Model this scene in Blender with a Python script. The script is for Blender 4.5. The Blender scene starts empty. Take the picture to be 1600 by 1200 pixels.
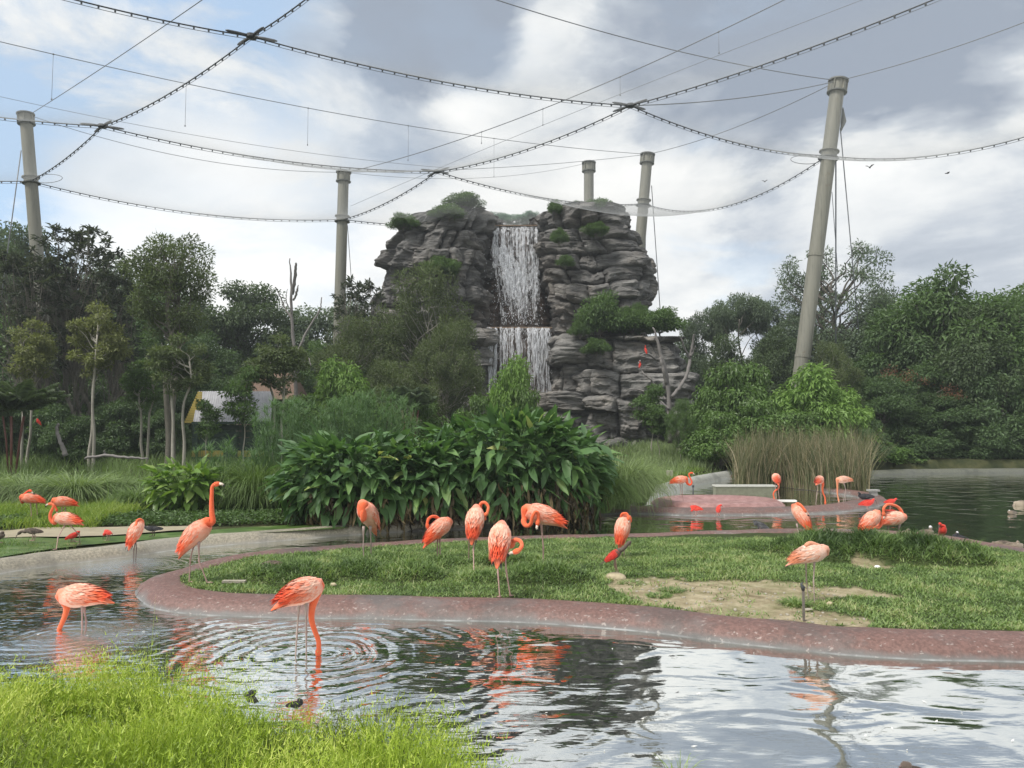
import bpy, math, random
import numpy as np
from mathutils import Vector, Matrix
S = bpy.context.scene
PI = math.pi
rad = math.radians
# ---------------------------------------------------------------- camera, sky, sun, exposure
CAM_H = 2.2
FPX = 1155.0
PITCH = math.atan(67 / FPX)
cam_data = bpy.data.cameras.new('camera')
cam_data.sensor_width = 36.0
cam_data.lens = FPX / 1600 * 36.0
cam_data.clip_start = 0.05
cam_data.clip_end = 4000
cam = bpy.data.objects.new('camera', cam_data)
S.collection.objects.link(cam)
cam.location = (0, 0, CAM_H)
cam.rotation_euler = (PI / 2 + PITCH, 0, 0)
S.camera = cam

SUN_EL, SUN_AZ = rad(56), rad(-125)          # azimuth measured from +Y towards +X
sun_dir = Vector((math.sin(SUN_AZ) * math.cos(SUN_EL), math.cos(SUN_AZ) * math.cos(SUN_EL), math.sin(SUN_EL)))
sd = bpy.data.lights.new('sun', 'SUN')
sd.energy = 2.7
sd.angle = rad(14)
sd.color = (1.0, 0.96, 0.9)
sun = bpy.data.objects.new('sun', sd)
S.collection.objects.link(sun)
sun.rotation_euler = sun_dir.to_track_quat('Z', 'Y').to_euler()

S.view_settings.view_transform = 'Standard'
S.view_settings.look = 'None'
S.view_settings.exposure = 0.6
S.view_settings.gamma = 1
S.view_settings.use_curve_mapping = False
S.cycles.max_bounces = 8
S.cycles.diffuse_bounces = 3
S.cycles.glossy_bounces = 4
S.cycles.transmission_bounces = 4
S.cycles.transparent_max_bounces = 24
S.cycles.use_fast_gi = False


def ray(px, py):
    x = (px - 800) / FPX
    y = -(py - 600) / FPX
    c, s = math.cos(PITCH), math.sin(PITCH)
    return Vector((x, c - y * s, s + y * c))


def P(px, py, d):
    r = ray(px, py)
    t = d / r.y
    return Vector((r.x * t, d, CAM_H + r.z * t))


def G(px, py, z=0.0):
    r = ray(px, py)
    t = (z - CAM_H) / r.z
    return Vector((r.x * t, r.y * t, z))


class NT:
    """tiny wrapper that makes node trees short to write"""
    def __init__(self, tree):
        self.t = tree
        self.n = tree.nodes
        self.n.clear()

    def add(self, kind, ins=None, **props):
        nd = self.n.new(kind)
        for k, v in props.items():
            setattr(nd, k, v)
        for k, v in (ins or {}).items():
            self.put(nd.inputs[k], v)
        return nd

    def put(self, sock, v):
        if isinstance(v, bpy.types.NodeSocket):
            self.t.links.new(v, sock)
        elif isinstance(v, bpy.types.Node):
            self.t.links.new(v.outputs[0], sock)
        else:
            if hasattr(sock, 'default_value'):
                dv = sock.default_value
                if hasattr(dv, '__len__') and hasattr(v, '__len__') and len(dv) == 4 and len(v) == 3:
                    v = tuple(v) + (1,)
                sock.default_value = v

    def math(self, op, a, b=0.0, clamp=False):
        nd = self.n.new('ShaderNodeMath')
        nd.operation = op
        nd.use_clamp = clamp
        self.put(nd.inputs[0], a)
        self.put(nd.inputs[1], b)
        return nd.outputs[0]

    def noise(self, vec, scale, detail=3, rough=0.55, dist=0.0):
        return self.add('ShaderNodeTexNoise', {'Vector': vec, 'Scale': scale, 'Detail': detail, 'Roughness': rough, 'Distortion': dist}).outputs[0]

    def ramp(self, fac, stops):
        nd = self.n.new('ShaderNodeValToRGB')
        el = nd.color_ramp.elements
        while len(el) < len(stops):
            el.new(0.5)
        for e, (p, c) in zip(el, stops):
            e.position = p
            e.color = tuple(c) + (1,) if len(c) == 3 else c
        self.put(nd.inputs[0], fac)
        return nd.outputs[0]

    def mix(self, fac, a, b, mode='MIX'):
        nd = self.n.new('ShaderNodeMix')
        nd.data_type = 'RGBA'
        nd.blend_type = mode
        self.put(nd.inputs[0], fac)
        self.put(nd.inputs[6], a)
        self.put(nd.inputs[7], b)
        return nd.outputs[2]

    def sstep(self, x, lo, hi):
        nd = self.n.new('ShaderNodeMapRange')
        nd.interpolation_type = 'SMOOTHSTEP'
        self.put(nd.inputs[0], x)
        nd.inputs[1].default_value = lo
        nd.inputs[2].default_value = hi
        return nd.outputs[0]

    def scale(self, vec, s):
        return self.add('ShaderNodeVectorMath', {0: vec, 1: s}, operation='MULTIPLY').outputs[0]


# ---- the sky: Nishita behind a broken deck of cloud
W = bpy.data.worlds.new('World')
S.world = W
W.use_nodes = True
w = NT(W.node_tree)
sky = w.add('ShaderNodeTexSky', sky_type='NISHITA', sun_disc=False, sun_elevation=SUN_EL, sun_rotation=SUN_AZ)
geo = w.add('ShaderNodeTexCoord')
dirv = geo.outputs['Generated']
sep = w.add('ShaderNodeSeparateXYZ', {0: dirv})
zc = w.math('ADD', w.math('MAXIMUM', sep.outputs[2], 0.0), 0.16)
pp = w.add('ShaderNodeCombineXYZ', {0: w.math('DIVIDE', sep.outputs[0], zc), 1: w.math('DIVIDE', sep.outputs[1], zc), 2: 3.7})
n1 = w.noise(pp, 0.9, 8, 0.56, 0.35)
pp2 = w.add('ShaderNodeVectorMath', {0: pp, 1: (5.3, -2.2, 1.1)}, operation='ADD')
n2 = w.noise(pp2, 1.7, 7, 0.55, 0.2)
n3 = w.noise(w.scale(dirv, (1, 1, 2.4)), 3.2, 8, 0.6, 0.3)


def lobe(px, py, w_, gain):
    """a broad mass of cloud around one direction"""
    d = ray(px, py).normalized()
    dt = w.add('ShaderNodeVectorMath', {0: dirv, 1: tuple(d)}, operation='DOT_PRODUCT').outputs[1]
    c0 = math.cos(w_)
    return w.math('MULTIPLY', w.sstep(w.math('ADD', dt, w.math('MULTIPLY', w.math('SUBTRACT', w.math('ADD', w.math('MULTIPLY', n1, .5), w.math('MULTIPLY', n3, .5)), .5), 2.3 * (1 - c0))), c0, 1.0 - .25 * (1 - c0)), gain)


dark = None
for a in ((690, 10, .125, .36), (1170, 40, .22, .22), (1420, -20, .22, .22), (560, 250, .12, .06), (1400, 420, .25, .05), (150, 60, .2, .05), (900, -250, .4, .12), (1450, 430, .3, .06),
          (620, 230, .10, .04)):
    l_ = lobe(*a)
    dark = l_ if dark is None else w.math('ADD', dark, l_)
lite = None
for a in ((780, 210, .30, .07), (300, 390, .22, .09), (1500, 200, .26, .08), (420, 90, .2, .02)):
    l_ = lobe(*a)
    lite = l_ if lite is None else w.math('ADD', lite, l_)
shade = w.math('SUBTRACT', w.math('ADD', w.math('ADD', w.math('MULTIPLY', w.math('SUBTRACT', w.math('ADD', w.math('MULTIPLY', n1, .5), w.math('MULTIPLY', n3, .5)), .5), 1.5), .5), dark), lite)
ccol = w.ramp(shade, [(.32, (.97, .97, .95)), (.43, (.87, .88, .875)), (.53, (.745, .77, .785)), (.63, (.53, .575, .635)), (.80, (.31, .36, .44))])
blue = w.math('ADD', w.math('MULTIPLY', w.sstep(n2, .54, .68), .32),
              w.math('MULTIPLY', w.math('MULTIPLY', lobe(-40, 200, .50, 1.0), w.sstep(n3, .34, .52)), 1.1), clamp=True)
thin = w.math('MULTIPLY', blue, w.math('SUBTRACT', 1.0, w.sstep(lite, .02, .12)), clamp=True)
bluecol = w.mix(.55, w.scale(sky, (.18, .18, .18)), (.55, .70, .84))
cc = w.mix(thin, ccol, bluecol)
below = w.sstep(sep.outputs[2], -.02, .0)
cc = w.mix(below, (.10, .11, .10), cc)
bg = w.add('ShaderNodeBackground', {0: w.scale(cc, (7.7, 7.7, 7.7)), 1: 0.1})
out = w.add('ShaderNodeOutputWorld', {0: bg})

# ---------------------------------------------------------------- helpers
COL = S.collection


def tag(o, label=None, cat=None, group=None, kind=None):
    if label:
        o['label'] = label
    if cat:
        o['category'] = cat
    if group:
        o['group'] = group
    if kind:
        o['kind'] = kind
    return o


def empty(name, loc, rz=0.0):
    o = bpy.data.objects.new(name, None)
    COL.objects.link(o)
    o.location = loc
    o.rotation_euler = (0, 0, rz)
    o.empty_display_size = .1
    return o


def mesh_np(name, V, F, smooth=True, tint=None, rnd=None):
    """V (n,3); F list of arrays (m,3) or (m,4)"""
    me = bpy.data.meshes.new(name)
    V = np.asarray(V, dtype=np.float32)
    if not isinstance(F, (list, tuple)):
        F = [F]
    F = [np.asarray(f, dtype=np.int32) for f in F if len(f)]
    me.vertices.add(len(V))
    me.vertices.foreach_set('co', V.ravel())
    nl = sum(f.size for f in F)
    me.loops.add(nl)
    me.loops.foreach_set('vertex_index', np.concatenate([f.ravel() for f in F]))
    npoly = sum(len(f) for f in F)
    me.polygons.add(npoly)
    tot = np.concatenate([np.full(len(f), f.shape[1], np.int32) for f in F])
    st = np.concatenate([[0], np.cumsum(tot)[:-1]]).astype(np.int32)
    me.polygons.foreach_set('loop_start', st)
    me.polygons.foreach_set('loop_total', tot)
    me.polygons.foreach_set('use_smooth', np.full(npoly, smooth, dtype=bool))
    if tint is not None:
        at = me.attributes.new('tint', 'FLOAT', 'POINT')
        at.data.foreach_set('value', np.asarray(tint, dtype=np.float32))
    me.update(calc_edges=True)
    return me


def link(name, me, mat=None, parent=None, loc=None, rz=None, scale=None):
    o = bpy.data.objects.new(name, me)
    COL.objects.link(o)
    if mat is not None and len(me.materials) == 0:
        me.materials.append(mat)
    if parent is not None:
        o.parent = parent
    if loc is not None:
        o.location = loc
    if rz is not None:
        o.rotation_euler = (0, 0, rz)
    if scale is not None:
        o.scale = scale if hasattr(scale, '__len__') else (scale,) * 3
    return o


class MB:
    """collects geometry for ONE object"""
    def __init__(self):
        self.V, self.Q, self.T, self.C, self.n = [], [], [], [], 0

    def put(self, V, Q=None, T=None, tint=0.5):
        V = np.asarray(V, dtype=np.float32)
        if Q is not None and len(Q):
            self.Q.append(np.asarray(Q) + self.n)
        if T is not None and len(T):
            self.T.append(np.asarray(T) + self.n)
        self.V.append(V)
        self.C.append(np.broadcast_to(np.asarray(tint, dtype=np.float32), (len(V),)))
        self.n += len(V)

    def box(self, c, s, rz=0.0, tint=0.5, M=None):
        hx, hy, hz = s[0] / 2, s[1] / 2, s[2] / 2
        v = np.array([(x, y, z) for z in (-hz, hz) for y in (-hy, hy) for x in (-hx, hx)])
        if M is not None:
            v = v @ np.array(M.to_3x3()).T
        elif rz:
            cr, sr = math.cos(rz), math.sin(rz)
            v = np.stack([v[:, 0] * cr - v[:, 1] * sr, v[:, 0] * sr + v[:, 1] * cr, v[:, 2]], 1)
        self.put(v + np.array(c), [(0, 2, 3, 1), (4, 5, 7, 6), (0, 1, 5, 4), (2, 6, 7, 3), (0, 4, 6, 2), (1, 3, 7, 5)], tint=tint)

    def tube(self, pts, r, n=8, cap=True, tint=0.5, rz=None):
        """sweep along pts; r scalar or list; rz optional second radii (height)"""
        pts = np.asarray([tuple(p) for p in pts], dtype=float)
        m = len(pts)
        r = np.broadcast_to(np.asarray(r, dtype=float), (m,))
        r2 = r if rz is None else np.broadcast_to(np.asarray(rz, dtype=float), (m,))
        tg = np.gradient(pts, axis=0)
        tg /= np.linalg.norm(tg, axis=1)[:, None] + 1e-9
        side = np.cross(tg[0], (0, 0, 1))
        if np.linalg.norm(side) < 1e-3:
            side = np.array((0, 1.0, 0))
        side /= np.linalg.norm(side)
        a = np.arange(n) / n * 2 * PI
        V = []
        for i in range(m):
            side = side - tg[i] * np.dot(side, tg[i])
            side /= np.linalg.norm(side) + 1e-9
            up = np.cross(side, tg[i])
            V.append(pts[i] + np.outer(np.cos(a) * r[i], side) + np.outer(np.sin(a) * r2[i], up))
        V = np.concatenate(V)
        i0 = np.arange(m - 1)[:, None] * n
        j = np.arange(n)[None]
        jn = (j + 1) % n
        Q = np.stack([i0 + j, i0 + jn, i0 + n + jn, i0 + n + j], -1).reshape(-1, 4)
        T = []
        if cap:
            V = np.concatenate([V, pts[:1], pts[-1:]])
            k = m * n
            T = [(k, (q + 1) % n, q) for q in range(n)] + [(k + 1, (m - 1) * n + q, (m - 1) * n + (q + 1) % n) for q in range(n)]
        tt = tint
        if hasattr(tint, '__len__'):
            tt = np.repeat(np.asarray(tint, dtype=float), n)
            if cap:
                tt = np.concatenate([tt, [tint[0], tint[-1]]])
        self.put(V, Q, T, tt)

    def build(self, name, mat, parent=None, smooth=True, **kw):
        me = self.mesh(name, smooth)
        return link(name, me, mat, parent, **kw)

    def mesh(self, name, smooth=True):
        F = []
        if self.Q:
            F.append(np.concatenate(self.Q))
        if self.T:
            F.append(np.concatenate(self.T))
        return mesh_np(name, np.concatenate(self.V), F, smooth, np.concatenate(self.C))


def catmull(pts, k=6):
    """resample control rows (any width) with Catmull-Rom"""
    p = np.asarray(pts, dtype=float)
    p = np.concatenate([[2 * p[0] - p[1]], p, [2 * p[-1] - p[-2]]])
    out_ = []
    for i in range(1, len(p) - 2):
        for t in np.arange(k) / k:
            a, b, c, d = p[i - 1], p[i], p[i + 1], p[i + 2]
            out_.append(.5 * ((2 * b) + (c - a) * t + (2 * a - 5 * b + 4 * c - d) * t * t + (-a + 3 * b - 3 * c + d) * t ** 3))
    out_.append(p[-2])
    return np.array(out_)


def _h(ix, iy, iz):
    ix, iy, iz = (np.asarray(q, dtype=np.int64) for q in (ix, iy, iz))
    h = (ix * 374761393 + iy * 668265263 + iz * 1274126177) & 0xffffffff
    h = ((h ^ (h >> 13)) * 1103515245) & 0xffffffff
    h = ((h ^ (h >> 16)) * 12345677) & 0xffffffff
    return ((h ^ (h >> 15)) & 0xffff) / 65535.0


def vnoise(x, y, z=0.0):
    x, y, z = np.broadcast_arrays(np.asarray(x, float), np.asarray(y, float), np.asarray(z, float))
    fx, fy, fz = np.floor(x), np.floor(y), np.floor(z)
    u, v, t = x - fx, y - fy, z - fz
    u, v, t = u * u * (3 - 2 * u), v * v * (3 - 2 * v), t * t * (3 - 2 * t)
    r = 0
    for i in (0, 1):
        for j in (0, 1):
            for k in (0, 1):
                r = r + _h(fx + i, fy + j, fz + k) * (u if i else 1 - u) * (v if j else 1 - v) * (t if k else 1 - t)
    return r


def fbm(x, y, z=0.0, o=4):
    s, a, tot = 0, 1.0, 0
    for i in range(o):
        s = s + a * vnoise(np.asarray(x) * 2 ** i + 17.3 * i, np.asarray(y) * 2 ** i, np.asarray(z) * 2 ** i + 5.1 * i)
        tot += a
        a *= .5
    return s / tot


# ---------------------------------------------------------------- materials
def mat(name):
    m = bpy.data.materials.new(name)
    m.use_nodes = True
    return m, NT(m.node_tree)


def finish(t, bsdf):
    t.add('ShaderNodeOutputMaterial', {0: bsdf})


def m_plain(name, col, rough=.6, var=.25, scale=8, bump=.0, metal=0.0, bscale=30, spec=.5):
    m, t = mat(name)
    tc = t.add('ShaderNodeTexCoord').outputs['Object']
    n = t.noise(tc, scale, 5, .6)
    c = t.mix(n, tuple(x * (1 - var) for x in col), tuple(min(1, x * (1 + var)) for x in col))
    ins = {'Base Color': c, 'Roughness': rough, 'Metallic': metal, 'Specular IOR Level': spec}
    if bump:
        ins['Normal'] = t.add('ShaderNodeBump', {'Height': t.noise(tc, bscale, 5, .65), 'Strength': bump, 'Distance': .02}).outputs[0]
    finish(t, t.add('ShaderNodeBsdfPrincipled', ins))
    return m


def m_leaf(name, stops, rough=.5, trans=.3, spec=.35, noise_amt=.25, nscale=1.3):
    """leaf colour from the per-leaf tint attribute, plus patches of older and younger leaves"""
    m, t = mat(name)
    at = t.add('ShaderNodeAttribute', attribute_name='tint').outputs['Fac']
    oi = t.add('ShaderNodeObjectInfo')
    tc = t.add('ShaderNodeNewGeometry').outputs['Position']
    n = t.noise(tc, nscale, 3, .6)
    f = t.math('ADD', at, t.math('MULTIPLY', t.math('SUBTRACT', n, .5), noise_amt * 2))
    f = t.math('ADD', f, t.math('MULTIPLY', t.math('SUBTRACT', oi.outputs['Random'], .5), .18), clamp=True)
    c = t.ramp(f, stops)
    b = t.add('ShaderNodeBsdfPrincipled', {'Base Color': c, 'Roughness': rough, 'Specular IOR Level': spec})
    tr = t.add('ShaderNodeBsdfTranslucent', {0: t.mix(1.0, c, (1.25, 1.35, .7), 'MULTIPLY')})
    finish(t, t.add('ShaderNodeMixShader', {0: trans, 1: b, 2: tr}))
    return m


def g3(r, g, b, lo=.45, mid=1.0, hi=1.9):
    c = (r * 2.3, g * 2.05, b * 1.9)
    return [(0.0, tuple(x * lo for x in c)), (.5, c), (1.0, (min(1, r * hi * 1.12), min(1, g * hi), min(1, b * hi * .8)))]


M = {}
M['leaf_dark'] = m_leaf('dark_evergreen_leaf', g3(.043, .070, .035))
M['leaf_mid'] = m_leaf('green_leaf', g3(.050, .092, .034))
M['leaf_deep'] = m_leaf('deep_green_leaf', g3(.046, .082, .038))
M['leaf_bright'] = m_leaf('bright_green_leaf', g3(.085, .155, .042), noise_amt=.2)
M['leaf_gloss'] = m_leaf('glossy_bush_leaf', g3(.060, .112, .034), rough=.42, noise_amt=.25)
M['leaf_olive'] = m_leaf('olive_leaf', g3(.058, .084, .040))
M['leaf_yellow'] = m_leaf('yellow_green_leaf', g3(.090, .112, .046))
M['leaf_black'] = m_leaf('rosette_leaf', g3(.034, .046, .036))
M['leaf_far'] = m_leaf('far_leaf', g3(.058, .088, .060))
M['leaf_red'] = m_leaf('red_new_leaf', [(0, (.09, .05, .03)), (.5, (.17, .075, .045)), (1, (.26, .14, .08))])
M['leaf_blue'] = m_leaf('blue_green_leaf', g3(.10, .17, .17))
M['blade'] = m_leaf('grass_blade', g3(.075, .125, .045), nscale=2.5)
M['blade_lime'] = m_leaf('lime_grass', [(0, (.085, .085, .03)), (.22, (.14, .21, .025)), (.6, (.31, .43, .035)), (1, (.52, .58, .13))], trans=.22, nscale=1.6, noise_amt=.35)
M['blade_lime_far'] = m_leaf('lime_grass_far', [(0, (.09, .15, .02)), (.5, (.17, .27, .035)), (1, (.30, .36, .08))], trans=.35, nscale=1.2)
M['blade_pale'] = m_leaf('pale_grass', g3(.105, .155, .075, .4, 1, 2.2), nscale=2.5)
M['turf'] = m_leaf('turf_blade', [(0, (.045, .085, .025)), (.4, (.14, .22, .07)), (.75, (.25, .35, .115)), (1, (.42, .43, .22))], trans=.3, nscale=3.0, noise_amt=.3)
M['reed'] = m_leaf('reed_blade', [(0, (.055, .08, .035)), (.35, (.11, .125, .055)), (.6, (.20, .175, .105)), (1, (.38, .32, .22))], trans=.25, nscale=2.2, noise_amt=.3)
M['papyrus'] = m_leaf('papyrus_leaf', g3(.055, .105, .050), nscale=2)
M['bigleaf'] = m_leaf('broad_leaf', [(0, (.040, .085, .036)), (.45, (.090, .175, .062)), (.8, (.16, .27, .09)), (1, (.38, .41, .15))], rough=.5, trans=.28, spec=.4, nscale=1.8, noise_amt=.18)
M['bigleaf_lite'] = m_leaf('young_broad_leaf', [(0, (.06, .11, .03)), (.5, (.15, .26, .05)), (1, (.33, .42, .13))], rough=.42, trans=.3, nscale=2)
M['deadleaf'] = m_leaf('dead_leaf', [(0, (.045, .035, .02)), (.5, (.13, .10, .055)), (1, (.30, .23, .12))], trans=.15)
M['cover'] = m_leaf('creeper_leaf', g3(.045, .085, .03), nscale=3)
M['bark'] = m_plain('grey_bark', (.17, .155, .125), .85, .4, 5, .6, bscale=20)
M['bark_pale'] = m_plain('pale_bark', (.32, .30, .25), .8, .35, 6, .5, bscale=16)
M['bark_dark'] = m_plain('dark_bark', (.08, .07, .055), .9, .4, 5, .6, bscale=20)
M['deadwood'] = m_plain('weathered_dead_wood', (.19, .175, .165), .8, .45, 3, .6, bscale=14)
M['cable'] = m_plain('steel_cable', (.045, .05, .055), .5, .2)
M['wire'] = m_plain('thin_wire', (.16, .17, .18), .5, .1)
M['white'] = m_plain('white_paint', (.75, .74, .70), .7, .1)
M['stone'] = m_plain('pale_stone', (.34, .31, .25), .9, .3, 12, .6)
# ================================================================ ground, pond, islands
def poly_sd(px, py, poly):
    """signed distance to polygon, negative inside"""
    poly = np.asarray(poly, float)
    d2 = np.full(px.shape, 1e18)
    ins = np.zeros(px.shape, bool)
    for a, b in zip(poly, np.roll(poly, -1, 0)):
        e = b - a
        wx, wy = px - a[0], py - a[1]
        t = np.clip((wx * e[0] + wy * e[1]) / (e @ e + 1e-12), 0, 1)
        d2 = np.minimum(d2, (wx - e[0] * t) ** 2 + (wy - e[1] * t) ** 2)
        c = ((a[1] <= py) & (b[1] > py)) | ((b[1] <= py) & (a[1] > py))
        with np.errstate(divide='ignore', invalid='ignore'):
            xi = a[0] + (py - a[1]) / (b[1] - a[1]) * e[0]
        ins ^= c & (px < xi)
    return np.where(ins, -1, 1) * np.sqrt(d2)


def gl(pts, z=0.0):
    return [tuple(G(x, y, z))[:2] for x, y in pts]


def smooth_line(pts, k=5):
    return catmull(np.array(pts), k)


left_shore = gl([(-420, 985), (-180, 932), (0, 897), (101, 882), (202, 870), (270, 860), (405, 848), (540, 837), (635, 831), (787, 823), (905, 809), (949, 796)])
near_shore = gl([(1000, 1330), (800, 1216), (600, 1176), (350, 1136), (100, 1100), (-300, 1075), (-700, 1040)])
pond = (left_shore + gl([(985, 783), (1013, 775), (1020, 778), (1060, 768), (1095, 758), (1150, 746), (1225, 752), (1300, 757), (1352, 762), (1350, 741), (1420, 739), (1600, 738.5), (1900, 738)])
        + [(60, 38), (60, 2), (25, 1), (10, 1.5), (4, 2.0), (1.5, 3.0)] + near_shore + [(-12, 7.0), (-14, 9)])
pond = np.array(pond)


def terrain_h(x, y):
    d = poly_sd(x, y, pond) - .28
    h = np.where(d < 0, -0.7 * np.clip(-d / .35, 0, 1), .13 * np.clip(d / .25, 0, 1))
    h = h + np.where(d > 0, .07 * np.clip((d - 1) / 3, 0, 1) + .06 * (fbm(x * .7, y * .7) - .5) * np.clip(d, 0, 1), 0)
    back = np.clip((y - 24) / 25, 0, 1) * (d > .5)
    h = h + back * .9
    near = (y < 7.5) & (d > 0)
    h = h + np.where(near, .12 * np.clip(d / .8, 0, 1), 0)
    far = np.clip((np.hypot(x, y) - 90) / 300, 0, 1)
    return h + far * 6 * fbm(x * .01, y * .01)


gx = np.concatenate([[-900, -500, -300, -180, -110, -80, -60], np.arange(-48, -24, 2.0), np.arange(-24, 30, .3), np.arange(30, 62, 2.0), [70, 90, 120, 180, 300, 500, 900]])
gy = np.concatenate([[-300, -100, -40, -15, -5], np.arange(-2, 42, .3), np.arange(42, 90, 3.0), [100, 130, 180, 260, 400, 700, 1400]])
X, Y = np.meshgrid(gx, gy)
Z = terrain_h(X, Y)


def grid_faces(nr, nc):
    i = np.arange(nr - 1)[:, None] * nc
    j = np.arange(nc - 1)[None]
    return np.stack([i + j, i + j + 1, i + nc + j + 1, i + nc + j], -1).reshape(-1, 4)


m_, t = mat('forest_soil')
pos = t.add('ShaderNodeNewGeometry').outputs['Position']
c = t.ramp(t.noise(pos, 1.5, 8, .65), [(.3, (.022, .030, .014)), (.5, (.045, .052, .022)), (.7, (.085, .085, .040))])
finish(t, t.add('ShaderNodeBsdfPrincipled', {'Base Color': c, 'Roughness': .95, 'Specular IOR Level': .15,
       'Normal': t.add('ShaderNodeBump', {'Height': t.noise(pos, 14, 6, .7), 'Strength': .8, 'Distance': .05})}))
M['soil'] = m_
ter = link('ground', mesh_np('ground', np.stack([X, Y, Z], -1).reshape(-1, 3), grid_faces(*X.shape)), M['soil'])
tag(ter, kind='structure')

# ---- water: a low mirror of sky and trees, ringed where the birds feed
m_, t = mat('pond_water')
pos = t.add('ShaderNodeNewGeometry').outputs['Position']


def rings(cx, cy, k, L, amp, r0=0.0, soft=.05):
    """height of circular ripples spreading from one point"""
    v = t.add('ShaderNodeVectorMath', {0: pos, 1: (cx, cy, 0)}, operation='SUBTRACT').outputs[0]
    wob = t.math('MULTIPLY', t.math('SUBTRACT', t.noise(pos, 1.3, 3, .55), .5), soft * 6)
    r = t.math('ADD', t.add('ShaderNodeVectorMath', {0: v}, operation='LENGTH').outputs[1], wob)
    s_ = t.math('SINE', t.math('MULTIPLY', r, k))
    e = t.math('EXPONENT', t.math('MULTIPLY', r, -1.0 / L))
    grow = t.sstep(r, r0, r0 + .15)
    brk = t.math('ADD', .25, t.math('MULTIPLY', t.sstep(t.noise(t.add('ShaderNodeVectorMath', {0: pos, 1: (cx * 3, 7, 0)}, operation='ADD').outputs[0], 1.5, 2, .5), .38, .62), 1.1))
    return t.math('MULTIPLY', t.math('MULTIPLY', t.math('MULTIPLY', t.math('MULTIPLY', s_, e), grow), brk), amp)


a1 = G(497, 1022)
a2 = G(93, 994)
a3 = G(205, 884)
a4 = G(470, 1042)
h = rings(a1.x, a1.y, 2 * PI / .19, 1.3, .0058)
h = t.math('ADD', h, rings(a1.x + .05, a1.y, 2 * PI / .075, .35, .0030))
h = t.math('ADD', h, rings(a4.x, a4.y, 2 * PI / .26, 1.0, .0022))
h = t.math('ADD', h, rings(a2.x, a2.y, 2 * PI / .15, .8, .0036))
h = t.math('ADD', h, rings(a3.x, a3.y, 2 * PI / .14, 1.0, .0035))
spl = t.math('MULTIPLY', t.noise(pos, 22, 3, .6), t.math('ADD', t.math('ADD',
      t.math('MULTIPLY', t.math('SUBTRACT', 1.0, t.sstep(t.add('ShaderNodeVectorMath', {0: pos, 1: (a3.x - .25, a3.y, 0)}, operation='DISTANCE').outputs[1], .1, 1.1)), .02),
      t.math('MULTIPLY', t.math('SUBTRACT', 1.0, t.sstep(t.add('ShaderNodeVectorMath', {0: pos, 1: (a2.x + .3, a2.y - .1, 0)}, operation='DISTANCE').outputs[1], .1, 1.2)), .012)), .0003))
h = t.math('ADD', h, spl)
# choppier on the left, calm and oily on the right
sx = t.add('ShaderNodeSeparateXYZ', {0: pos}).outputs
left = t.math('SUBTRACT', 1.0, t.sstep(sx[0], -2.0, 1.5))
nA = t.noise(t.scale(pos, (1.0, 2.6, 1)), 2.4, 3, .5, .3)
nB = t.noise(t.scale(pos, (1, 1.5, 1)), 1.0, 2, .5, .6)
nC = t.noise(t.scale(pos, (1.0, 3.0, 1)), 6.0, 2, .5)
h = t.math('ADD', h, t.math('MULTIPLY', nA, t.math('ADD', .0028, t.math('MULTIPLY', left, .009))))
h = t.math('ADD', h, t.math('MULTIPLY', nB, .034))
h = t.math('ADD', h, t.math('MULTIPLY', nC, t.math('ADD', .0006, t.math('MULTIPLY', left, .0028))))
bump = t.add('ShaderNodeBump', {'Height': h, 'Strength': 1.0, 'Distance': 1.0}).outputs[0]
deep = t.ramp(t.noise(pos, .6, 4, .6), [(.3, (.010, .018, .010)), (.7, (.022, .034, .018))])
dif = t.add('ShaderNodeBsdfDiffuse', {0: deep})
glo = t.add('ShaderNodeBsdfGlossy', {0: (.99, 1.0, .975), 'Roughness': .012, 'Normal': bump})
fr = t.add('ShaderNodeFresnel', {'IOR': 2.9, 'Normal': bump}).outputs[0]
fac = t.math('ADD', t.math('MULTIPLY', fr, .22), .80, clamp=True)
finish(t, t.add('ShaderNodeMixShader', {0: fac, 1: dif, 2: glo}))
M['water'] = m_
wx, wy = np.meshgrid(np.linspace(-30, 62, 40), np.linspace(-1, 46, 30))
wat = link('pond_water', mesh_np('pond_water', np.stack([wx, wy, wx * 0], -1).reshape(-1, 3), grid_faces(*wx.shape)), M['water'])
tag(wat, kind='structure')


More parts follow.
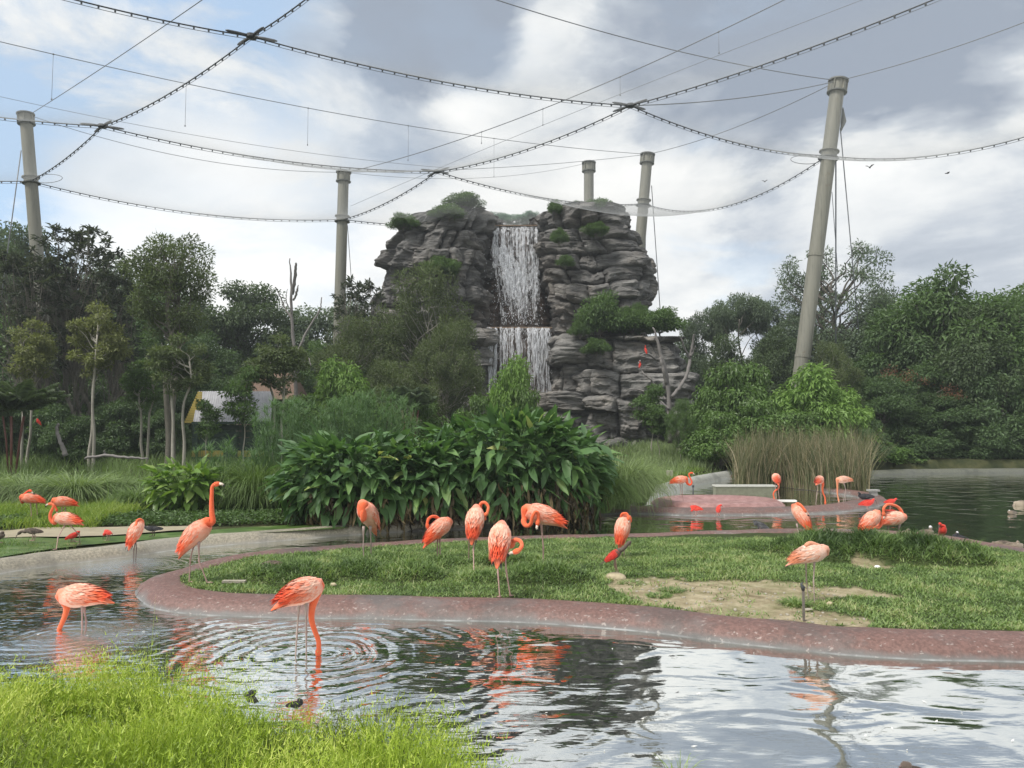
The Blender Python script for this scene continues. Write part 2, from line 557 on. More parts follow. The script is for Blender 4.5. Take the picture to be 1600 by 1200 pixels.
# ---- kerbs: cast concrete with a rounded crest
def m_kerb(name, top, low, edge, speck=.4, zlo=.005, zhi=.075):
    m, t = mat(name)
    pos = t.add('ShaderNodeNewGeometry').outputs['Position']
    z = t.add('ShaderNodeSeparateXYZ', {0: pos}).outputs[2]
    n = t.noise(pos, 3.2, 6, .65)
    n2 = t.noise(pos, 26, 5, .7)
    zz = t.math('ADD', z, t.math('MULTIPLY', t.math('SUBTRACT', n, .5), .11))
    c = t.mix(t.sstep(zz, zlo, zhi), low, t.mix(t.sstep(n2, .38, .60), tuple(x * 1.12 for x in top), tuple(x * .72 for x in top)))
    c = t.mix(t.math('MULTIPLY', t.sstep(t.noise(pos, 1.1, 4, .6), .52, .66), .55), c, tuple(x * .9 + .03 for x in low))
    c = t.mix(t.math('MULTIPLY', t.sstep(t.noise(t.scale(pos, (1, 2, 1)), 15, 4, .65), .60, .66), speck), c, (.52, .47, .43))
    c = t.mix(t.math('MULTIPLY', t.math('SUBTRACT', 1.0, t.sstep(z, .0, .016)), t.sstep(t.noise(pos, 2.5, 4, .6), .35, .7)), c, edge)  # pale strip at the waterline: wet shine painted into the colour
    c = t.mix(t.math('MULTIPLY', t.sstep(t.noise(t.add('ShaderNodeVectorMath', {0: pos, 1: (3, 9, 1)}, operation='ADD').outputs[0], .9, 7, .7), .50, .62), .5), c, tuple(x * .5 for x in low))
    finish(t, t.add('ShaderNodeBsdfPrincipled', {'Base Color': c, 'Roughness': .55, 'Specular IOR Level': .45,
           'Normal': t.add('ShaderNodeBump', {'Height': n2, 'Strength': .55, 'Distance': .012})}))
    return m


M['kerb_red'] = m_kerb('worn_red_concrete', (.170, .095, .080), (.140, .135, .128), (.34, .35, .35))
M['kerb_tan'] = m_kerb('weathered_beige_concrete', (.31, .28, .215), (.25, .235, .20), (.36, .36, .34), .2)
M['kerb_grey'] = m_kerb('pale_grey_concrete', (.42, .42, .38), (.33, .34, .32), (.40, .41, .40), .2)


def kerb(name, line, width, height, material, closed=False, inward=1, step=.12, prof=None, crest=None):
    p = smooth_line(line if not closed else list(line) + [line[0]], 8)
    seg = np.r_[0, np.cumsum(np.hypot(*np.diff(p, axis=0).T))]
    s = np.arange(0, seg[-1], step)
    x, y = np.interp(s, seg, p[:, 0]), np.interp(s, seg, p[:, 1])
    tx, ty = np.gradient(x), np.gradient(y)
    k = 9
    ker = np.ones(k) / k
    tx = np.convolve(np.pad(tx, k // 2, 'edge'), ker, 'valid')
    ty = np.convolve(np.pad(ty, k // 2, 'edge'), ker, 'valid')
    ln = np.hypot(tx, ty)
    nx, ny = -ty / ln * inward, tx / ln * inward
    prof = prof or [(-.10, -.25), (-.02, -.03), (0.02, .02), (.10, .45), (.25, .80), (.42, .97), (.62, 1.0), (.82, .94), (.95, .80), (1.0, .55), (1.02, -.5)]
    V = []
    for u, hh in prof:
        z = hh * height + (vnoise(x * 2.2, y * 2.2, u * 3) - .5) * .022 * (hh > .3)
        jig = (vnoise(x * 1.3 + 9, y * 1.3) - .5) * .05
        V.append(np.stack([x + nx * (u * width + jig), y + ny * (u * width + jig), z], -1))
    V = np.stack(V, 1)
    n, mm = V.shape[:2]
    o = link(name, mesh_np(name, V.reshape(-1, 3), grid_faces(n, mm)), material)
    tag(o, kind='structure')
    return o


isl_front = gl([(212, 932), (226, 946), (255, 955), (320, 962), (400, 965), (500, 967), (600, 968), (800, 973), (930, 981), (1030, 990), (1130, 1003), (1240, 1015), (1320, 1024), (1450, 1031), (1600, 1036), (1750, 1040), (1950, 1040), (2250, 1020)])
isl_back = gl([(2400, 985), (2300, 945), (1950, 915), (1750, 892), (1600, 868), (1525, 855), (1469, 845), (1400, 840), (1320, 837), (1225, 836), (1120, 839), (1000, 843), (850, 847), (700, 852), (540, 862), (405, 873), (337, 884), (287, 897), (236, 912), (214, 922)])
island = np.array(isl_front + isl_back)
kerb('island_kerb', [tuple(p) for p in island], .60, .17, M['kerb_red'], closed=True)

isl_s = smooth_line(np.array(list(map(tuple, island)) + [tuple(island[0])]), 4)[:-1]

MOUNDS = []
for px, py, rx, ry, hh in ((470, 905, 60, .45, .15), (560, 898, 60, .4, .13), (640, 902, 55, .4, .13), (415, 903, 40, .3, .11),
                           (850, 905, 80, .45, .12), (800, 880, 60, .35, .08), (760, 905, 50, .3, .06), (600, 878, 60, .3, .06), (680, 880, 60, .35, .05),
                           (1290, 868, 70, .7, .24), (1360, 872, 60, .6, .26), (1440, 876, 65, .6, .26), (1500, 878, 50, .5, .18), (1240, 862, 50, .4, .14), (1180, 856, 60, .4, .06)):
    g = G(px, py, .15)
    MOUNDS.append((g.x, g.y, rx / FPX * g.y, ry, hh * 1.45))


def mound(x, y):
    m = np.zeros(np.shape(x))
    for cx, cy, rx, ry, hh in MOUNDS:
        q = ((x - cx) / rx) ** 2 + ((y - cy) / ry) ** 2
        m = np.maximum(m, hh * np.clip(1 - q, 0, 1) ** .7)
    return m


patch = np.array(gl([(965, 915), (975, 905), (1040, 903), (1100, 905), (1180, 906), (1250, 911), (1330, 921), (1385, 930), (1310, 934), (1278, 944), (1305, 955), (1360, 962), (1385, 976), (1345, 985), (1250, 972), (1150, 964), (1060, 953), (1000, 947), (978, 935)], .15))
patch2 = np.array(gl([(1330, 881), (1355, 880), (1388, 885), (1380, 889), (1345, 887)], .15))


def patch_d(x, y):
    n = (fbm(x * 2.3, y * 2.3, 4.0) - .5) * .65 + (fbm(x * 9, y * 9, 4.0, 3) - .5) * .28
    return np.minimum(poly_sd(x, y, patch), poly_sd(x, y, patch2)) + n


def island_h(x, y):
    sd_ = poly_sd(x, y, isl_s)
    h_ = .125 + .04 * (fbm(x * 1.7, y * 1.7, 2.0) - .5) + .75 * mound(x, y) * (.7 + .6 * fbm(x * 4, y * 4, 6.0)) + .02 * np.clip(-sd_ - .8, 0, 1)
    h_ = h_ + .012 * (fbm(x * 9, y * 9) - .5) + .018 * np.clip(patch_d(x, y) / .06, 0, 1)
    return h_


gx = np.arange(-5, 16, .055)
gy = np.arange(7.4, 14.5, .055)
X, Y = np.meshgrid(gx, gy)
SD = poly_sd(X, Y, isl_s)
Z = island_h(X, Y)
F = grid_faces(*X.shape)
keep = (SD.ravel()[F] < -.42).all(1)
F = F[keep]
used, inv = np.unique(F, return_inverse=True)
V = np.stack([X, Y, Z], -1).reshape(-1, 3)[used]
pt = np.clip(patch_d(V[:, 0], V[:, 1]) / .08 + .5, 0, 1)
m_, t = mat('island_soil')
pos = t.add('ShaderNodeNewGeometry').outputs['Position']
at = t.add('ShaderNodeAttribute', attribute_name='tint').outputs['Fac']
dirt = t.ramp(t.noise(pos, 5, 8, .7), [(.3, (.17, .135, .08)), (.48, (.32, .27, .17)), (.62, (.43, .37, .25)), (.75, (.50, .44, .31))])
moss = t.ramp(t.noise(pos, 2.2, 6, .65), [(.5, (0, 0, 0)), (.64, (1, 1, 1))])
dirt = t.mix(t.math('MULTIPLY', moss, .45), dirt, (.12, .15, .045))
c = t.mix(at, dirt, t.ramp(t.noise(pos, 7, 6, .65), [(.3, (.030, .045, .015)), (.7, (.065, .085, .03))]))
finish(t, t.add('ShaderNodeBsdfPrincipled', {'Base Color': c, 'Roughness': .95, 'Specular IOR Level': .15,
       'Normal': t.add('ShaderNodeBump', {'Height': t.noise(pos, 30, 7, .75), 'Strength': .9, 'Distance': .03})}))
isl = link('island_ground', mesh_np('island_ground', V, inv.reshape(-1, 4), tint=pt), m_)
tag(isl, kind='structure')

rng = np.random.default_rng(7)


def blades(P0, length, width, az, lean, droop=.6, seg=2, tint=None, flat=False):
    """many grass blades: base points P0 (n,3); arcs leaning by `lean` (rad) towards az"""
    n = len(P0)
    length, width, az, lean, droop = (np.broadcast_to(np.asarray(q, float), (n,)) for q in (length, width, az, lean, droop))
    d = np.stack([np.cos(az), np.sin(az)], -1)
    s = np.stack([-np.sin(az), np.cos(az)], -1)
    if not flat:
        tw = rng.uniform(-1.2, 1.2, n)
        s = s * np.cos(tw)[:, None] + d * np.sin(tw)[:, None]
    pts = [P0]
    ang = lean.copy()
    cur = P0.copy()
    for k in range(seg):
        st_ = length / seg
        cur = cur + np.concatenate([d * (np.sin(ang) * st_)[:, None], (np.cos(ang) * st_)[:, None]], 1)
        pts.append(cur.copy())
        ang = ang + droop / seg * (1 + k * .3)
    V, per = [], 2 * seg + 1
    for k in range(seg):
        wk = width * (1.0 if k == 0 else (1 - k / seg) ** .6) / 2
        off = np.concatenate([s * wk[:, None], np.zeros((n, 1))], 1)
        V += [pts[k] - off, pts[k] + off]
    V.append(pts[seg])
    V = np.stack(V, 1).reshape(-1, 3)
    b = np.arange(n) * per
    Q = [np.stack([b + 2 * k, b + 2 * k + 1, b + 2 * k + 3, b + 2 * k + 2], 1) for k in range(seg - 1)]
    Q = np.concatenate(Q) if Q else []
    T = np.stack([b + 2 * seg - 2, b + 2 * seg - 1, b + 2 * seg], 1)
    if tint is None:
        tint = rng.random(n)
    return V, Q, T, np.repeat(tint, per)


# turf on the island: short creeping grass, longer and rank on the mounds
n = 420000
x = rng.uniform(-4.8, 15, n)
y = rng.uniform(7.6, 13.8, n)
ok = (x > -.8 * y - .8) & (x < .95 * y + 2.5)
x, y = x[ok], y[ok]
sdi = poly_sd(x, y, isl_s)
pd = patch_d(x, y)
ok = (sdi < -.56 + .05 * rng.standard_normal(len(x))) & ((pd > 0) | ((rng.random(len(x)) < .16) & (fbm(x * 4, y * 4, 8) > .54)))
x, y, pd = x[ok], y[ok], pd[ok]
mo = mound(x, y)
clump = fbm(x * 3.1, y * 3.1, 1.0)
z = island_h(x, y) + mo * .25 * rng.random(len(x))
L = (.032 + .042 * rng.random(len(x))) * (1 + mo * 6.0) * (.55 + .9 * clump)
V, Q, T, C = blades(np.stack([x, y, z - .005], -1), L, .010 + .007 * rng.random(len(x)), rng.uniform(0, 2 * PI, len(x)), rng.uniform(.35, 1.45, len(x)), .8, 2,
                    np.clip(rng.normal(.55, .17, len(x)) - mo * 1.3 + (clump - .5) * .8, 0, 1))
gr = link('grass', mesh_np('grass', V, [Q, T], tint=C), M['turf'])
tag(gr, 'short creeping green grass covering the island inside the red kerb', 'grass', kind='stuff')

# little clods and droppings on the bare patch
mb = MB()
for i in range(260):
    k = rng.integers(0, 2) if i % 7 else 1
    px_, py_ = rng.uniform(960, 1390), rng.uniform(903, 982)
    g = G(px_, py_, .14)
    if patch_d(np.array([g.x]), np.array([g.y]))[0] > -.03:
        continue
    r_ = rng.uniform(.006, .02)
    zz = island_h(np.array([g.x]), np.array([g.y]))[0]
    v = rng.standard_normal((8, 3))
    v /= np.linalg.norm(v, axis=1)[:, None]
    a = np.array([(-1, -1, -.5), (1, -1, -.5), (1, 1, -.5), (-1, 1, -.5), (-.6, -.6, .5), (.7, -.6, .45), (.6, .6, .55), (-.7, .6, .4)]) + v * .25
    mb.put(a * r_ + np.array([g.x, g.y, zz + r_ * .3]), [(0, 3, 2, 1), (4, 5, 6, 7), (0, 1, 5, 4), (1, 2, 6, 5), (2, 3, 7, 6), (3, 0, 4, 7)], tint=.5)
tag(mb.build('soil_clods', M['stone']), 'small pale clods scattered on the bare soil patch of the island', 'clods', kind='stuff')

# ---- left bank: beige kerb, green shallow run, sand strip
lk = [tuple(p) for p in left_shore[:-2]]
kerb('bank_kerb', lk, .42, .19, M['kerb_tan'], inward=1)
sh = [tuple(p) for p in gl([(-420, 985), (-180, 930), (0, 893), (101, 877), (202, 865), (270, 855), (405, 844), (540, 833), (620, 829)])]


def band(name, near, far_, z, material, nseg=6, wob=.0):
    a = smooth_line(near, 8)
    b = smooth_line(far_, 8)
    m_n = min(len(a), len(b))
    a = a[np.linspace(0, len(a) - 1, m_n).astype(int)]
    b = b[np.linspace(0, len(b) - 1, m_n).astype(int)]
    u = np.linspace(0, 1, nseg)[None, :, None]
    V = a[:, None] * (1 - u) + b[:, None] * u
    V = np.concatenate([V, np.full(V.shape[:2] + (1,), z)], -1)
    V[..., 2] += wob * (fbm(V[..., 0] * 2, V[..., 1] * 2) - .5)
    o = link(name, mesh_np(name, V.reshape(-1, 3), grid_faces(*V.shape[:2])), material)
    tag(o, kind='structure')
    return o


m_, t = mat('algae_water')
pos = t.add('ShaderNodeNewGeometry').outputs['Position']
c = t.ramp(t.noise(t.scale(pos, (1, 2.2, 1)), 3.0, 6, .65), [(.35, (.045, .085, .018)), (.55, (.085, .15, .03)), (.7, (.24, .27, .14))])
finish(t, t.add('ShaderNodeBsdfPrincipled', {'Base Color': c, 'Roughness': .35, 'Normal': t.add('ShaderNodeBump', {'Height': t.noise(pos, 18, 4, .6), 'Strength': .3, 'Distance': .01})}))
M['algae'] = m_
band('green_shallow_water', gl([(-300, 940), (0, 872), (135, 853), (270, 842), (405, 834), (540, 826)], .15), gl([(-300, 870), (0, 842), (120, 842), (300, 831), (420, 823), (560, 818)], .15), .165, M['algae'])
M['sand'] = m_plain('damp_sand', (.30, .26, .18), .9, .35, 3, .5)
band('sand_strip', gl([(-300, 875), (0, 843), (120, 842), (240, 834), (310, 829)], .15), gl([(-300, 850), (0, 829), (120, 827), (240, 825), (310, 824)], .15), .185, M['sand'], wob=.05)

# ---- second pool behind: red ring, grey kerb, pink basin, white slab
ring = gl([(902, 812), (950, 804), (1000, 803), (1080, 806), (1187, 805), (1270, 803), (1337, 798), (1375, 790), (1388, 783), (1375, 777), (1337, 771), (1290, 764), (1225, 757), (1185, 750), (1150, 745)])
kerb('pool_kerb', ring, .72, .15, M['kerb_red'])
kerb('pale_kerb', gl([(1012, 783), (1035, 775), (1060, 768), (1095, 758), (1125, 751), (1150, 746)]), .55, .30, M['kerb_grey'])
# bank kerb below the broad-leaf clump
kerb('clump_bank_kerb', gl([(600, 833), (635, 831), (700, 828), (787, 823), (850, 817), (905, 810), (925, 804)]), .4, .12, m_kerb('damp_dark_concrete', (.15, .125, .10), (.10, .095, .085), (.2, .2, .19)))

m_, t = mat('wet_pink_basin')
pos = t.add('ShaderNodeNewGeometry').outputs['Position']
c = t.ramp(t.noise(pos, 6, 6, .65), [(.3, (.20, .10, .09)), (.6, (.33, .185, .17)), (.8, (.44, .31, .29))])
finish(t, t.add('ShaderNodeBsdfPrincipled', {'Base Color': c, 'Roughness': .4}))
M['pink'] = m_
bc = G(1120, 782, .1)
u = np.linspace(0, 2 * PI, 73)[:-1]
rr = np.linspace(0, 1, 12)
V = []
for q in rr:
    zz = .02 + .14 * np.exp(-((q - .80) / .16) ** 2) - .10 * (q > .95)
    V.append(np.stack([bc.x + 1.95 * q * np.cos(u), bc.y + 1.45 * q * np.sin(u), zz * (1 - .35 * np.sin(u) * 0) + 0 * u], -1))
V = np.stack(V, 0)
nr, nc = V.shape[:2]
i = np.arange(nr - 1)[:, None] * nc
j = np.arange(nc)[None]
Fb = np.stack([i + j, i + nc + j, i + nc + (j + 1) % nc, i + (j + 1) % nc], -1).reshape(-1, 4)
tag(link('shallow_basin', mesh_np('shallow_basin', V.reshape(-1, 3), Fb), M['pink']),
    'round shallow pink concrete basin inside the far red ring', 'basin')

mb = MB()
a, b = G(1119, 771, .05), G(1209, 770, .05)
mb.box(((a.x + b.x) / 2, a.y + .2, .13), (b.x - a.x, .38, .26))
sl = empty('concrete_slab', (0, 0, 0))
tag(sl, 'long low concrete block with pale top behind the pink basin', 'concrete block')
mb.build('block', m_plain('mossy_concrete', (.15, .155, .11), .9, .4, 9, .4), sl, smooth=False)
mb = MB()
mb.box(((a.x + b.x) / 2, a.y + .2, .285), (b.x - a.x + .04, .42, .045))
mb.build('cap', m_plain('pale_stone_cap', (.42, .42, .38), .8, .3, 9, .3), sl, smooth=False)
mb = MB()
a, b = G(1216, 786.5, .05), G(1240, 785.5, .05)
mb.box(((a.x + b.x) / 2, a.y, .12), (b.x - a.x, .16, .05))
tag(mb.build('stone_plank', M['white'], smooth=False), 'thin white plank lying on the red ring by the pool', 'plank')
mb = MB()
a, b = G(1358, 774, .15), G(1371, 774, .15)
mb.box(((a.x + b.x) / 2, a.y, .3), (.32, .2, .05))
mb.box(((a.x + b.x) / 2, a.y, .19), (.2, .14, .18))
tag(mb.build('feeding_stand', m_plain('grey_stand', (.3, .3, .28), .8, .2), smooth=False), 'small grey flat stand at the tip of the far red ring', 'stand')
# far bank edge
kerb('far_bank_kerb', gl([(1350, 744), (1420, 741), (1500, 740), (1600, 739.5), (1750, 739), (1900, 738.5)]), .5, .22, M['kerb_grey' ] if False else m_kerb('mossy_far_concrete', (.13, .135, .105), (.09, .095, .08), (.12, .12, .11), .1))
# ================================================================ the rock and its waterfalls
m_, t = mat('layered_rock')
pos = t.add('ShaderNodeNewGeometry').outputs['Position']
n1_ = t.noise(t.scale(pos, (.5, .5, 2.2)), 1.3, 8, .65)
n2_ = t.noise(pos, .35, 4, .6)
n3_ = t.noise(t.scale(pos, (1, 1, 4.0)), 5, 8, .7)
zz_ = t.add('ShaderNodeSeparateXYZ', {0: pos}).outputs[2]
c = t.ramp(n1_, [(.30, (.075, .073, .070)), (.45, (.155, .150, .142)), (.58, (.245, .236, .222)), (.75, (.37, .36, .335))])
c = t.mix(t.math('MULTIPLY', t.sstep(n2_, .45, .7), .5), c, t.mix(1.0, c, (1.12, 1.0, .88), 'MULTIPLY'))
c = t.mix(t.math('MULTIPLY', t.sstep(n3_, .50, .68), .75), c, t.mix(1.0, c, (.42, .42, .44), 'MULTIPLY'))
c = t.mix(t.math('MULTIPLY', t.sstep(zz_, 8.5, 13), .45), c, t.mix(1.0, c, (.62, .62, .64), 'MULTIPLY'))
c = t.mix(t.math('MULTIPLY', t.sstep(t.noise(pos, 1.1, 6, .7), .60, .70), .35), c, (.075, .085, .04))
bmp = t.add('ShaderNodeBump', {'Height': t.math('ADD', n3_, t.math('MULTIPLY', t.noise(pos, 9, 7, .7), .5)), 'Strength': .9, 'Distance': .10}).outputs[0]
finish(t, t.add('ShaderNodeBsdfPrincipled', {'Base Color': c, 'Roughness': .88, 'Specular IOR Level': .3, 'Normal': bmp}))
M['rock'] = m_
m_, t = mat('wet_stained_rock')
pos = t.add('ShaderNodeNewGeometry').outputs['Position']
v1 = t.noise(t.scale(pos, (3.2, 3.2, .35)), 1.2, 6, .65)
v2 = t.noise(t.scale(pos, (.6, .6, 2.4)), 1.5, 7, .65)
c = t.ramp(v1, [(.3, (.045, .035, .030)), (.5, (.10, .065, .045)), (.62, (.17, .095, .06)), (.75, (.13, .12, .11))])
c = t.mix(.45, c, t.ramp(v2, [(.35, (.03, .028, .026)), (.6, (.13, .115, .10))]))
finish(t, t.add('ShaderNodeBsdfPrincipled', {'Base Color': c, 'Roughness': .45, 'Specular IOR Level': .5,
       'Normal': t.add('ShaderNodeBump', {'Height': v2, 'Strength': .8, 'Distance': .1}).outputs[0]}))
M['wetrock'] = m_

YR = 50.0


def wx_(px, y=YR):
    return (px - 800) / FPX * y * 1.0017


def wz_(py, y=YR):
    return P(800, py, y).z


cliff = empty('rock_cliff', (wx_(820), 54, 0))
tag(cliff, 'tall layered grey artificial rock cliff with two towers around the waterfall', 'rock cliff')
CL = np.array(cliff.location)


def tower(seed, ztab, lay=(.7, 2.1), blk=(1.1, 3.2), amp=1.0, material=None, arc=(180 - 25, 360 + 25), nsup=3.6, topn=.5, ds=.075, dz=.07, want=60, crack=1.0, whole=False, top_rise=None):
    """rock tower: table rows (z, x_left, x_right, y_front, y_back); the face is broken into blocks,
    every large block a mesh of its own"""
    r = np.random.default_rng(seed)
    ztab = np.array(ztab, float)
    zs = np.arange(ztab[0, 0], ztab[-1, 0] + 1e-6, dz)
    xl, xr, yf, yb = (np.interp(zs, ztab[:, 0], ztab[:, k]) for k in (1, 2, 3, 4))
    wmax = (ztab[:, 2] - ztab[:, 1]).max()
    dmax = (ztab[:, 4] - ztab[:, 3]).max()
    per = PI * (wmax + dmax) / 2 * (arc[1] - arc[0]) / 360 * 1.15
    nth = int(per / ds)
    th = np.radians(np.linspace(arc[0], arc[1], nth))
    ct, st = np.cos(th), np.sin(th)
    ex = np.sign(ct) * np.abs(ct) ** (2 / nsup)
    ey = np.sign(st) * np.abs(st) ** (2 / nsup)
    # arc length parameter on the mean outline
    ax_, ay_ = ex * wmax / 2, ey * dmax / 2
    s = np.r_[0, np.cumsum(np.hypot(np.diff(ax_), np.diff(ay_)))]
    th = np.interp(np.linspace(0, s[-1], nth), s, th)
    ct, st = np.cos(th), np.sin(th)
    ex = np.sign(ct) * np.abs(ct) ** (2 / nsup)
    ey = np.sign(st) * np.abs(st) ** (2 / nsup)
    s = np.linspace(0, s[-1], nth)
    S_, Z_ = np.meshgrid(s, zs)
    cx, hx = ((xl + xr) / 2)[:, None], ((xr - xl) / 2)[:, None]
    cy, hy = ((yf + yb) / 2)[:, None], ((yb - yf) / 2)[:, None]
    X_ = cx + hx * ex[None]
    Y_ = cy + hy * ey[None]
    nx = ex[None] / np.maximum(hx, .3)
    ny = ey[None] / np.maximum(hy, .3)
    nl = np.hypot(nx, ny)
    nx, ny = nx / nl, ny / nl
    # beds
    sc = seed * 13.7
    zw = Z_ + .75 * (fbm(S_ * .20, Z_ * .15, sc, 3) - .5) * 2 + .22 * (vnoise(S_ * 1.3, Z_ * .5, sc + 3) - .5)
    bz = [ztab[0, 0] - 2]
    while bz[-1] < ztab[-1, 0] + 2:
        bz.append(bz[-1] + r.uniform(*lay))
    bz = np.array(bz)
    li = np.clip(np.searchsorted(bz, zw) - 1, 0, len(bz) - 2)
    e_z = np.minimum(zw - bz[li], bz[li + 1] - zw)
    up = (zw - bz[li]) / (bz[li + 1] - bz[li])
    prot = r.uniform(-.30, .30, len(bz))
    D = (prot[li] + .55 * (vnoise(S_ * .33, li * 3.7, sc + 31) - .5)) * amp
    bid = np.zeros(S_.shape, int)
    e_s = np.full(S_.shape, 9.0)
    sw = S_ + .35 * (vnoise(S_ * .5, Z_ * 1.1, sc + 8) - .5) + .12 * (vnoise(S_ * 2, Z_ * 3, sc + 5) - .5)
    for L_ in range(len(bz) - 1):
        mk = li == L_
        if not mk.any():
            continue
        js = [-r.uniform(*blk)]
        while js[-1] < s[-1] + 1:
            js.append(js[-1] + r.uniform(*blk))
        js = np.array(js)
        q = np.clip(np.searchsorted(js, sw[mk]) - 1, 0, len(js) - 2)
        e_s[mk] = np.minimum(sw[mk] - js[q], js[q + 1] - sw[mk])
        pb = r.uniform(-.34, .34, len(js))
        tl = r.uniform(-.30, .30, len(js))
        D[mk] += amp * (pb[q] + tl[q] * ((sw[mk] - js[q]) / (js[q + 1] - js[q]) - .5) * 2)
        bid[mk] = L_ * 100 + q
    # soft block edges: rounded above, undercut beneath
    ckz = np.clip((fbm(S_ * .55, Z_ * .8, sc + 70, 3) - .36) * 5, 0, 1)
    cks = np.clip((fbm(S_ * .7, Z_ * .5, sc + 75, 3) - .33) * 5, 0, 1)
    D -= crack * amp * (.46 * ckz * np.exp(-(e_z / (.04 + .06 * ckz)) ** 1.2) + .52 * cks * np.exp(-(e_s / (.05 + .07 * cks)) ** 1.2))
    D -= amp * .24 * np.clip(up - .62, 0, 1) ** 1.3 * (.3 + ckz)
    D -= amp * .10 * np.clip(.18 - up, 0, 1) / .18 * ckz
    # thin strata inside the beds
    fz = zw * 1.0 + .12 * fbm(S_ * .8, Z_ * .6, sc + 20, 3)
    for per_, a_ in ((.47, .13), (.26, .09), (.15, .05)):
        ph = fz / per_
        cell = np.floor(ph)
        h_ = vnoise(S_ / 1.1 + 7.7 * cell, cell * 3.3, seed)
        D += amp * a_ * (h_ - .5) * 2 * np.clip(np.minimum(ph - cell, 1 - ph + cell) * 6, 0, 1)
    D += amp * .95 * (fbm(S_ * .42, Z_ * .28, sc + 40, 4) - .5) * 2
    D -= amp * .8 * np.clip((fbm(S_ * .6, Z_ * .55, sc + 90, 3) - .63) * 6, 0, 1)
    D += amp * .22 * (fbm(S_ * 1.7, Z_ * 2.6, sc + 60, 4) - .5) * 2
    X_ = X_ + nx * D
    Y_ = Y_ + ny * D
    Zo = Z_ + .05 * (vnoise(S_ * 3, Z_ * 3, sc) - .5)
    rise = 0
    if top_rise is not None:
        tr_ = np.interp(X_[-1], top_rise[0], top_rise[1])
        Zo = Zo + (np.clip((Z_ - (ztab[-1, 0] - 2.0)) / 2.0, 0, 1) ** 1.5) * tr_[None]
        rise = tr_
    # cap: rows that close over the top
    rows = []
    for k, q in enumerate((.93, .82, .66, .45, .2, .0)):
        xm, ym = (cx[-1] + (X_[-1] - cx[-1]) * q), (cy[-1] + (Y_[-1] - cy[-1]) * q)
        zt = Zo[-1] * q + (1 - q) * (ztab[-1, 0] + np.mean(rise)) + topn * ((1 - q ** 2) * .6 + (fbm(xm * .9, ym * .9, sc) - .5) * 1.4 * (k > 0)) 
        rows.append((xm, ym, zt))
    Xa = np.concatenate([X_, [r_[0] for r_ in rows]])
    Ya = np.concatenate([Y_, [r_[1] for r_ in rows]])
    Za = np.concatenate([Zo, [r_[2] for r_ in rows]])
    Vall = np.stack([Xa, Ya, Za], -1)
    Fq = grid_faces(*Xa.shape)
    fid = np.full((Xa.shape[0] - 1, Xa.shape[1] - 1), -1)
    fid[:len(zs) - 1] = bid[:-1, :-1]
    fid = fid.ravel()
    Vf = Vall.reshape(-1, 3) - CL
    return Vf, Fq, fid


def split_tower(args, want, material, name='rock_block'):
    Vf, Fq, fid = args
    ids, cnt = np.unique(fid[fid >= 0], return_counts=True)
    # blocks that face the pond and are large
    cen = {}
    score = []
    for i, c_ in zip(ids, cnt):
        f = Fq[fid == i]
        p = Vf[f].reshape(-1, 3)
        a_ = p[:, 0].max() - p[:, 0].min()
        b_ = p[:, 2].max() - p[:, 2].min()
        score.append(a_ * b_ if a_ > .35 and b_ > .3 else 0)
    order = ids[np.argsort(score)[::-1]]
    pick = [i for i in order[:want] if score[list(ids).index(i)] > 0]
    rest = np.ones(len(Fq), bool)
    for i in pick:
        mk = fid == i
        rest &= ~mk
        f = Fq[mk]
        u_, inv_ = np.unique(f, return_inverse=True)
        link(name, mesh_np(name, Vf[u_], inv_.reshape(-1, 4), False), material, cliff)
    f = Fq[rest]
    u_, inv_ = np.unique(f, return_inverse=True)
    return Vf[u_], inv_.reshape(-1, 4)


rest = []


def build_tower(want, material, *a, **k):
    v, f = split_tower(tower(*a, **k), want, material)
    rest.append((v, f, material))


# left tower
build_tower(62, M['rock'], 3, [(0, wx_(575), wx_(772), 48.8, 58), (wz_(600), wx_(585), wx_(755), 49, 58), (wz_(480), wx_(576), wx_(752), 49.0, 58), (wz_(420), wx_(577), wx_(762), 49.3, 58),
      (wz_(395), wx_(580), wx_(766), 49.3, 58), (wz_(370), wx_(592), wx_(770), 49.6, 57.5), (wz_(345), wx_(612), wx_(772), 50, 57), (wz_(328), wx_(636), wx_(774), 50.3, 57), (wz_(317), wx_(668), wx_(774), 50.8, 56.5)],
      top_rise=([wx_(640), wx_(690), wx_(750), wx_(770)], [-.35, 0, .25, -.15]), topn=.35)
# right tower
build_tower(78, M['rock'], 8, [(0, wx_(862), wx_(1020), 48.6, 58), (wz_(520), wx_(868), wx_(1022), 48.8, 58), (wz_(480), wx_(862), wx_(1018), 49.0, 58), (wz_(440), wx_(848), wx_(1030), 49.3, 58), (wz_(405), wx_(842), wx_(1028), 49.3, 58),
      (wz_(380), wx_(838), wx_(1012), 49.5, 58), (wz_(360), wx_(836), wx_(1002), 49.6, 58), (wz_(328), wx_(836), wx_(1002), 49.9, 58), (wz_(319), wx_(840), wx_(998), 50.1, 57)], topn=.3,
      top_rise=([wx_(846), wx_(860), wx_(930), wx_(985)], [-.1, .1, .15, .0]))
# lower right ledge
build_tower(70, M['rock'], 21, [(0, wx_(905, 46), wx_(1072, 46), 45.6, 53), (wz_(640, 46), wx_(902, 46), wx_(1078, 46), 45.8, 53), (wz_(560, 46), wx_(898, 46), wx_(1086, 46), 46.0, 53), (wz_(524, 46), wx_(900, 46), wx_(1074, 46), 46.3, 53)], topn=.2, blk=(1.4, 3.6), lay=(.8, 2.1))
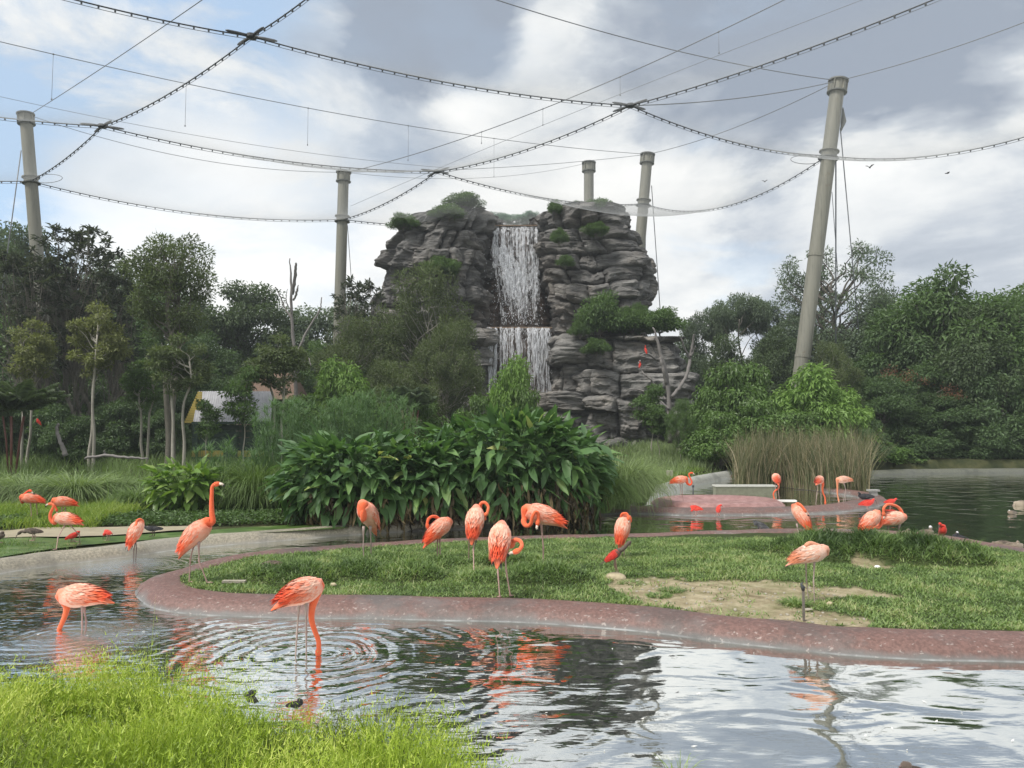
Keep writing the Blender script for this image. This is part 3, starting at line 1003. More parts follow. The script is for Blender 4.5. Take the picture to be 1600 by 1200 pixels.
# step between falls and ledge
build_tower(22, M['rock'], 34, [(0, wx_(845, 47.5), wx_(915, 47.5), 47.4, 54), (wz_(560, 47.5), wx_(852, 47.5), wx_(912, 47.5), 47.5, 54), (wz_(520, 47.5), wx_(860, 47.5), wx_(910, 47.5), 47.8, 54)], topn=.2)
# left shoulder beside the lower fall
build_tower(14, M['rock'], 41, [(0, wx_(728, 48.2), wx_(770, 48.2), 48.0, 54), (wz_(512, 48.2), wx_(733, 48.2), wx_(765, 48.2), 48.2, 54)], topn=.15)
# recess behind the upper fall, and the lower lip
build_tower(14, M['wetrock'], 55, [(wz_(515, 52), wx_(740, 52.5), wx_(868, 52.5), 52.6, 58), (wz_(440, 52.4), wx_(745, 52.5), wx_(862, 52.5), 52.7, 58), (wz_(415, 52.4), wx_(752, 52.5), wx_(858, 52.5), 52.3, 58), (wz_(358, 52), wx_(760, 52), wx_(850, 52), 52.2, 57), (wz_(352, 52), wx_(762, 52), wx_(848, 52), 52.1, 57)], amp=.55, topn=.02)
build_tower(12, M['wetrock'], 68, [(0, wx_(752, 49.4), wx_(872, 49.4), 49.4, 54), (wz_(520, 49.2), wx_(754, 49.2), wx_(870, 49.2), 49.2, 54), (wz_(513, 49.2), wx_(756, 49.2), wx_(868, 49.2), 49.05, 54)], amp=.35, topn=.0)
for mt, nm in ((M['rock'], 'rock_face'), (M['wetrock'], 'wet_rock_face')):
    vs, fs, k = [], [], 0
    for v, f, m2 in rest:
        if m2 is mt:
            vs.append(v)
            fs.append(f + k)
            k += len(v)
    o = link(nm, mesh_np(nm, np.concatenate(vs), np.concatenate(fs), False), mt, cliff)
    tag(o, kind='stuff')

# ---- falling water: many thread-like streams, thickening and breaking up
m_, t = mat('falling_water')
pos = t.add('ShaderNodeNewGeometry').outputs['Position']
at = t.add('ShaderNodeAttribute', attribute_name='tint').outputs['Fac']
n = t.noise(t.scale(pos, (5, 2, .55)), 3.2, 5, .7)
al = t.sstep(t.math('ADD', n, t.math('MULTIPLY', t.math('SUBTRACT', at, .5), .6)), .41, .84)
b = t.add('ShaderNodeBsdfPrincipled', {'Base Color': (.93, .94, .97, 1), 'Roughness': .35, 'Specular IOR Level': .5, 'Subsurface Weight': 0})
tr = t.add('ShaderNodeBsdfTranslucent', {0: (.85, .87, .9, 1)})
mx = t.add('ShaderNodeMixShader', {0: .5, 1: b, 2: tr})
finish(t, t.add('ShaderNodeMixShader', {0: al, 1: t.add('ShaderNodeBsdfTransparent'), 2: mx}))
M['falls'] = m_

rs = np.random.default_rng(5)


def stream(mb, pts, w0, w1, tint, seg=10):
    p = catmull(pts, 5)
    m = len(p)
    w_ = 1.45 * np.interp(np.linspace(0, 1, m), [0, .3, 1], [w0, (w0 + w1) / 2, w1]) * (1 + .3 * rs.standard_normal(m))
    p = p + np.stack([.035 * rs.standard_normal(m), .02 * rs.standard_normal(m), 0 * p[:, 0]], -1)
    off = np.stack([w_ / 2, 0 * w_, 0 * w_], -1)
    bow = np.stack([0 * w_, -.25 * w_, 0 * w_], -1)
    V = np.stack([p - off, p + bow, p + off], 1).reshape(-1, 3)
    tt = tint + .1 * rs.standard_normal(m)
    mb.put(V, grid_faces(m, 3), tint=np.repeat(tt, 3))


uf = empty('waterfall', (wx_(806), 51.9, wz_(508)))
tag(uf, 'tall white upper waterfall dropping between the two rock towers', 'waterfall')
ofs = np.array(uf.location)
mb = MB()
zt, zb = wz_(353, 51.8), wz_(510, 50.5)
for i in range(110):     # sheet over the first ledge
    x0 = rs.uniform(771, 839)
    zend = wz_(rs.uniform(380, 425), 51.5)
    dx = rs.normal(0, 1.2)
    stream(mb, [np.array([wx_(x0, 51.9), 51.95, zt]) - ofs, np.array([wx_(x0 + dx * .3, 51.7), 51.62, zt - .7]) - ofs, np.array([wx_(x0 + dx, 51.5), 51.4, zend]) - ofs], rs.uniform(.04, .13), rs.uniform(.05, .16), rs.uniform(.30, .72))
for i in range(210):     # below the ledge the water gathers into cascades slanting to the right
    k = rs.random()
    if k < .62:
        xa = rs.normal(783, 8)
        xb = 812 + (xa - 783) * .9 + rs.normal(0, 6)
        ya, yb_ = rs.uniform(378, 420), rs.choice([rs.uniform(430, 470), rs.uniform(460, 509)])
    else:
        xa = rs.normal(832, 5) - (k > .85) * rs.uniform(5, 22)
        xb = xa + rs.normal(2, 4)
        ya, yb_ = rs.uniform(378, 430), rs.uniform(440, 509)
    fr_ = np.array([0, .33, .7, 1])
    pth = []
    for q in fr_:
        yy = ya + (yb_ - ya) * q
        qq = (yy - 380) / 130
        xx = xa + (xb - xa) * np.clip(qq, 0, 1) ** .7
        pth.append(np.array([wx_(xx, 51), 51.35 - .5 * qq + rs.normal(0, .05), wz_(yy, 51)]) - ofs)
    stream(mb, pth, rs.uniform(.04, .15), rs.uniform(.04, .12), rs.uniform(.32, .8) - .18 * max(0, (yb_ - 455) / 55))
tag(mb.build('stream', M['falls'], uf), kind='stuff')
mb = MB()
for i in range(900):    # drops thrown off the rock
    qq = rs.random() ** .7
    yy = 385 + 124 * qq
    xx = 790 + 26 * qq + rs.normal(0, 16 + 8 * qq)
    if xx < 752 or xx > 858:
        continue
    c_ = np.array([wx_(xx, 51), 51.1 - .5 * qq + rs.normal(0, .2), wz_(yy, 51)]) - ofs
    s_ = rs.uniform(.010, .026)
    mb.put(c_ + np.array([(s_, 0, 0), (-s_ * .6, s_, 0), (-s_ * .6, -s_, 0), (0, 0, s_ * 3.2), (0, 0, -s_ * 1.5)]), T=[(0, 1, 3), (1, 2, 3), (2, 0, 3), (1, 0, 4), (2, 1, 4), (0, 2, 4)], tint=.9)
m_, t = mat('spray_drops')
finish(t, t.add('ShaderNodeBsdfPrincipled', {'Base Color': (.8, .82, .86, 1), 'Roughness': .3}))
M['drops'] = m_
tag(mb.build('spray', M['drops'], uf), kind='stuff')

lf = empty('waterfall', (wx_(812), 49, wz_(650)))
tag(lf, 'lower curtain waterfall pouring in thin strings from the rock lip', 'waterfall')
ofs = np.array(lf.location)
mb = MB()
z1 = wz_(511, 48.9)
for i in range(135):
    x0 = rs.uniform(762, 861)
    if rs.random() < .35:
        x0 = rs.choice([768, 775, 783, 790, 808, 826, 838, 846, 856]) + rs.normal(0, 1.2)
    yb_ = rs.uniform(560, 640) if x0 < 840 else rs.uniform(590, 668)
    if x0 > 822:
        yb_ -= rs.uniform(0, 30)
    ze = wz_(yb_, 48.5)
    stream(mb, [np.array([wx_(x0, 49), 49.0, z1 + .02]) - ofs, np.array([wx_(x0, 48.8), 48.72, z1 - .5]) - ofs, np.array([wx_(x0 + rs.normal(0, .5), 48.6), 48.55, (z1 + ze) / 2]) - ofs, np.array([wx_(x0 + rs.normal(0, 1), 48.5), 48.45, ze]) - ofs],
           rs.uniform(.03, .13), rs.uniform(.02, .07), rs.uniform(.35, .82))
tag(mb.build('stream', M['falls'], lf), kind='stuff')
mb = MB()
for i in range(500):
    yy = 520 + 140 * rs.random()
    xx = rs.uniform(764, 864)
    c_ = np.array([wx_(xx, 48.6), 48.5 + rs.normal(0, .1), wz_(yy, 48.6)]) - ofs
    s_ = rs.uniform(.008, .018)
    mb.put(c_ + np.array([(s_, 0, 0), (-s_ * .6, s_, 0), (-s_ * .6, -s_, 0), (0, 0, s_ * 4), (0, 0, -s_ * 2)]), T=[(0, 1, 3), (1, 2, 3), (2, 0, 3), (1, 0, 4), (2, 1, 4), (0, 2, 4)], tint=.9)
tag(mb.build('spray', M['drops'], lf), kind='stuff')
# pale lips of flowing water
mb = MB()
mb.box((wx_(806, 52) - uf.location.x, 52.3 - uf.location.y, wz_(353, 52) - uf.location.z), (3.05, .9, .07))
mb.build('lip', m_plain('mineral_stained_lip', (.22, .15, .10), .4, .4, 6, .5), uf, smooth=False)
mb = MB()
mb.box((0.0, .28, z1 - lf.location.z - .03), (4.3, .7, .08))
mb.build('lip', bpy.data.materials['mineral_stained_lip'], lf, smooth=False)
# ================================================================ masts, cables and the roof net
m_, t = mat('painted_grey_green_steel')
tc = t.add('ShaderNodeNewGeometry').outputs['Position']
a_ = t.noise(t.scale(tc, (4, 4, .18)), 2.0, 6, .65)
b_ = t.noise(tc, 2.2, 5, .6)
c = t.mix(t.sstep(a_, .45, .75), (.225, .22, .18), (.15, .15, .125))
c = t.mix(t.math('MULTIPLY', t.sstep(b_, .60, .72), .5), c, (.17, .13, .09))
finish(t, t.add('ShaderNodeBsdfPrincipled', {'Base Color': c, 'Roughness': .55}))
M['mast'] = m_
M['collar'] = m_plain('dark_steel_ring', (.17, .175, .16), .5, .2)


def mast(bot, top, ydep, r, label, collar_px, group='masts holding the roof net', patches=False):
    """bot, top: pixel pairs where the axis runs"""
    T_ = P(top[0], top[1], ydep)
    B_ = P(bot[0], bot[1], ydep)
    dirn = (T_ - B_).normalized()
    base = B_ - dirn * ((B_.z - .2) / dirn.z)
    e = empty('net_mast', base)
    tag(e, label, 'mast', group)
    q = dirn.to_track_quat('Z', 'Y')
    ln = (T_ - base).length
    cz = (P(collar_px[0], collar_px[1], ydep) - base).length

    def lathe(prof, nm, mt, n=28):
        mb = MB()
        a = np.arange(n) / n * 2 * PI
        V = np.concatenate([np.stack([rr_ * np.cos(a), rr_ * np.sin(a), 0 * a + zz], 1) for rr_, zz in prof])
        k = len(prof)
        i = np.arange(k - 1)[:, None] * n
        j = np.arange(n)[None]
        Q = np.stack([i + j, i + (j + 1) % n, i + n + (j + 1) % n, i + n + j], -1).reshape(-1, 4)
        R3 = np.array(q.to_matrix())
        mb.put(V @ R3.T, Q)
        o = mb.build(nm, mt, e)
        o.data.polygons.foreach_set('use_smooth', [len(prof) < 4] * len(o.data.polygons))
        return o

    segs = [0, cz * .34, cz * .67, cz - r * .2, ln]
    for a_, b_ in zip(segs[:-1], segs[1:]):
        lathe([(r * 1.04 - .10 * r * a_ / ln, a_ + .02), (r * 1.04 - .10 * r * b_ / ln, b_)], 'shaft', M['mast'])
    for s_ in segs[1:3]:
        lathe([(r * 1.0, s_ - .10), (r * 1.07, s_ - .09), (r * 1.07, s_ + .09), (r, s_ + .10)], 'weld_band', M['mast'])
    # collar: two flanges with a short neck between
    g_ = r * 1.35
    lathe([(r * .9, cz - .35 * g_), (r * 1.36, cz - .34 * g_), (r * 1.38, cz - .24 * g_), (r * .92, cz - .22 * g_)], 'collar_ring', M['collar'])
    lathe([(r * 1.0, cz - .23 * g_), (r * 1.12, cz + .40 * g_)], 'collar_neck', M['mast'])
    lathe([(r * .9, cz + .38 * g_), (r * 1.34, cz + .40 * g_), (r * 1.34, cz + .50 * g_), (r * .9, cz + .54 * g_)], 'collar_ring', M['mast'])
    # head
    lathe([(r * .9, ln - 1.35 * g_), (r * 1.34, ln - 1.33 * g_), (r * 1.36, ln - 1.22 * g_), (r * .9, ln - 1.18 * g_)], 'head_ring', M['collar'])
    lathe([(r * 1.02, ln - 1.19 * g_), (r * 1.08, ln - .12 * g_)], 'head_neck', M['mast'])
    lathe([(r * .5, ln - .14 * g_), (r * 1.36, ln - .12 * g_), (r * 1.38, ln + .02 * g_), (r * .4, ln + .05 * g_)], 'head_plate', M['collar'])
    for k in range(6):      # stiffening fins
        a_ = k * PI / 3 + .3
        mb = MB()
        c_ = Vector((math.cos(a_) * r * 1.14, math.sin(a_) * r * 1.14, ln - .65 * g_))
        Rm = q.to_matrix() @ Matrix.Rotation(a_, 3, 'Z')
        mb.box(q @ c_, (r * .34, .03, 1.0 * g_), M=Rm)
        mb.build('fin', M['mast'], e, smooth=False)
    if patches:
        for (dz_, da_, w_, h_) in ((.30, -1.9, .35, .30), (.36, -1.35, .26, .22), (.27, -1.6, .5, .2), (.16, -1.7, .22, .3)):
            mb = MB()
            zz = ln * dz_
            n_ = 6
            aa = np.linspace(da_ - w_, da_ + w_, n_)
            V = np.concatenate([np.stack([r * 1.045 * np.cos(aa), r * 1.045 * np.sin(aa), 0 * aa + z_], 1) for z_ in (zz - h_, zz + h_)])
            Q = [(i_, i_ + 1, n_ + i_ + 1, n_ + i_) for i_ in range(n_ - 1)]
            mb.put(V @ np.array(q.to_matrix()).T, Q)
            mb.build('paint_patch', m_plain('touched_up_paint', (.20, .19, .155), .6, .1), e)
    return e, T_, P(collar_px[0], collar_px[1], ydep)


mR, tR, cR = mast((1254, 560), (1310, 126), 42, .415, 'nearest tall net mast, leaning, in front of the right trees', (1292, 243), patches=True)
mL, tL, cL = mast((63, 460), (40, 178), 42, .345, 'leaning net mast rising from dark trees on the left', (47, 283))
mC, tC, cC = mast((531, 470), (537, 269), 50, .38, 'upright net mast between the left trees and the rock', (535, 343))
mB, tB, cB = mast((1000, 380), (1012, 241), 60, .45, 'net mast just right of the rock tower, slightly leaning', (1007, 318))
mD, tD, cD = mast((920, 360), (920, 254), 66, .47, 'far short net mast showing above the right rock tower', (920, 330))

GC = 'heavy clamped net cables'
GW = 'thin overhead suspension wires'


def cable(a, b, sag, r, label, clamps=True, group=None, hang=None, mt=None, name='net_cable', n=40):
    a, b = Vector(a), Vector(b)
    e = empty(name, a)
    tag(e, label, 'cable' if clamps else 'wire', group)
    u = np.linspace(0, 1, n)
    A, B = np.array(a), np.array(b)
    pts = A[None] * (1 - u)[:, None] + B[None] * u[:, None]
    pts[:, 2] -= 4 * sag * u * (1 - u)
    mb = MB()
    mb.tube(pts - A, r, 6)
    mb.build('rope', mt or M['cable'], e)
    if clamps:
        ln = (b - a).length
        k = int(ln / .50)
        mb = MB()
        for i in range(1, k):
            q = i / k
            p = A * (1 - q) + B * q
            p[2] -= 4 * sag * q * (1 - q)
            dv = (b - a).normalized()
            Rm = dv.to_track_quat('X', 'Z').to_matrix()
            mb.box(p - A + np.array((0, 0, -.035)), (.06, .055, .105), M=Rm)
        tag(mb.build('clamp', M['cable'], e, smooth=False), kind='stuff')
        mb = MB()
        p2 = pts - A
        p2[:, 2] -= .12
        mb.tube(p2, .012, 4)
        mb.build('seam_wire', M['wire'], e)
    return e


H_ = 16.6


def net(px, py, z=H_):
    r_ = ray(px, py)
    t_ = (z - CAM_H) / r_.z
    return Vector((r_.x * t_, r_.y * t_, z))


nA = net(393, 57, 17.2)
nB = net(985, 165, 17.2)
nC_ = net(683, 268, 16.9)
nD = net(160, 197, 16.9)
fA = net(-140, -75, 17.0)
fB = net(560, -70, 17.2)
fC = net(-200, 152, 16.9)
fD = net(1640, -78, 17.0)
fG = net(1760, 156, 17.0)
fE = net(-180, 272, 16.4)
lbl = [(fA, nA, .25, 'clamped cable running off the top left corner from the near crossing'),
       (nA, nB, .45, 'long clamped cable between the two near crossings'),
       (nB, cR, .55, 'clamped cable from the near right crossing down to the nearest mast'),
       (fB, nA, .15, 'clamped cable rising to the top edge from the near left crossing'),
       (nA, nD, .35, 'clamped cable between the near and far left crossings'),
       (nD, cL, .25, 'clamped cable from the far left crossing to the left mast'),
       (fC, nD, .2, 'clamped cable entering from the left behind the left mast head'),
       (nD, nC_, .55, 'clamped cable between the far left and far middle crossings'),
       (nC_, cB, .7, 'clamped cable from the far middle crossing to the mast beside the rock'),
       (fD, nB, .35, 'clamped cable from the top right edge to the near right crossing'),
       (nB, nC_, .45, 'clamped cable slanting between the near right and far middle crossings'),
       (nC_, cC, .35, 'clamped cable from the far middle crossing to the upright mast'),
       (cL, cC, .75, 'sagging clamped edge cable between the left mast and the upright mast'),
       (cB, cR, 1.7, 'sagging clamped edge cable between the rock mast and the nearest mast'),
       (cR, fG, 1.1, 'sagging clamped edge cable leaving the nearest mast to the right'),
       (fE, cL, .15, 'short clamped edge cable left of the left mast'),
       (cC, cD, .9, 'clamped edge cable running from the upright mast behind the rock')]
for a, b, s_, l_ in lbl:
    cable(a, b, s_, .026, l_, True, GC)

for p_, l_ in ((nA, 'steel junction plate at the near left cable crossing'), (nB, 'steel junction plate at the near right cable crossing'),
               (nC_, 'steel junction plate at the far middle cable crossing'), (nD, 'steel junction plate at the far left cable crossing')):
    e = empty('cable_junction', p_)
    tag(e, l_, 'junction')
    mb = MB()
    a = np.arange(12) / 12 * 2 * PI
    V = np.concatenate([np.stack([.2 * np.cos(a), .2 * np.sin(a), 0 * a + z_], 1) for z_ in (-.06, .06)])
    mb.put(V, [(i, (i + 1) % 12, 12 + (i + 1) % 12, 12 + i) for i in range(12)], [(24, i, (i + 1) % 12) for i in range(0)])
    mb.put(np.concatenate([V[:12], [[0, 0, -.09]]]), None, [(12, (i + 1) % 12, i) for i in range(12)])
    mb.put(np.concatenate([V[12:], [[0, 0, .07]]]), None, [(12, i, (i + 1) % 12) for i in range(12)])
    mb.build('plate', M['cable'], e, smooth=False)
    near = sorted([q for a_, b_, _, _ in lbl for q in (a_, b_) if (a_ is p_ or b_ is p_) and q is not p_], key=lambda v: (v - p_).length)
    for q in near:
        dv = (q - p_).normalized()
        mb = MB()
        mb.tube([dv * .15, dv * .5, dv * .85, dv * .95], [.06, .065, .05, .025], 8)
        mb.build('socket', M['cable'], e)

# thin upper wires
far = 8


def wpt(px, py, z):
    return net(px, py, z)


wires = [((-120, 36, 21), tB, 1.0, 'thin upper wire crossing the whole left sky to the rock mast', .02),
         ((380, -45, 19), tL + Vector((.3, 0, 0)), .1, 'thin wire from the top edge to the left mast head', .018),
         (tL, tC, .9, 'thin wire between the left mast head and the upright mast head', .016),
         (tC, tB, .35, 'thin level wire from the upright mast head to the rock mast head', .018),
         (tC, tD, .9, 'thin wire from the upright mast head to the far short mast', .014),
         (tC + Vector((.3, 0, 0)), (1300, -38, 21.5), .9, 'thin upper wire from the upright mast head to the top edge', .022),
         ((740, -12, 22), tR, .5, 'thin wire from the top edge to the nearest mast head', .022),
         (nB, tR, .3, 'thin wire from the near right crossing to the nearest mast head', .024),
         (tB, tR, .5, 'thin wire between the rock mast head and the nearest mast head', .022),
         (tR, (1700, -5, 22), .3, 'thin wire leaving the nearest mast head to the upper right', .022),
         ((-100, 128, 17.6), (693, 262, 17.3), .5, 'faint lower wire hung below the long upper wire', .010),
         ((548, 322, 17.0), (1420, -28, 18.5), -.2, 'faint lower wire rising to the top right edge', .010)]
for a, b, s_, l_, r_ in wires:
    a = wpt(*a) if isinstance(a, tuple) else a
    b = wpt(*b) if isinstance(b, tuple) else b
    cable(a, b, s_, r_, l_, False, GW, mt=M['wire'], name='overhead_wire', n=30)
# hangers between the upper and the lower wires
def wire_at(a, b, sag, u):
    p = a.lerp(b, u)
    return Vector((p.x, p.y, p.z - 4 * sag * u * (1 - u)))


UP = [(wpt(-120, 36, 21), tB, 1.0), (tC + Vector((.3, 0, 0)), wpt(1300, -38, 21.5), .9)]
HL = ['far left', 'second', 'third', 'fourth', 'fifth', 'sixth', 'seventh', 'eighth', 'far right']
for k, (x0, y0, y1, d) in enumerate(((85, 78, 152, 36), (290, 118, 187, 38), (483, 154, 214, 40), (639, 184, 240, 43), (773, 208, 270, 48),
                     (753, 197, 215, 46), (848, 157, 183, 42), (968, 105, 135, 38), (1122, 40, 75, 33))):
    mb = MB()
    # hang it from the upper wire itself
    ua, ub, us = UP[0] if k < 5 else UP[1]
    best = min(((abs(800 + FPX * p.x / (p.y * math.cos(PITCH) + (p.z - CAM_H) * math.sin(PITCH)) - x0), p) for p in (wire_at(ua, ub, us, i_ / 300) for i_ in range(301))), key=lambda q: q[0])[1]
    a = best
    b = a - Vector((0, 0, (y1 - y0) / FPX * a.y))
    mb.tube([a, b], .010, 5)
    mb.box(a, (.05, .05, .08))
    mb.box(b, (.05, .05, .08))
    tag(mb.build('wire_hanger', M['wire']), HL[k] + ' short vertical hanger wire counted from the left of the sky', 'hanger', 'hanger wires in the sky')

# guy cables
for a, b, l_, r_ in ((P(1306, 246, 42.5), P(1306, 560, 42.5), 'straight guy cable dropping close beside the nearest mast', .04),
                     (P(1313, 200, 42.3), P(1342, 520, 42.3), 'guy cable slanting away to the right of the nearest mast', .03),
                     (P(1300, 300, 42.8), P(1310, 440, 42.8), 'short thin guy cable behind the nearest mast', .018),
                     (P(1018, 290, 60.5), P(1034, 520, 60.5), 'guy cable slanting down right of the rock tower', .035),
                     (P(1009, 330, 60.5), P(1008, 420, 60.5), 'guy cable hanging behind the right rock tower edge', .035),
                     (P(33, 235, 42), P(-8, 540, 42), 'guy cable slanting down left of the left mast', .03),
                     (P(543, 352, 50.5), P(552, 480, 50.5), 'thin guy cable beside the upright mast', .022)):
    mb = MB()
    mb.tube([a, b], r_, 6)
    o = mb.build('guy_cable', M['wire'])
    tag(o, l_, 'guy cable', 'guy cables of the masts')
# anchor fins at the heads of the nearest mast
mb = MB()
p0, p1 = P(1317, 168, 42.1), P(1314, 205, 42.1)
mb.tube([p0, P(1318, 190, 42.1), p1], [.03, .16, .03], 6)
o = mb.build('anchor_plate', M['collar'])
mw = o.matrix_world.copy()
o.parent = mR
o.location = -Vector(mR.location)

# loops of spare rope at the collar of the nearest mast and the left mast
for c_, l_ in ((cR + Vector((-1.25, 0, -.25)), 'loop of tie cable beside the nearest mast collar'), (cL + Vector((1.0, 0, .15)), 'loop of tie cable beside the left mast collar')):
    mb = MB()
    a = np.linspace(0, 2 * PI, 28)
    mb.tube(np.stack([.85 * np.cos(a), .2 * np.sin(a), .32 * np.sin(a)], 1), .018, 5)
    tag(mb.build('tie_loop', M['wire'], loc=c_), l_, 'cable loop')

# ---- the net itself
m_, t = mat('knitted_roof_net')
lw = t.add('ShaderNodeLayerWeight', {'Blend': .5}).outputs['Facing']
dens = t.math('ADD', .085, t.math('MULTIPLY', t.math('POWER', lw, 5.0), .55), clamp=True)
n = t.noise(t.add('ShaderNodeNewGeometry').outputs['Position'], .35, 3, .5)
dens = t.math('MULTIPLY', dens, t.math('ADD', .75, t.math('MULTIPLY', n, .5)))
dn = t.add('ShaderNodeBsdfDiffuse', {0: (.42, .43, .43, 1)})
tn = t.add('ShaderNodeBsdfTranslucent', {0: (.42, .43, .43, 1)})
mm = t.add('ShaderNodeMixShader', {0: .5, 1: dn, 2: tn})
finish(t, t.add('ShaderNodeMixShader', {0: dens, 1: t.add('ShaderNodeBsdfTransparent'), 2: mm}))
M['net'] = m_


def netpanel(c, sags, rise, label):
    """patch between four corners whose edges follow the sagging cables (a->b, b->c, d->c, a->d)"""
    n_ = 26
    u, v = np.meshgrid(np.linspace(0, 1, n_), np.linspace(0, 1, n_))
    a, b, c_, d = (np.array(q) for q in c)
    u3, v3 = u[..., None], v[..., None]
    Pm = (1 - u3) * (1 - v3) * a + u3 * (1 - v3) * b + u3 * v3 * c_ + (1 - u3) * v3 * d
    e = 4 * u * (1 - u)
    f = 4 * v * (1 - v)
    Pm[..., 2] -= e * (1 - v) * sags[0] + e * v * sags[2] + f * u * sags[1] + f * (1 - v * 0 - u) * sags[3]
    Pm[..., 2] -= e * f * rise
    loc = Vector(Pm[0, 0])
    o = link('roof_net', mesh_np('roof_net', (Pm - Pm[0, 0]).reshape(-1, 3), grid_faces(n_, n_)), M['net'], loc=loc)
    tag(o, label, 'net', 'panels of the roof net')


GN = 'fine translucent roof net '
netpanel((nA, nB, nC_, nD), (.45, .45, .55, .35), 1.2, 'fine translucent roof net in the middle between four crossings')
netpanel((nD, nC_, cC, cL), (.55, .35, .75, .25), .8, 'fine translucent roof net over the left between two masts')
netpanel((nB, cR, cB, nC_), (.55, 1.7, .7, .45), .9, 'fine translucent roof net sagging between rock mast and nearest mast')
netpanel((nC_, cB, cD, cC), (.7, .0, .9, .35), .6, 'fine translucent roof net over the rock')
netpanel((nB, fD, fG, cR), (.35, .3, 1.1, .55), 1.0, 'fine translucent roof net right of the nearest mast')
netpanel((fA, nA, nD, fC), (.25, .35, .2, .2), 1.0, 'fine translucent roof net at the upper left')
netpanel((nA, fB, fD, nB), (.15, .3, .35, .45), 1.0, 'fine translucent roof net overhead at the top')
netpanel((fC, nD, cL, fE), (.2, .25, .15, .2), .4, 'fine translucent roof net at the far left')
# ================================================================ trees and bushes
def unit(v):
    return v / (np.linalg.norm(v, axis=-1, keepdims=True) + 1e-9)


def cards(C, D, N, L, W_, tint, fold=.18, curl=0.0):
    """leaf blades: base C, direction D, surface normal N"""
    D = unit(D)
    N = unit(N - D * (N * D).sum(-1, keepdims=True))
    S2 = np.cross(D, N)
    n = len(C)
    L = np.broadcast_to(L, (n,))[:, None]
    W_ = np.broadcast_to(W_, (n,))[:, None]
    m1 = C + D * L * .45
    tip = C + D * L - N * L * curl
    V = np.stack([C, m1 + S2 * W_ / 2 + N * W_ * fold, tip, m1 - S2 * W_ / 2 + N * W_ * fold], 1).reshape(-1, 3)
    b = np.arange(n) * 4
    T = np.concatenate([np.stack([b, b + 1, b + 2], 1), np.stack([b, b + 2, b + 3], 1)])
    return V, T, np.repeat(tint, 4)


def limb(mb, a, b, r0, r1, rg, wob=.08, n=5, k=3):
    a, b = np.array(a, float), np.array(b, float)
    ln = np.linalg.norm(b - a)
    p = [a]
    for i in range(1, n):
        q = i / n
        p.append(a * (1 - q) + b * q + rg.normal(0, wob * ln * .5, 3) * (1, 1, .4))
    p.append(b)
    p = catmull(p, k)
    mb.tube(p, np.linspace(r0, r1, len(p)), 6)
    return p


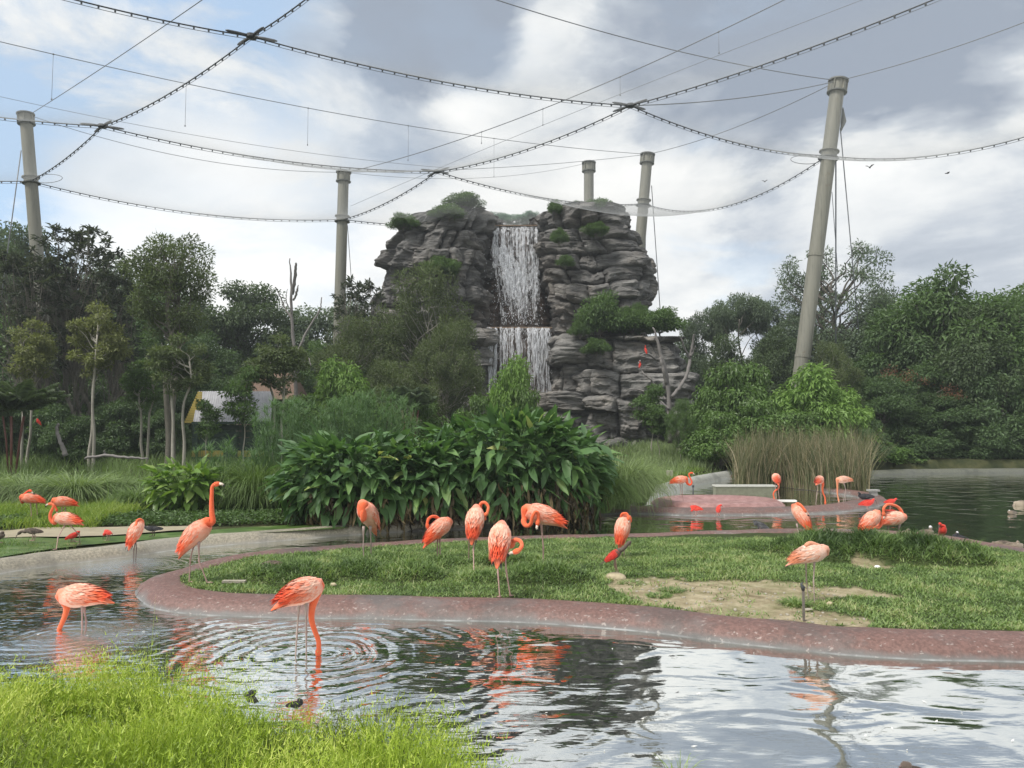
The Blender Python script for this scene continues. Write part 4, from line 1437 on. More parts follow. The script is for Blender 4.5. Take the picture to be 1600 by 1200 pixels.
def make_tree(seed, H=8, cb=2.0, w=3.0, ncl=26, cr=.9, nleaf=16000, ll=.22, lw=.09, droop=.3, tr=.16, trunks=1, lean=0.0, flat=.75, shape='round',
              bare=0.0, spread=.45, twig=0, tvar=.16, wob=.05):
    rg = np.random.default_rng(seed)
    mb = MB()
    cl = []
    cz0 = (cb + H) / 2
    hz = (H - cb) / 2
    for i in range(ncl * 20):
        if len(cl) >= ncl:
            break
        d = rg.standard_normal(3)
        d /= np.linalg.norm(d)
        q = rg.random() ** (.33 if shape != 'shell' else .12)
        p = d * q
        if shape == 'cone':
            zz = (p[2] + 1) / 2
            p[:2] *= 1.15 * (1 - zz * .75)
        if shape == 'mound':
            p[2] = abs(p[2]) * 1.7 - .8
        if shape == 'umbrella':
            p[2] = abs(p[2]) * .9 + .05
        c_ = np.array([p[0] * (w - cr * .8), p[1] * (w - cr * .8), cz0 + p[2] * (hz - cr * flat * .8)])
        if all(np.linalg.norm(c_ - o[0]) > cr * (.62 if shape != 'umbrella' else 1.3) for o in cl) or i > ncl * 12:
            cl.append((c_, cr * rg.uniform(.65, 1.25)))
    # trunks and limbs
    tops = []
    for k in range(trunks):
        a = rg.uniform(0, 2 * PI)
        base = np.array([math.cos(a), math.sin(a), 0]) * (0 if trunks == 1 else tr * 2.2)
        top = np.array([math.cos(a) * w * .25 * (trunks > 1) + lean, math.sin(a) * w * .25 * (trunks > 1), cb + (H - cb) * rg.uniform(.45, .62)])
        p = limb(mb, base + (0, 0, -.3), top, tr, tr * .42, rg, wob, 6)
        tops.append(p)
    for c_, r_ in cl:
        p = tops[rg.integers(0, trunks)]
        zt = np.clip(c_[2] - np.hypot(c_[0], c_[1]) * .8 - .2, cb * .55, 99)
        i = np.argmin(np.abs(p[:, 2] - zt))
        limb(mb, p[i], c_, tr * .30, tr * .07, rg, .12, 4)
        for q in range(twig):
            d = unit(rg.standard_normal(3) + (0, 0, .4))
            limb(mb, c_, c_ + d * r_ * rg.uniform(.7, 1.25), tr * .07, tr * .025, rg, .1, 2, 2)
    trunk = mb.mesh('trunk')
    # leaves
    wt = np.array([o[1] ** 2 for o in cl])
    wt = wt / wt.sum()
    idx = rg.choice(len(cl), nleaf, p=wt)
    cc_ = np.array([o[0] for o in cl])[idx]
    rr_ = np.array([o[1] for o in cl])[idx]
    d = unit(rg.standard_normal((nleaf, 3)))
    rad_ = rg.random(nleaf) ** .38
    lump = .72 + .55 * vnoise(d[:, 0] * 2.2 + idx, d[:, 1] * 2.2, d[:, 2] * 2.2)
    pos_ = cc_ + d * (rr_ * rad_ * lump)[:, None] * (1, 1, flat)
    if bare:
        kz = rg.random(nleaf) > bare
        pos_, d, idx = pos_[kz], d[kz], idx[kz]
    n = len(pos_)
    D = unit(d + rg.standard_normal((n, 3)) * .7) + np.array([0, 0, -droop])
    N = d * .6 + np.array([0, 0, .8]) + rg.standard_normal((n, 3)) * .45
    clt = rg.normal(0, .10, len(cl))
    tint = np.clip(.48 + clt[idx] + rg.normal(0, tvar, n), 0, 1)
    s_ = rg.uniform(.65, 1.25, n)
    V, T, C = cards(pos_, D, N, ll * s_, lw * s_, tint, curl=.12)
    return trunk, mesh_np('crown', V, T, False, C)


TK = {}


def kind(k, bark, leaf, *a, **kw):
    tm, cm = make_tree(*a, **kw)
    tm.materials.append(M[bark])
    cm.materials.append(M[leaf])
    TK[k] = (tm, cm, kw.get('H', 8), kw.get('w', 3.0))


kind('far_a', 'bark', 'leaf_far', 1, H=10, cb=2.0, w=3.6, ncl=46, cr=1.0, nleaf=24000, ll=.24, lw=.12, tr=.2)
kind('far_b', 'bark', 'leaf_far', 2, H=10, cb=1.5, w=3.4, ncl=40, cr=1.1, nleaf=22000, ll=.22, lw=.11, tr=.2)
kind('dome', 'bark_dark', 'leaf_dark', 3, H=10, cb=2.0, w=4.0, ncl=60, cr=.95, nleaf=30000, ll=.20, lw=.10, tr=.22, flat=.6)
kind('dark_a', 'bark_dark', 'leaf_dark', 4, H=9, cb=.6, w=3.0, ncl=50, cr=.8, nleaf=26000, ll=.20, lw=.09, tr=.16)
kind('deep_a', 'bark', 'leaf_deep', 5, H=8, cb=.3, w=3.0, ncl=52, cr=.75, nleaf=26000, ll=.19, lw=.085, tr=.14, droop=.5)
kind('deep_b', 'bark', 'leaf_deep', 6, H=8, cb=.5, w=2.6, ncl=40, cr=.8, nleaf=22000, ll=.24, lw=.08, tr=.14, droop=.2)
kind('mid_a', 'bark', 'leaf_mid', 7, H=8, cb=.8, w=2.8, ncl=44, cr=.75, nleaf=24000, ll=.20, lw=.08, tr=.14, droop=.3)
kind('mid_b', 'bark', 'leaf_mid', 8, H=8, cb=1.0, w=3.0, ncl=34, cr=.9, nleaf=22000, ll=.26, lw=.09, tr=.14, droop=.5, bare=.15, twig=2)
kind('bush_b', 'bark_pale', 'leaf_bright', 9, H=4, cb=.1, w=2.1, ncl=40, cr=.55, nleaf=11000, ll=.25, lw=.085, tr=.08, trunks=3, droop=.8, shape='mound')
kind('bush_d', 'bark', 'leaf_gloss', 10, H=4, cb=.0, w=2.2, ncl=46, cr=.55, nleaf=15000, ll=.20, lw=.09, tr=.08, trunks=2, droop=.8, shape='mound')
kind('bush_k', 'bark_dark', 'leaf_deep', 11, H=4, cb=.0, w=2.2, ncl=46, cr=.5, nleaf=15000, ll=.17, lw=.075, tr=.08, trunks=2, droop=.4, shape='mound')
kind('olive', 'bark_pale', 'leaf_olive', 12, H=9, cb=1.0, w=3.2, ncl=95, cr=.55, nleaf=30000, ll=.20, lw=.058, tr=.10, trunks=3, droop=-.1, twig=3, flat=1.1, bare=.12)
kind('slim', 'bark_pale', 'leaf_yellow', 13, H=6, cb=3.2, w=1.1, ncl=26, cr=.36, nleaf=5200, ll=.15, lw=.06, tr=.07, trunks=2, droop=.2, twig=2, flat=.5, wob=.015)
kind('tall', 'bark', 'leaf_olive', 14, H=10, cb=5.2, w=2.0, ncl=50, cr=.55, nleaf=13000, ll=.16, lw=.055, tr=.14, trunks=2, droop=.1, twig=4, flat=.7, shape='round', wob=.02)
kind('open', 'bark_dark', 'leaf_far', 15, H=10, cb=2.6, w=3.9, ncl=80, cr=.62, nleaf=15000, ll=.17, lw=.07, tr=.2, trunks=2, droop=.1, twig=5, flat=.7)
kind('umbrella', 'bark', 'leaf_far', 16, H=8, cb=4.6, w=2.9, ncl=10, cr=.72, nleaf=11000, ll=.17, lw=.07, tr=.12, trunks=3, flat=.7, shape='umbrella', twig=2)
kind('young', 'bark_pale', 'leaf_mid', 17, H=4, cb=1.6, w=.9, ncl=20, cr=.34, nleaf=2600, ll=.17, lw=.06, tr=.035, droop=.2, twig=2, flat=.45, wob=.02)
kind('cliff_shrub', 'bark', 'leaf_mid', 18, H=1.6, cb=.0, w=1.4, ncl=30, cr=.36, nleaf=6500, ll=.16, lw=.055, tr=.03, trunks=3, droop=.0, twig=3, shape='mound', wob=.03)
kind('blue', 'bark', 'leaf_blue', 19, H=3, cb=.0, w=2.0, ncl=30, cr=.5, nleaf=9000, ll=.14, lw=.07, tr=.05, trunks=2)
rgp = np.random.default_rng(99)


def plant(k, px, top, base_y, wpx, d, name, label, cat, group=None, rz=None, zb=None, thick=1.0, leafmat=None):
    """place a tree of kind k so that it stands at depth d, px wide, its top at pixel height `top`"""
    tm, cm, H0, w0 = TK[k]
    b = P(px, base_y, d)
    zb = b.z if zb is None else zb
    tz = P(px, top, d).z
    H1 = tz - zb
    wd = wpx / FPX * d
    e = empty(name, (b.x, d, zb), rgp.uniform(0, 6.28) if rz is None else rz)
    sx_ = wd / (2 * w0)
    e.scale = (sx_, sx_ * thick, H1 / H0)
    tag(e, label, cat, group)
    link('trunk', tm, None, e)
    c_ = link('crown', cm, None, e)
    if leafmat:
        c_.data = cm.copy()
        c_.data.materials.clear()
        c_.data.materials.append(M[leafmat])
    return e


GB = 'far trees closing the view behind the lake'
ZG = 1.0
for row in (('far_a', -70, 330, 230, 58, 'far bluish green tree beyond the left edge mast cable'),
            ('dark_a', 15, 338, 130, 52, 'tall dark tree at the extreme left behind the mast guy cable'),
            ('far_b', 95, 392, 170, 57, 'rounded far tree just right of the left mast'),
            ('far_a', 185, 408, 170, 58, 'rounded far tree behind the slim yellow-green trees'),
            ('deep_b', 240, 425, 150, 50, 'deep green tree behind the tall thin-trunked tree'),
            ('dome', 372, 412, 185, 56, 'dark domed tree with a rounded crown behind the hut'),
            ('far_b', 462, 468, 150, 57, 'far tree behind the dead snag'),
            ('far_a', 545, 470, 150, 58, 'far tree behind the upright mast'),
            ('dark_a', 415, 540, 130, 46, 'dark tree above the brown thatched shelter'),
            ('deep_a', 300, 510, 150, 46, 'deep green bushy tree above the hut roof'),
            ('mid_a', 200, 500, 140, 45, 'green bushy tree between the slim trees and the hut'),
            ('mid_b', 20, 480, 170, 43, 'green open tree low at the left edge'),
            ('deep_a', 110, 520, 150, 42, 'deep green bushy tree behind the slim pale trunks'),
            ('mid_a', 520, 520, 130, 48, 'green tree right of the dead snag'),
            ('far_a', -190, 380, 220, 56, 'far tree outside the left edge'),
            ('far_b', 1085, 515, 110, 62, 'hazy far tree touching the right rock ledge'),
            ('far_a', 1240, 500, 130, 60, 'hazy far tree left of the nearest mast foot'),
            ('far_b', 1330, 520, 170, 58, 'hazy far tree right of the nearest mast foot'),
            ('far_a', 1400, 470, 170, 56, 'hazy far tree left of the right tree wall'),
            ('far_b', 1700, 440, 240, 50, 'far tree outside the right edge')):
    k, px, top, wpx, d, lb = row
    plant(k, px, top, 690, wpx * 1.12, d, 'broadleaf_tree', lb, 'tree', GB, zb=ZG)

# the open-crowned and umbrella trees on the skyline
plant('open', 1305, 372, 600, 225, 60, 'open_crowned_tree', 'tall see-through tree with bare limbs behind the nearest mast', 'tree', zb=ZG, rz=1.1)
plant('umbrella', 1150, 455, 640, 120, 60, 'flat_topped_tree', 'flat-topped tree with thin forked trunks right of the cliff', 'tree', 'flat-topped skyline trees', zb=ZG, rz=.4)
plant('umbrella', 1198, 462, 640, 110, 63, 'flat_topped_tree', 'flat-topped tree second from the cliff on the skyline', 'tree', 'flat-topped skyline trees', zb=ZG, rz=2.4)
plant('umbrella', 1108, 482, 640, 95, 62, 'flat_topped_tree', 'flat-topped tree closest to the rock ledge shrubs', 'tree', 'flat-topped skyline trees', zb=ZG, rz=4)

# wall of trees along the far right bank
for row in (('mid_b', 1475, 412, 200, 42, 'tall green tree with leafy sprays topping the right tree wall', None),
            ('mid_a', 1572, 428, 190, 41, 'tall green tree at the right edge of the tree wall', None),
            ('mid_b', 1640, 425, 190, 44, 'tall tree partly outside the right edge', None),
            ('deep_a', 1405, 475, 150, 43, 'deep green tree stepping down towards the nearest mast', None),
            ('dark_a', 1525, 470, 150, 40, 'dark tree in the middle of the right tree wall', None),
            ('mid_a', 1350, 540, 130, 43, 'green tree behind the glossy bushes near the mast', None),
            ('deep_b', 1385, 580, 110, 39.5, 'dense green bush with red young leaves on top', 'red'),
            ('deep_a', 1440, 560, 140, 40, 'dense green tree above the water in the tree wall', None),
            ('deep_b', 1475, 605, 110, 39, 'dark round bush with rusty red shoots by the far water', 'red'),
            ('bush_k', 1545, 560, 150, 39, 'large dark glossy bush near the right edge', None),
            ('bush_k', 1620, 600, 150, 38.6, 'dark bush cut by the right edge', None),
            ('bush_k', 1510, 645, 120, 38.4, 'low dark bush overhanging the far bank', None),
            ('bush_k', 1440, 655, 120, 38.4, 'low bluish dark bush overhanging the far bank', None),
            ('bush_d', 1380, 685, 110, 37.8, 'low green bush right behind the reeds', None),
            ('bush_k', 1585, 660, 130, 38.2, 'low dark bush over the far water at the right', None),
            ('bush_k', 1680, 640, 160, 38.4, 'low dark bush outside the right edge', None),
            ('deep_b', 1760, 520, 190, 41, 'tree wall tree outside the right edge', None)):
    k, px, top, wpx, d, lb, red = row
    e = plant(k, px, top, 738, wpx * 1.15, d, 'bank_tree' if TK[k][2] > 5 else 'bank_bush', lb, 'tree' if TK[k][2] > 5 else 'bush', 'trees and bushes of the far right bank', zb=.25)
    if red:
        rg = np.random.default_rng(int(px))
        n = 260
        c0 = np.array([(rg.normal(0, .8), -1.4 + rg.normal(0, .4), 7.4 + rg.normal(0, .3)) for _ in range(5)])
        p_ = c0[rg.integers(0, 5, n)] + rg.normal(0, .24, (n, 3))
        V, T, C = cards(p_, rg.standard_normal((n, 3)) + (0, 0, 1), rg.standard_normal((n, 3)), .16, .06, rg.random(n))
        o = link('young_red_leaves', mesh_np('young_red_leaves', V, T, False, C), M['leaf_red'], e)
        o.rotation_euler = (0, 0, -e.rotation_euler[2])

# glossy bushes right of the cliff
for row in (('bush_d', 1130, 545, 130, 36, 'big glossy green bush with pale shoots beside the bent bare tree'),
            ('bush_d', 1108, 585, 80, 35, 'glossy green bush leaning to the rock ledge'),
            ('bush_d', 1185, 545, 110, 36.5, 'rounded glossy green bush left of the nearest mast foot'),
            ('bush_b', 1265, 562, 150, 36, 'bright green broad bush in front of the nearest mast foot'),
            ('bush_d', 1180, 610, 120, 34, 'glossy green bush behind the left end of the reeds'),
            ('bush_b', 1320, 600, 110, 35.5, 'bright green bush behind the right end of the reeds'),
            ('bush_d', 1240, 630, 130, 33.5, 'low glossy bush directly behind the reeds'),
            ('bush_k', 1345, 640, 90, 35, 'dark low bush at the right end of the reeds'),
            ('bush_d', 1120, 630, 110, 33, 'glossy bush at the foot of the cliff')):
    k, px, top, wpx, d, lb = row
    plant(k, px, top, 712, wpx * 1.12, d, 'glossy_bush', lb, 'bush', 'glossy bushes between cliff and tree wall', zb=.4)
plant('olive', 1066, 620, 700, 55, 34, 'yellowish_shrub', 'small yellowish shrub beside the bent bare tree', 'shrub', zb=.5, leafmat='leaf_mid')
plant('far_a', 1215, 515, 640, 90, 50, 'skyline_tree', 'small dark tree just left of the nearest mast shaft', 'tree', zb=ZG, leafmat='leaf_dark')
plant('far_b', 1140, 515, 640, 90, 52, 'skyline_tree', 'small dark rounded tree under the flat-topped trees', 'tree', zb=ZG, leafmat='leaf_dark')
plant('olive', 1300, 530, 640, 95, 40, 'skyline_tree', 'brownish feathery tree beside the nearest mast foot', 'tree', zb=ZG)

# olive trees before the left rock tower
plant('olive', 662, 408, 700, 180, 43, 'olive_green_tree', 'large feathery olive-green tree covering the left rock tower', 'tree', zb=.6, rz=.5)
plant('olive', 560, 490, 700, 150, 41, 'olive_green_tree', 'feathery olive-green tree left of the large one', 'tree', zb=.6, rz=2.0)
plant('olive', 700, 500, 700, 130, 40, 'olive_green_tree', 'feathery brownish tree right before the lower waterfall', 'tree', zb=.6, rz=3.1)
plant('olive', 620, 560, 700, 140, 36, 'olive_green_tree', 'low feathery olive-green tree above the papyrus', 'tree', zb=.5, rz=4.4)
plant('bush_b', 535, 552, 690, 130, 34, 'broadleaf_bush', 'bright yellow-green bush with hanging leaves above the papyrus', 'bush', zb=.5, rz=.7)
plant('bush_b', 800, 548, 690, 105, 33, 'broadleaf_bush', 'bright green bush standing before the lower waterfall', 'bush', zb=.5, rz=2.9)
plant('bush_d', 820, 590, 690, 95, 32, 'broadleaf_bush', 'darker bush leaning right of the bright one below the falls', 'bush', zb=.5)
plant('bush_d', 745, 600, 690, 90, 32, 'broadleaf_bush', 'dark green bush left of the bright one below the falls', 'bush', zb=.5)
plant('bush_d', 660, 610, 690, 120, 31, 'broadleaf_bush', 'dark green bush behind the top of the broad-leaf clump', 'bush', zb=.5)
plant('deep_a', 590, 560, 700, 110, 44, 'broadleaf_tree', 'deep green tree between olive trees and snag', 'tree', zb=.8)

# slim, pale-stemmed trees on the left bank
plant('slim', 146, 470, 712, 95, 30, 'slim_tree', 'slim tree with twin white trunks and yellow-green crown', 'tree', zb=.35, rz=1.2)
plant('slim', 40, 495, 712, 80, 31, 'slim_tree', 'slim yellow-green tree near the left edge', 'tree', zb=.35, rz=.2)
plant('tall', 262, 355, 712, 150, 31, 'tall_thin_tree', 'tall thin tree with ragged dark top and grey trunks left of the hut', 'tree', zb=.35, rz=.3)
plant('slim', 280, 520, 712, 100, 29, 'slim_tree', 'slim tree with olive crown before the hut', 'tree', zb=.35, rz=2.2, leafmat='leaf_olive')
plant('slim', 225, 560, 712, 80, 32, 'slim_tree', 'slim dark-trunked tree left of the hut', 'tree', zb=.35, rz=3.3, leafmat='leaf_mid')
plant('slim', 430, 520, 705, 95, 31, 'slim_tree', 'slim grey-trunked tree right of the hut', 'tree', zb=.35, rz=5, leafmat='leaf_olive')
plant('young', 322, 615, 705, 50, 29, 'young_tree', 'thin young tree in front of the hut roof', 'young tree', zb=.35)
plant('young', 380, 560, 705, 70, 30, 'young_tree', 'thin young tree at the right end of the hut roof', 'young tree', zb=.35)
for row in (('bush_k', -20, 600, 120, 34, 'dark bush at the far left under the trees'), ('bush_k', 60, 610, 130, 35, 'dark bush behind the dark palm'),
            ('bush_k', 110, 640, 90, 31, 'dark bush left of the twin white trunks'), ('bush_k', 190, 610, 120, 36, 'dark bush between white trunks and grey trunks'),
            ('bush_k', 250, 630, 100, 36, 'dark bush left of the hut'), ('bush_k', 440, 620, 110, 35, 'dark bush right of the hut'),
            ('bush_d', 490, 600, 110, 34, 'green bush below the dead snag'), ('bush_k', 330, 560, 120, 42, 'dark bush behind the hut'),
            ('bush_k', 405, 560, 120, 43, 'dark bush behind the thatched shelter'), ('bush_k', 150, 590, 140, 40, 'dark thicket bush behind the slim trees'),
            ('bush_k', 20, 560, 150, 40, 'dark thicket bush behind the palm'), ('bush_k', 470, 560, 120, 42, 'dark thicket bush behind the snag'),
            ('bush_k', 275, 600, 130, 41, 'dark thicket bush behind the hut gable'), ('bush_k', 560, 590, 140, 38, 'dark thicket bush behind the bright bush'), ('bush_k', -110, 590, 160, 34, 'dark bush outside the left edge')):
    k, px, top, wpx, d, lb = row
    plant(k, px, top, 705, wpx * 1.15, d, 'understory_bush', lb, 'bush', 'dark understory bushes', zb=.4)

# small plants that took root on the rock
for row in (('cliff_shrub', 725, 298, 321, 62, 51, 'round green shrub on top of the left rock tower'),
            ('cliff_shrub', 690, 322, 336, 44, 50.4, 'small shrub below the top of the left rock tower'),
            ('cliff_shrub', 628, 331, 352, 50, 50, 'small shrub on the left shoulder of the rock'),
            ('cliff_shrub', 700, 318, 338, 60, 50.0, 'low green plants on the left tower crest'),
            ('cliff_shrub', 690, 398, 425, 62, 48.3, 'dark shrub growing from the left rock face'),
            ('cliff_shrub', 935, 308, 328, 52, 50.5, 'green shrub on top of the right rock tower'),
            ('cliff_shrub', 868, 310, 330, 30, 50.5, 'small shrub on the left end of the right tower'),
            ('cliff_shrub', 903, 312, 326, 26, 50.5, 'tiny tufted shrub on the middle of the right tower'),
            ('cliff_shrub', 932, 346, 362, 46, 48.9, 'leafy plants on a ledge high on the right tower'),
            ('cliff_shrub', 874, 355, 375, 30, 48.9, 'small plants high on the right tower beside the falls'),
            ('cliff_shrub', 884, 396, 412, 28, 48.6, 'small plants half way up beside the falls'),
            ('cliff_shrub', 942, 452, 516, 88, 47.5, 'large dark shrub on the lower rock ledge'),
            ('cliff_shrub', 985, 478, 516, 70, 47.5, 'green shrub in the middle of the lower rock ledge'),
            ('cliff_shrub', 1035, 478, 516, 85, 47.5, 'pale green shrub hanging at the right end of the lower ledge'),
            ('cliff_shrub', 905, 500, 520, 34, 46.6, 'small shrub at the left end of the lower ledge'),
            ('cliff_shrub', 998, 470, 505, 40, 48.6, 'dark shrub in a crevice above the lower ledge'),
            ('cliff_shrub', 930, 526, 548, 46, 45.9, 'hanging green plants under the lower ledge rim')):
    k, px, top, by, wpx, d, lb = row
    plant(k, px, top + 1, by + 5, wpx * 1.15, d, 'cliff_shrub', lb, 'shrub', 'shrubs rooted on the rock')
for px in (775, 800, 826):
    plant('blue', px, 326 + rgp.uniform(-2, 4), 352, 42, 55.5, 'netted_shrub', 'bluish shrub behind the upper waterfall lip, ' + {775: 'left', 800: 'middle', 826: 'right'}[px] + ' of three', 'shrub', 'bluish shrubs behind the falls')

# ---- rosette-leaved black trees
def rosette_tree(px, top, wpx, d, seed, label, H=9.0, nros=170):
    rg = np.random.default_rng(seed)
    zt = P(px, top, d).z
    b = P(px, 700, d)
    e = empty('rosette_tree', (b.x, d, .5))
    tag(e, label, 'tree', 'dark trees with rosette leaves')
    Hh = zt - .5
    w_ = wpx / FPX * d / 2
    mb = MB()
    ros = []
    for k in range(3):
        a = rg.uniform(0, 6.28)
        p = limb(mb, (0, 0, 0), (math.cos(a) * w_ * .3, math.sin(a) * w_ * .3, Hh * .6), .13, .07, rg, .1, 6)
        for q in range(nros // 3):
            i = rg.integers(len(p) // 3, len(p))
            d_ = unit(rg.standard_normal(3) * (1, 1, .5) + (0, 0, .8))
            L_ = rg.uniform(.4, 1.0)
            tip = np.array([rg.uniform(-1, 1) * w_, rg.uniform(-1, 1) * w_, Hh * (.38 + .62 * rg.random() ** .7)])
            tip[:2] *= np.sqrt(max(.12, 1 - ((tip[2] / Hh - .55) / .5) ** 2))
            limb(mb, p[i], tip, .018, .008, rg, .10, 3, 2)
            ros.append(tip)
    mb.build('trunk', M['bark'], e)
    ros = np.array(ros)
    n = 16
    C = np.repeat(ros, n, 0)
    az = rg.uniform(0, 2 * PI, len(C))
    el = rg.uniform(-.5, 1.1, len(C))
    D = np.stack([np.cos(az) * np.cos(el), np.sin(az) * np.cos(el), np.sin(el)], 1)
    C = C + rg.normal(0, .05, C.shape)
    V, T, Ct = cards(C, D, np.array([0, 0, 1.0]) + rg.normal(0, .3, C.shape), rg.uniform(.26, .44, len(C)), .11, rg.random(len(C)), curl=.15)
    link('crown', mesh_np('crown', V, T, False, Ct), M['leaf_black'], e)


rosette_tree(118, 362, 150, 37, 1, 'dark tree with star-like leaf rosettes against the sky near the left mast', nros=210)
rosette_tree(40, 400, 150, 36, 2, 'dark rosette-leaved tree in front of the left mast', nros=210)
rosette_tree(560, 440, 105, 46, 3, 'dark rosette-leaved tree beside the upright mast foot', nros=130)
rosette_tree(175, 430, 90, 38, 4, 'smaller dark rosette-leaved tree right of the left mast', nros=90)

# ---- dead snag
def bare_tree(name, label, d, strokes, mt, cat='dead tree'):
    base = P(strokes[0][0][0], strokes[0][0][1], d)
    e = empty(name, base)
    tag(e, label, cat)
    rg = np.random.default_rng(len(strokes) * 7)
    for k, (a_) in enumerate(strokes):
        pts = np.array([np.array(P(x_, y_, d + (0 if k == 0 else .25 * math.sin(k * 1.7 + i * .9)))) for i, (x_, y_, _) in enumerate(a_)])
        rr_ = np.array([q[2] for q in a_]) / FPX * d / 2 * (.8 if d > 30 else 1)
        pr = catmull(np.concatenate([pts - np.array(base), rr_[:, None]], 1), 6)
        pr[:, :3] += rg.normal(0, .012, (len(pr), 3))
        mb = MB()
        mb.tube(pr[:, :3], np.maximum(pr[:, 3] * (1 + rg.normal(0, .05, len(pr))), .008), 8)
        mb.build('trunk' if k == 0 else 'branch', mt, e)


bare_tree('dead_snag', 'dead forked tree trunk with broken spikes left of the upright mast', 33,
          [[(461, 712, 7), (462, 640, 7), (460, 560, 7), (456, 500, 6), (455, 440, 4.5), (453, 404, 2)],
           [(457, 460, 6), (461, 430, 6), (463, 411, 4)], [(458, 470, 4), (464, 455, 4), (466, 446, 2)],
           [(462, 560, 5), (478, 520, 4), (498, 488, 3), (503, 465, 2)], [(457, 500, 4), (444, 478, 3), (434, 455, 2), (430, 448, 2)],
           [(461, 590, 3), (480, 560, 3), (486, 572, 2)], [(456, 490, 2.5), (447, 470, 2), (449, 452, 1)]], M['deadwood'])
bare_tree('bare_bent_tree', 'pale bent bare tree with forked limbs before the lower rock ledge', 40,
          [[(1047, 692, 10), (1046, 640, 9.5), (1043, 600, 9), (1037, 570, 8), (1030, 545, 6.5), (1024, 520, 4), (1020, 512, 3)],
           [(1034, 560, 6), (1027, 562, 5), (1012, 553, 4), (1000, 556, 2)],
           [(1042, 600, 8), (1036, 575, 7), (1031, 558, 5)],
           [(1050, 620, 8), (1066, 600, 7), (1076, 575, 7), (1079, 555, 6), (1083, 535, 5), (1084, 522, 3)],
           [(1078, 556, 4), (1082, 552, 3.5), (1087, 540, 2)],
           [(1078, 560, 5), (1070, 545, 4), (1066, 533, 3), (1064, 528, 2)],
           [(1022, 600, 4), (1014, 590, 4), (1004, 582, 3.5), (1000, 572, 3), (998, 565, 2.5)],
           [(1046, 640, 5), (1030, 625, 4), (1012, 613, 4), (995, 609, 3), (978, 608, 2)],
           [(1022, 600, 3), (1030, 612, 4), (1040, 625, 5)]], M['deadwood'], 'bare tree')
bare_tree('dead_stump', 'short pale curved dead branch standing in the left grass', 27,
          [[(103, 712, 8), (95, 690, 6), (89, 672, 5), (92, 662, 4)]], M['deadwood'], 'dead branch')
bare_tree('fallen_branch', 'long pale fallen branch lying across the left grasses', 26.5,
          [[(133, 716, 4), (165, 712, 4.5), (200, 715, 4), (232, 717, 2.5)], [(165, 712, 3), (163, 704, 1.5)]], M['deadwood'], 'fallen branch')
plant('young', 1018, 592, 698, 62, 37, 'young_tree', 'slender young tree standing before the dark cave of the cliff', 'young tree', zb=.5)
plant('young', 1030, 625, 698, 50, 36, 'young_tree', 'small bushy young tree right of the slender one by the cliff', 'young tree', zb=.5)

# dark cave opening at the cliff foot
mb = MB()
a = np.linspace(0, PI, 9)
V = np.concatenate([[[-1.0, 0, -.2]], np.stack([-np.cos(a) * 1.0, 0 * a, 1.0 + .9 * np.sin(a)], 1), [[1.0, 0, -.2]]])
V2 = V + np.array([0, 1.5, 0])
k = len(V)
mb.put(np.concatenate([V * (1, 1, 1), V2 * (.8, 1, .9)]), [(i, i + 1, k + i + 1, k + i) for i in range(k - 1)], [(k, k + i + 1, k + i) for i in range(1, k - 1)])
ca = P(1020, 690, 45.2)
o = mb.build('cave_mouth', m_plain('near_black_rock', (.02, .02, .02), .9, .2), loc=(ca.x, 45.3, .7))  # one near-black colour over the whole cave lining
tag(o, 'dark cave mouth at the right foot of the cliff', 'cave')

# ---- palm with dark drooping fans at the left edge
def palm(px, py, d, label, nf=26, L=1.5, seed=0, stem=.5, mt='leaf_black'):
    rg = np.random.default_rng(seed)
    b = P(px, py, d)
    e = empty('feather_palm', (b.x, d, .3))
    tag(e, label, 'palm')
    top = b.z + .2
    mb = MB()
    for k in range(5):
        a = k * 1.26
        mb.tube([(math.cos(a) * .1, math.sin(a) * .1, -.1), (math.cos(a) * .22, math.sin(a) * .22, top * .6), (math.cos(a) * .35, math.sin(a) * .35, top)], .035, 6)
    mb.build('stem', m_plain('red_palm_stem', (.13, .05, .035), .6, .3), e)
    for f in range(nf):
        az = rg.uniform(0, 6.28)
        el0 = rg.uniform(.9, 1.5)
        k0 = rg.integers(0, 5) * 1.26
        p = np.array([math.cos(k0) * .35, math.sin(k0) * .35, top])
        pts = [p]
        el = el0
        for i in range(10):
            p = p + np.array([math.cos(az) * math.cos(el), math.sin(az) * math.cos(el), math.sin(el)]) * L / 10
            pts.append(p)
            el -= .11
        pts = np.array(pts)
        q = np.linspace(.15, 1, 46)
        C = np.stack([np.interp(q, np.linspace(0, 1, 11), pts[:, j]) for j in range(3)], 1)
        C = np.repeat(C, 2, 0)
        n = len(C)
        tg = unit(np.repeat(np.gradient(pts, axis=0)[np.clip((q * 10).astype(int), 0, 10)], 2, 0))
        sd_ = np.cross(tg, (0, 0, 1.0)) * np.where(np.arange(n) % 2, 1, -1)[:, None]
        D = sd_ + tg * .8 + np.array([0, 0, -.35]) + rg.normal(0, .08, (n, 3))
        V, T, Ct = cards(C, D, np.array([0, 0, 1.0]) + 0 * C, .48 * np.sin(np.repeat(q, 2) * 2.6 + .3).clip(.25, 1), .035, rg.random(n), curl=.3)
        mb2 = MB()
        mb2.put(V, None, T, Ct)
        mb2.tube(pts, np.linspace(.014, .004, 11), 4, tint=.3)
        mb2.build('frond', M[mt], e, smooth=False)


palm(22, 672, 27, 'dark feathery palm with red stems at the left edge', 30, 1.7, 3, mt='leaf_dark')
palm(-30, 690, 28, 'dark feathery palm cut off by the left edge', 20, 1.6, 4, mt='leaf_dark')
palm(640, 660, 30, 'dull blue-green fan of palm fronds behind the papyrus', 18, 1.2, 5, mt='leaf_far')

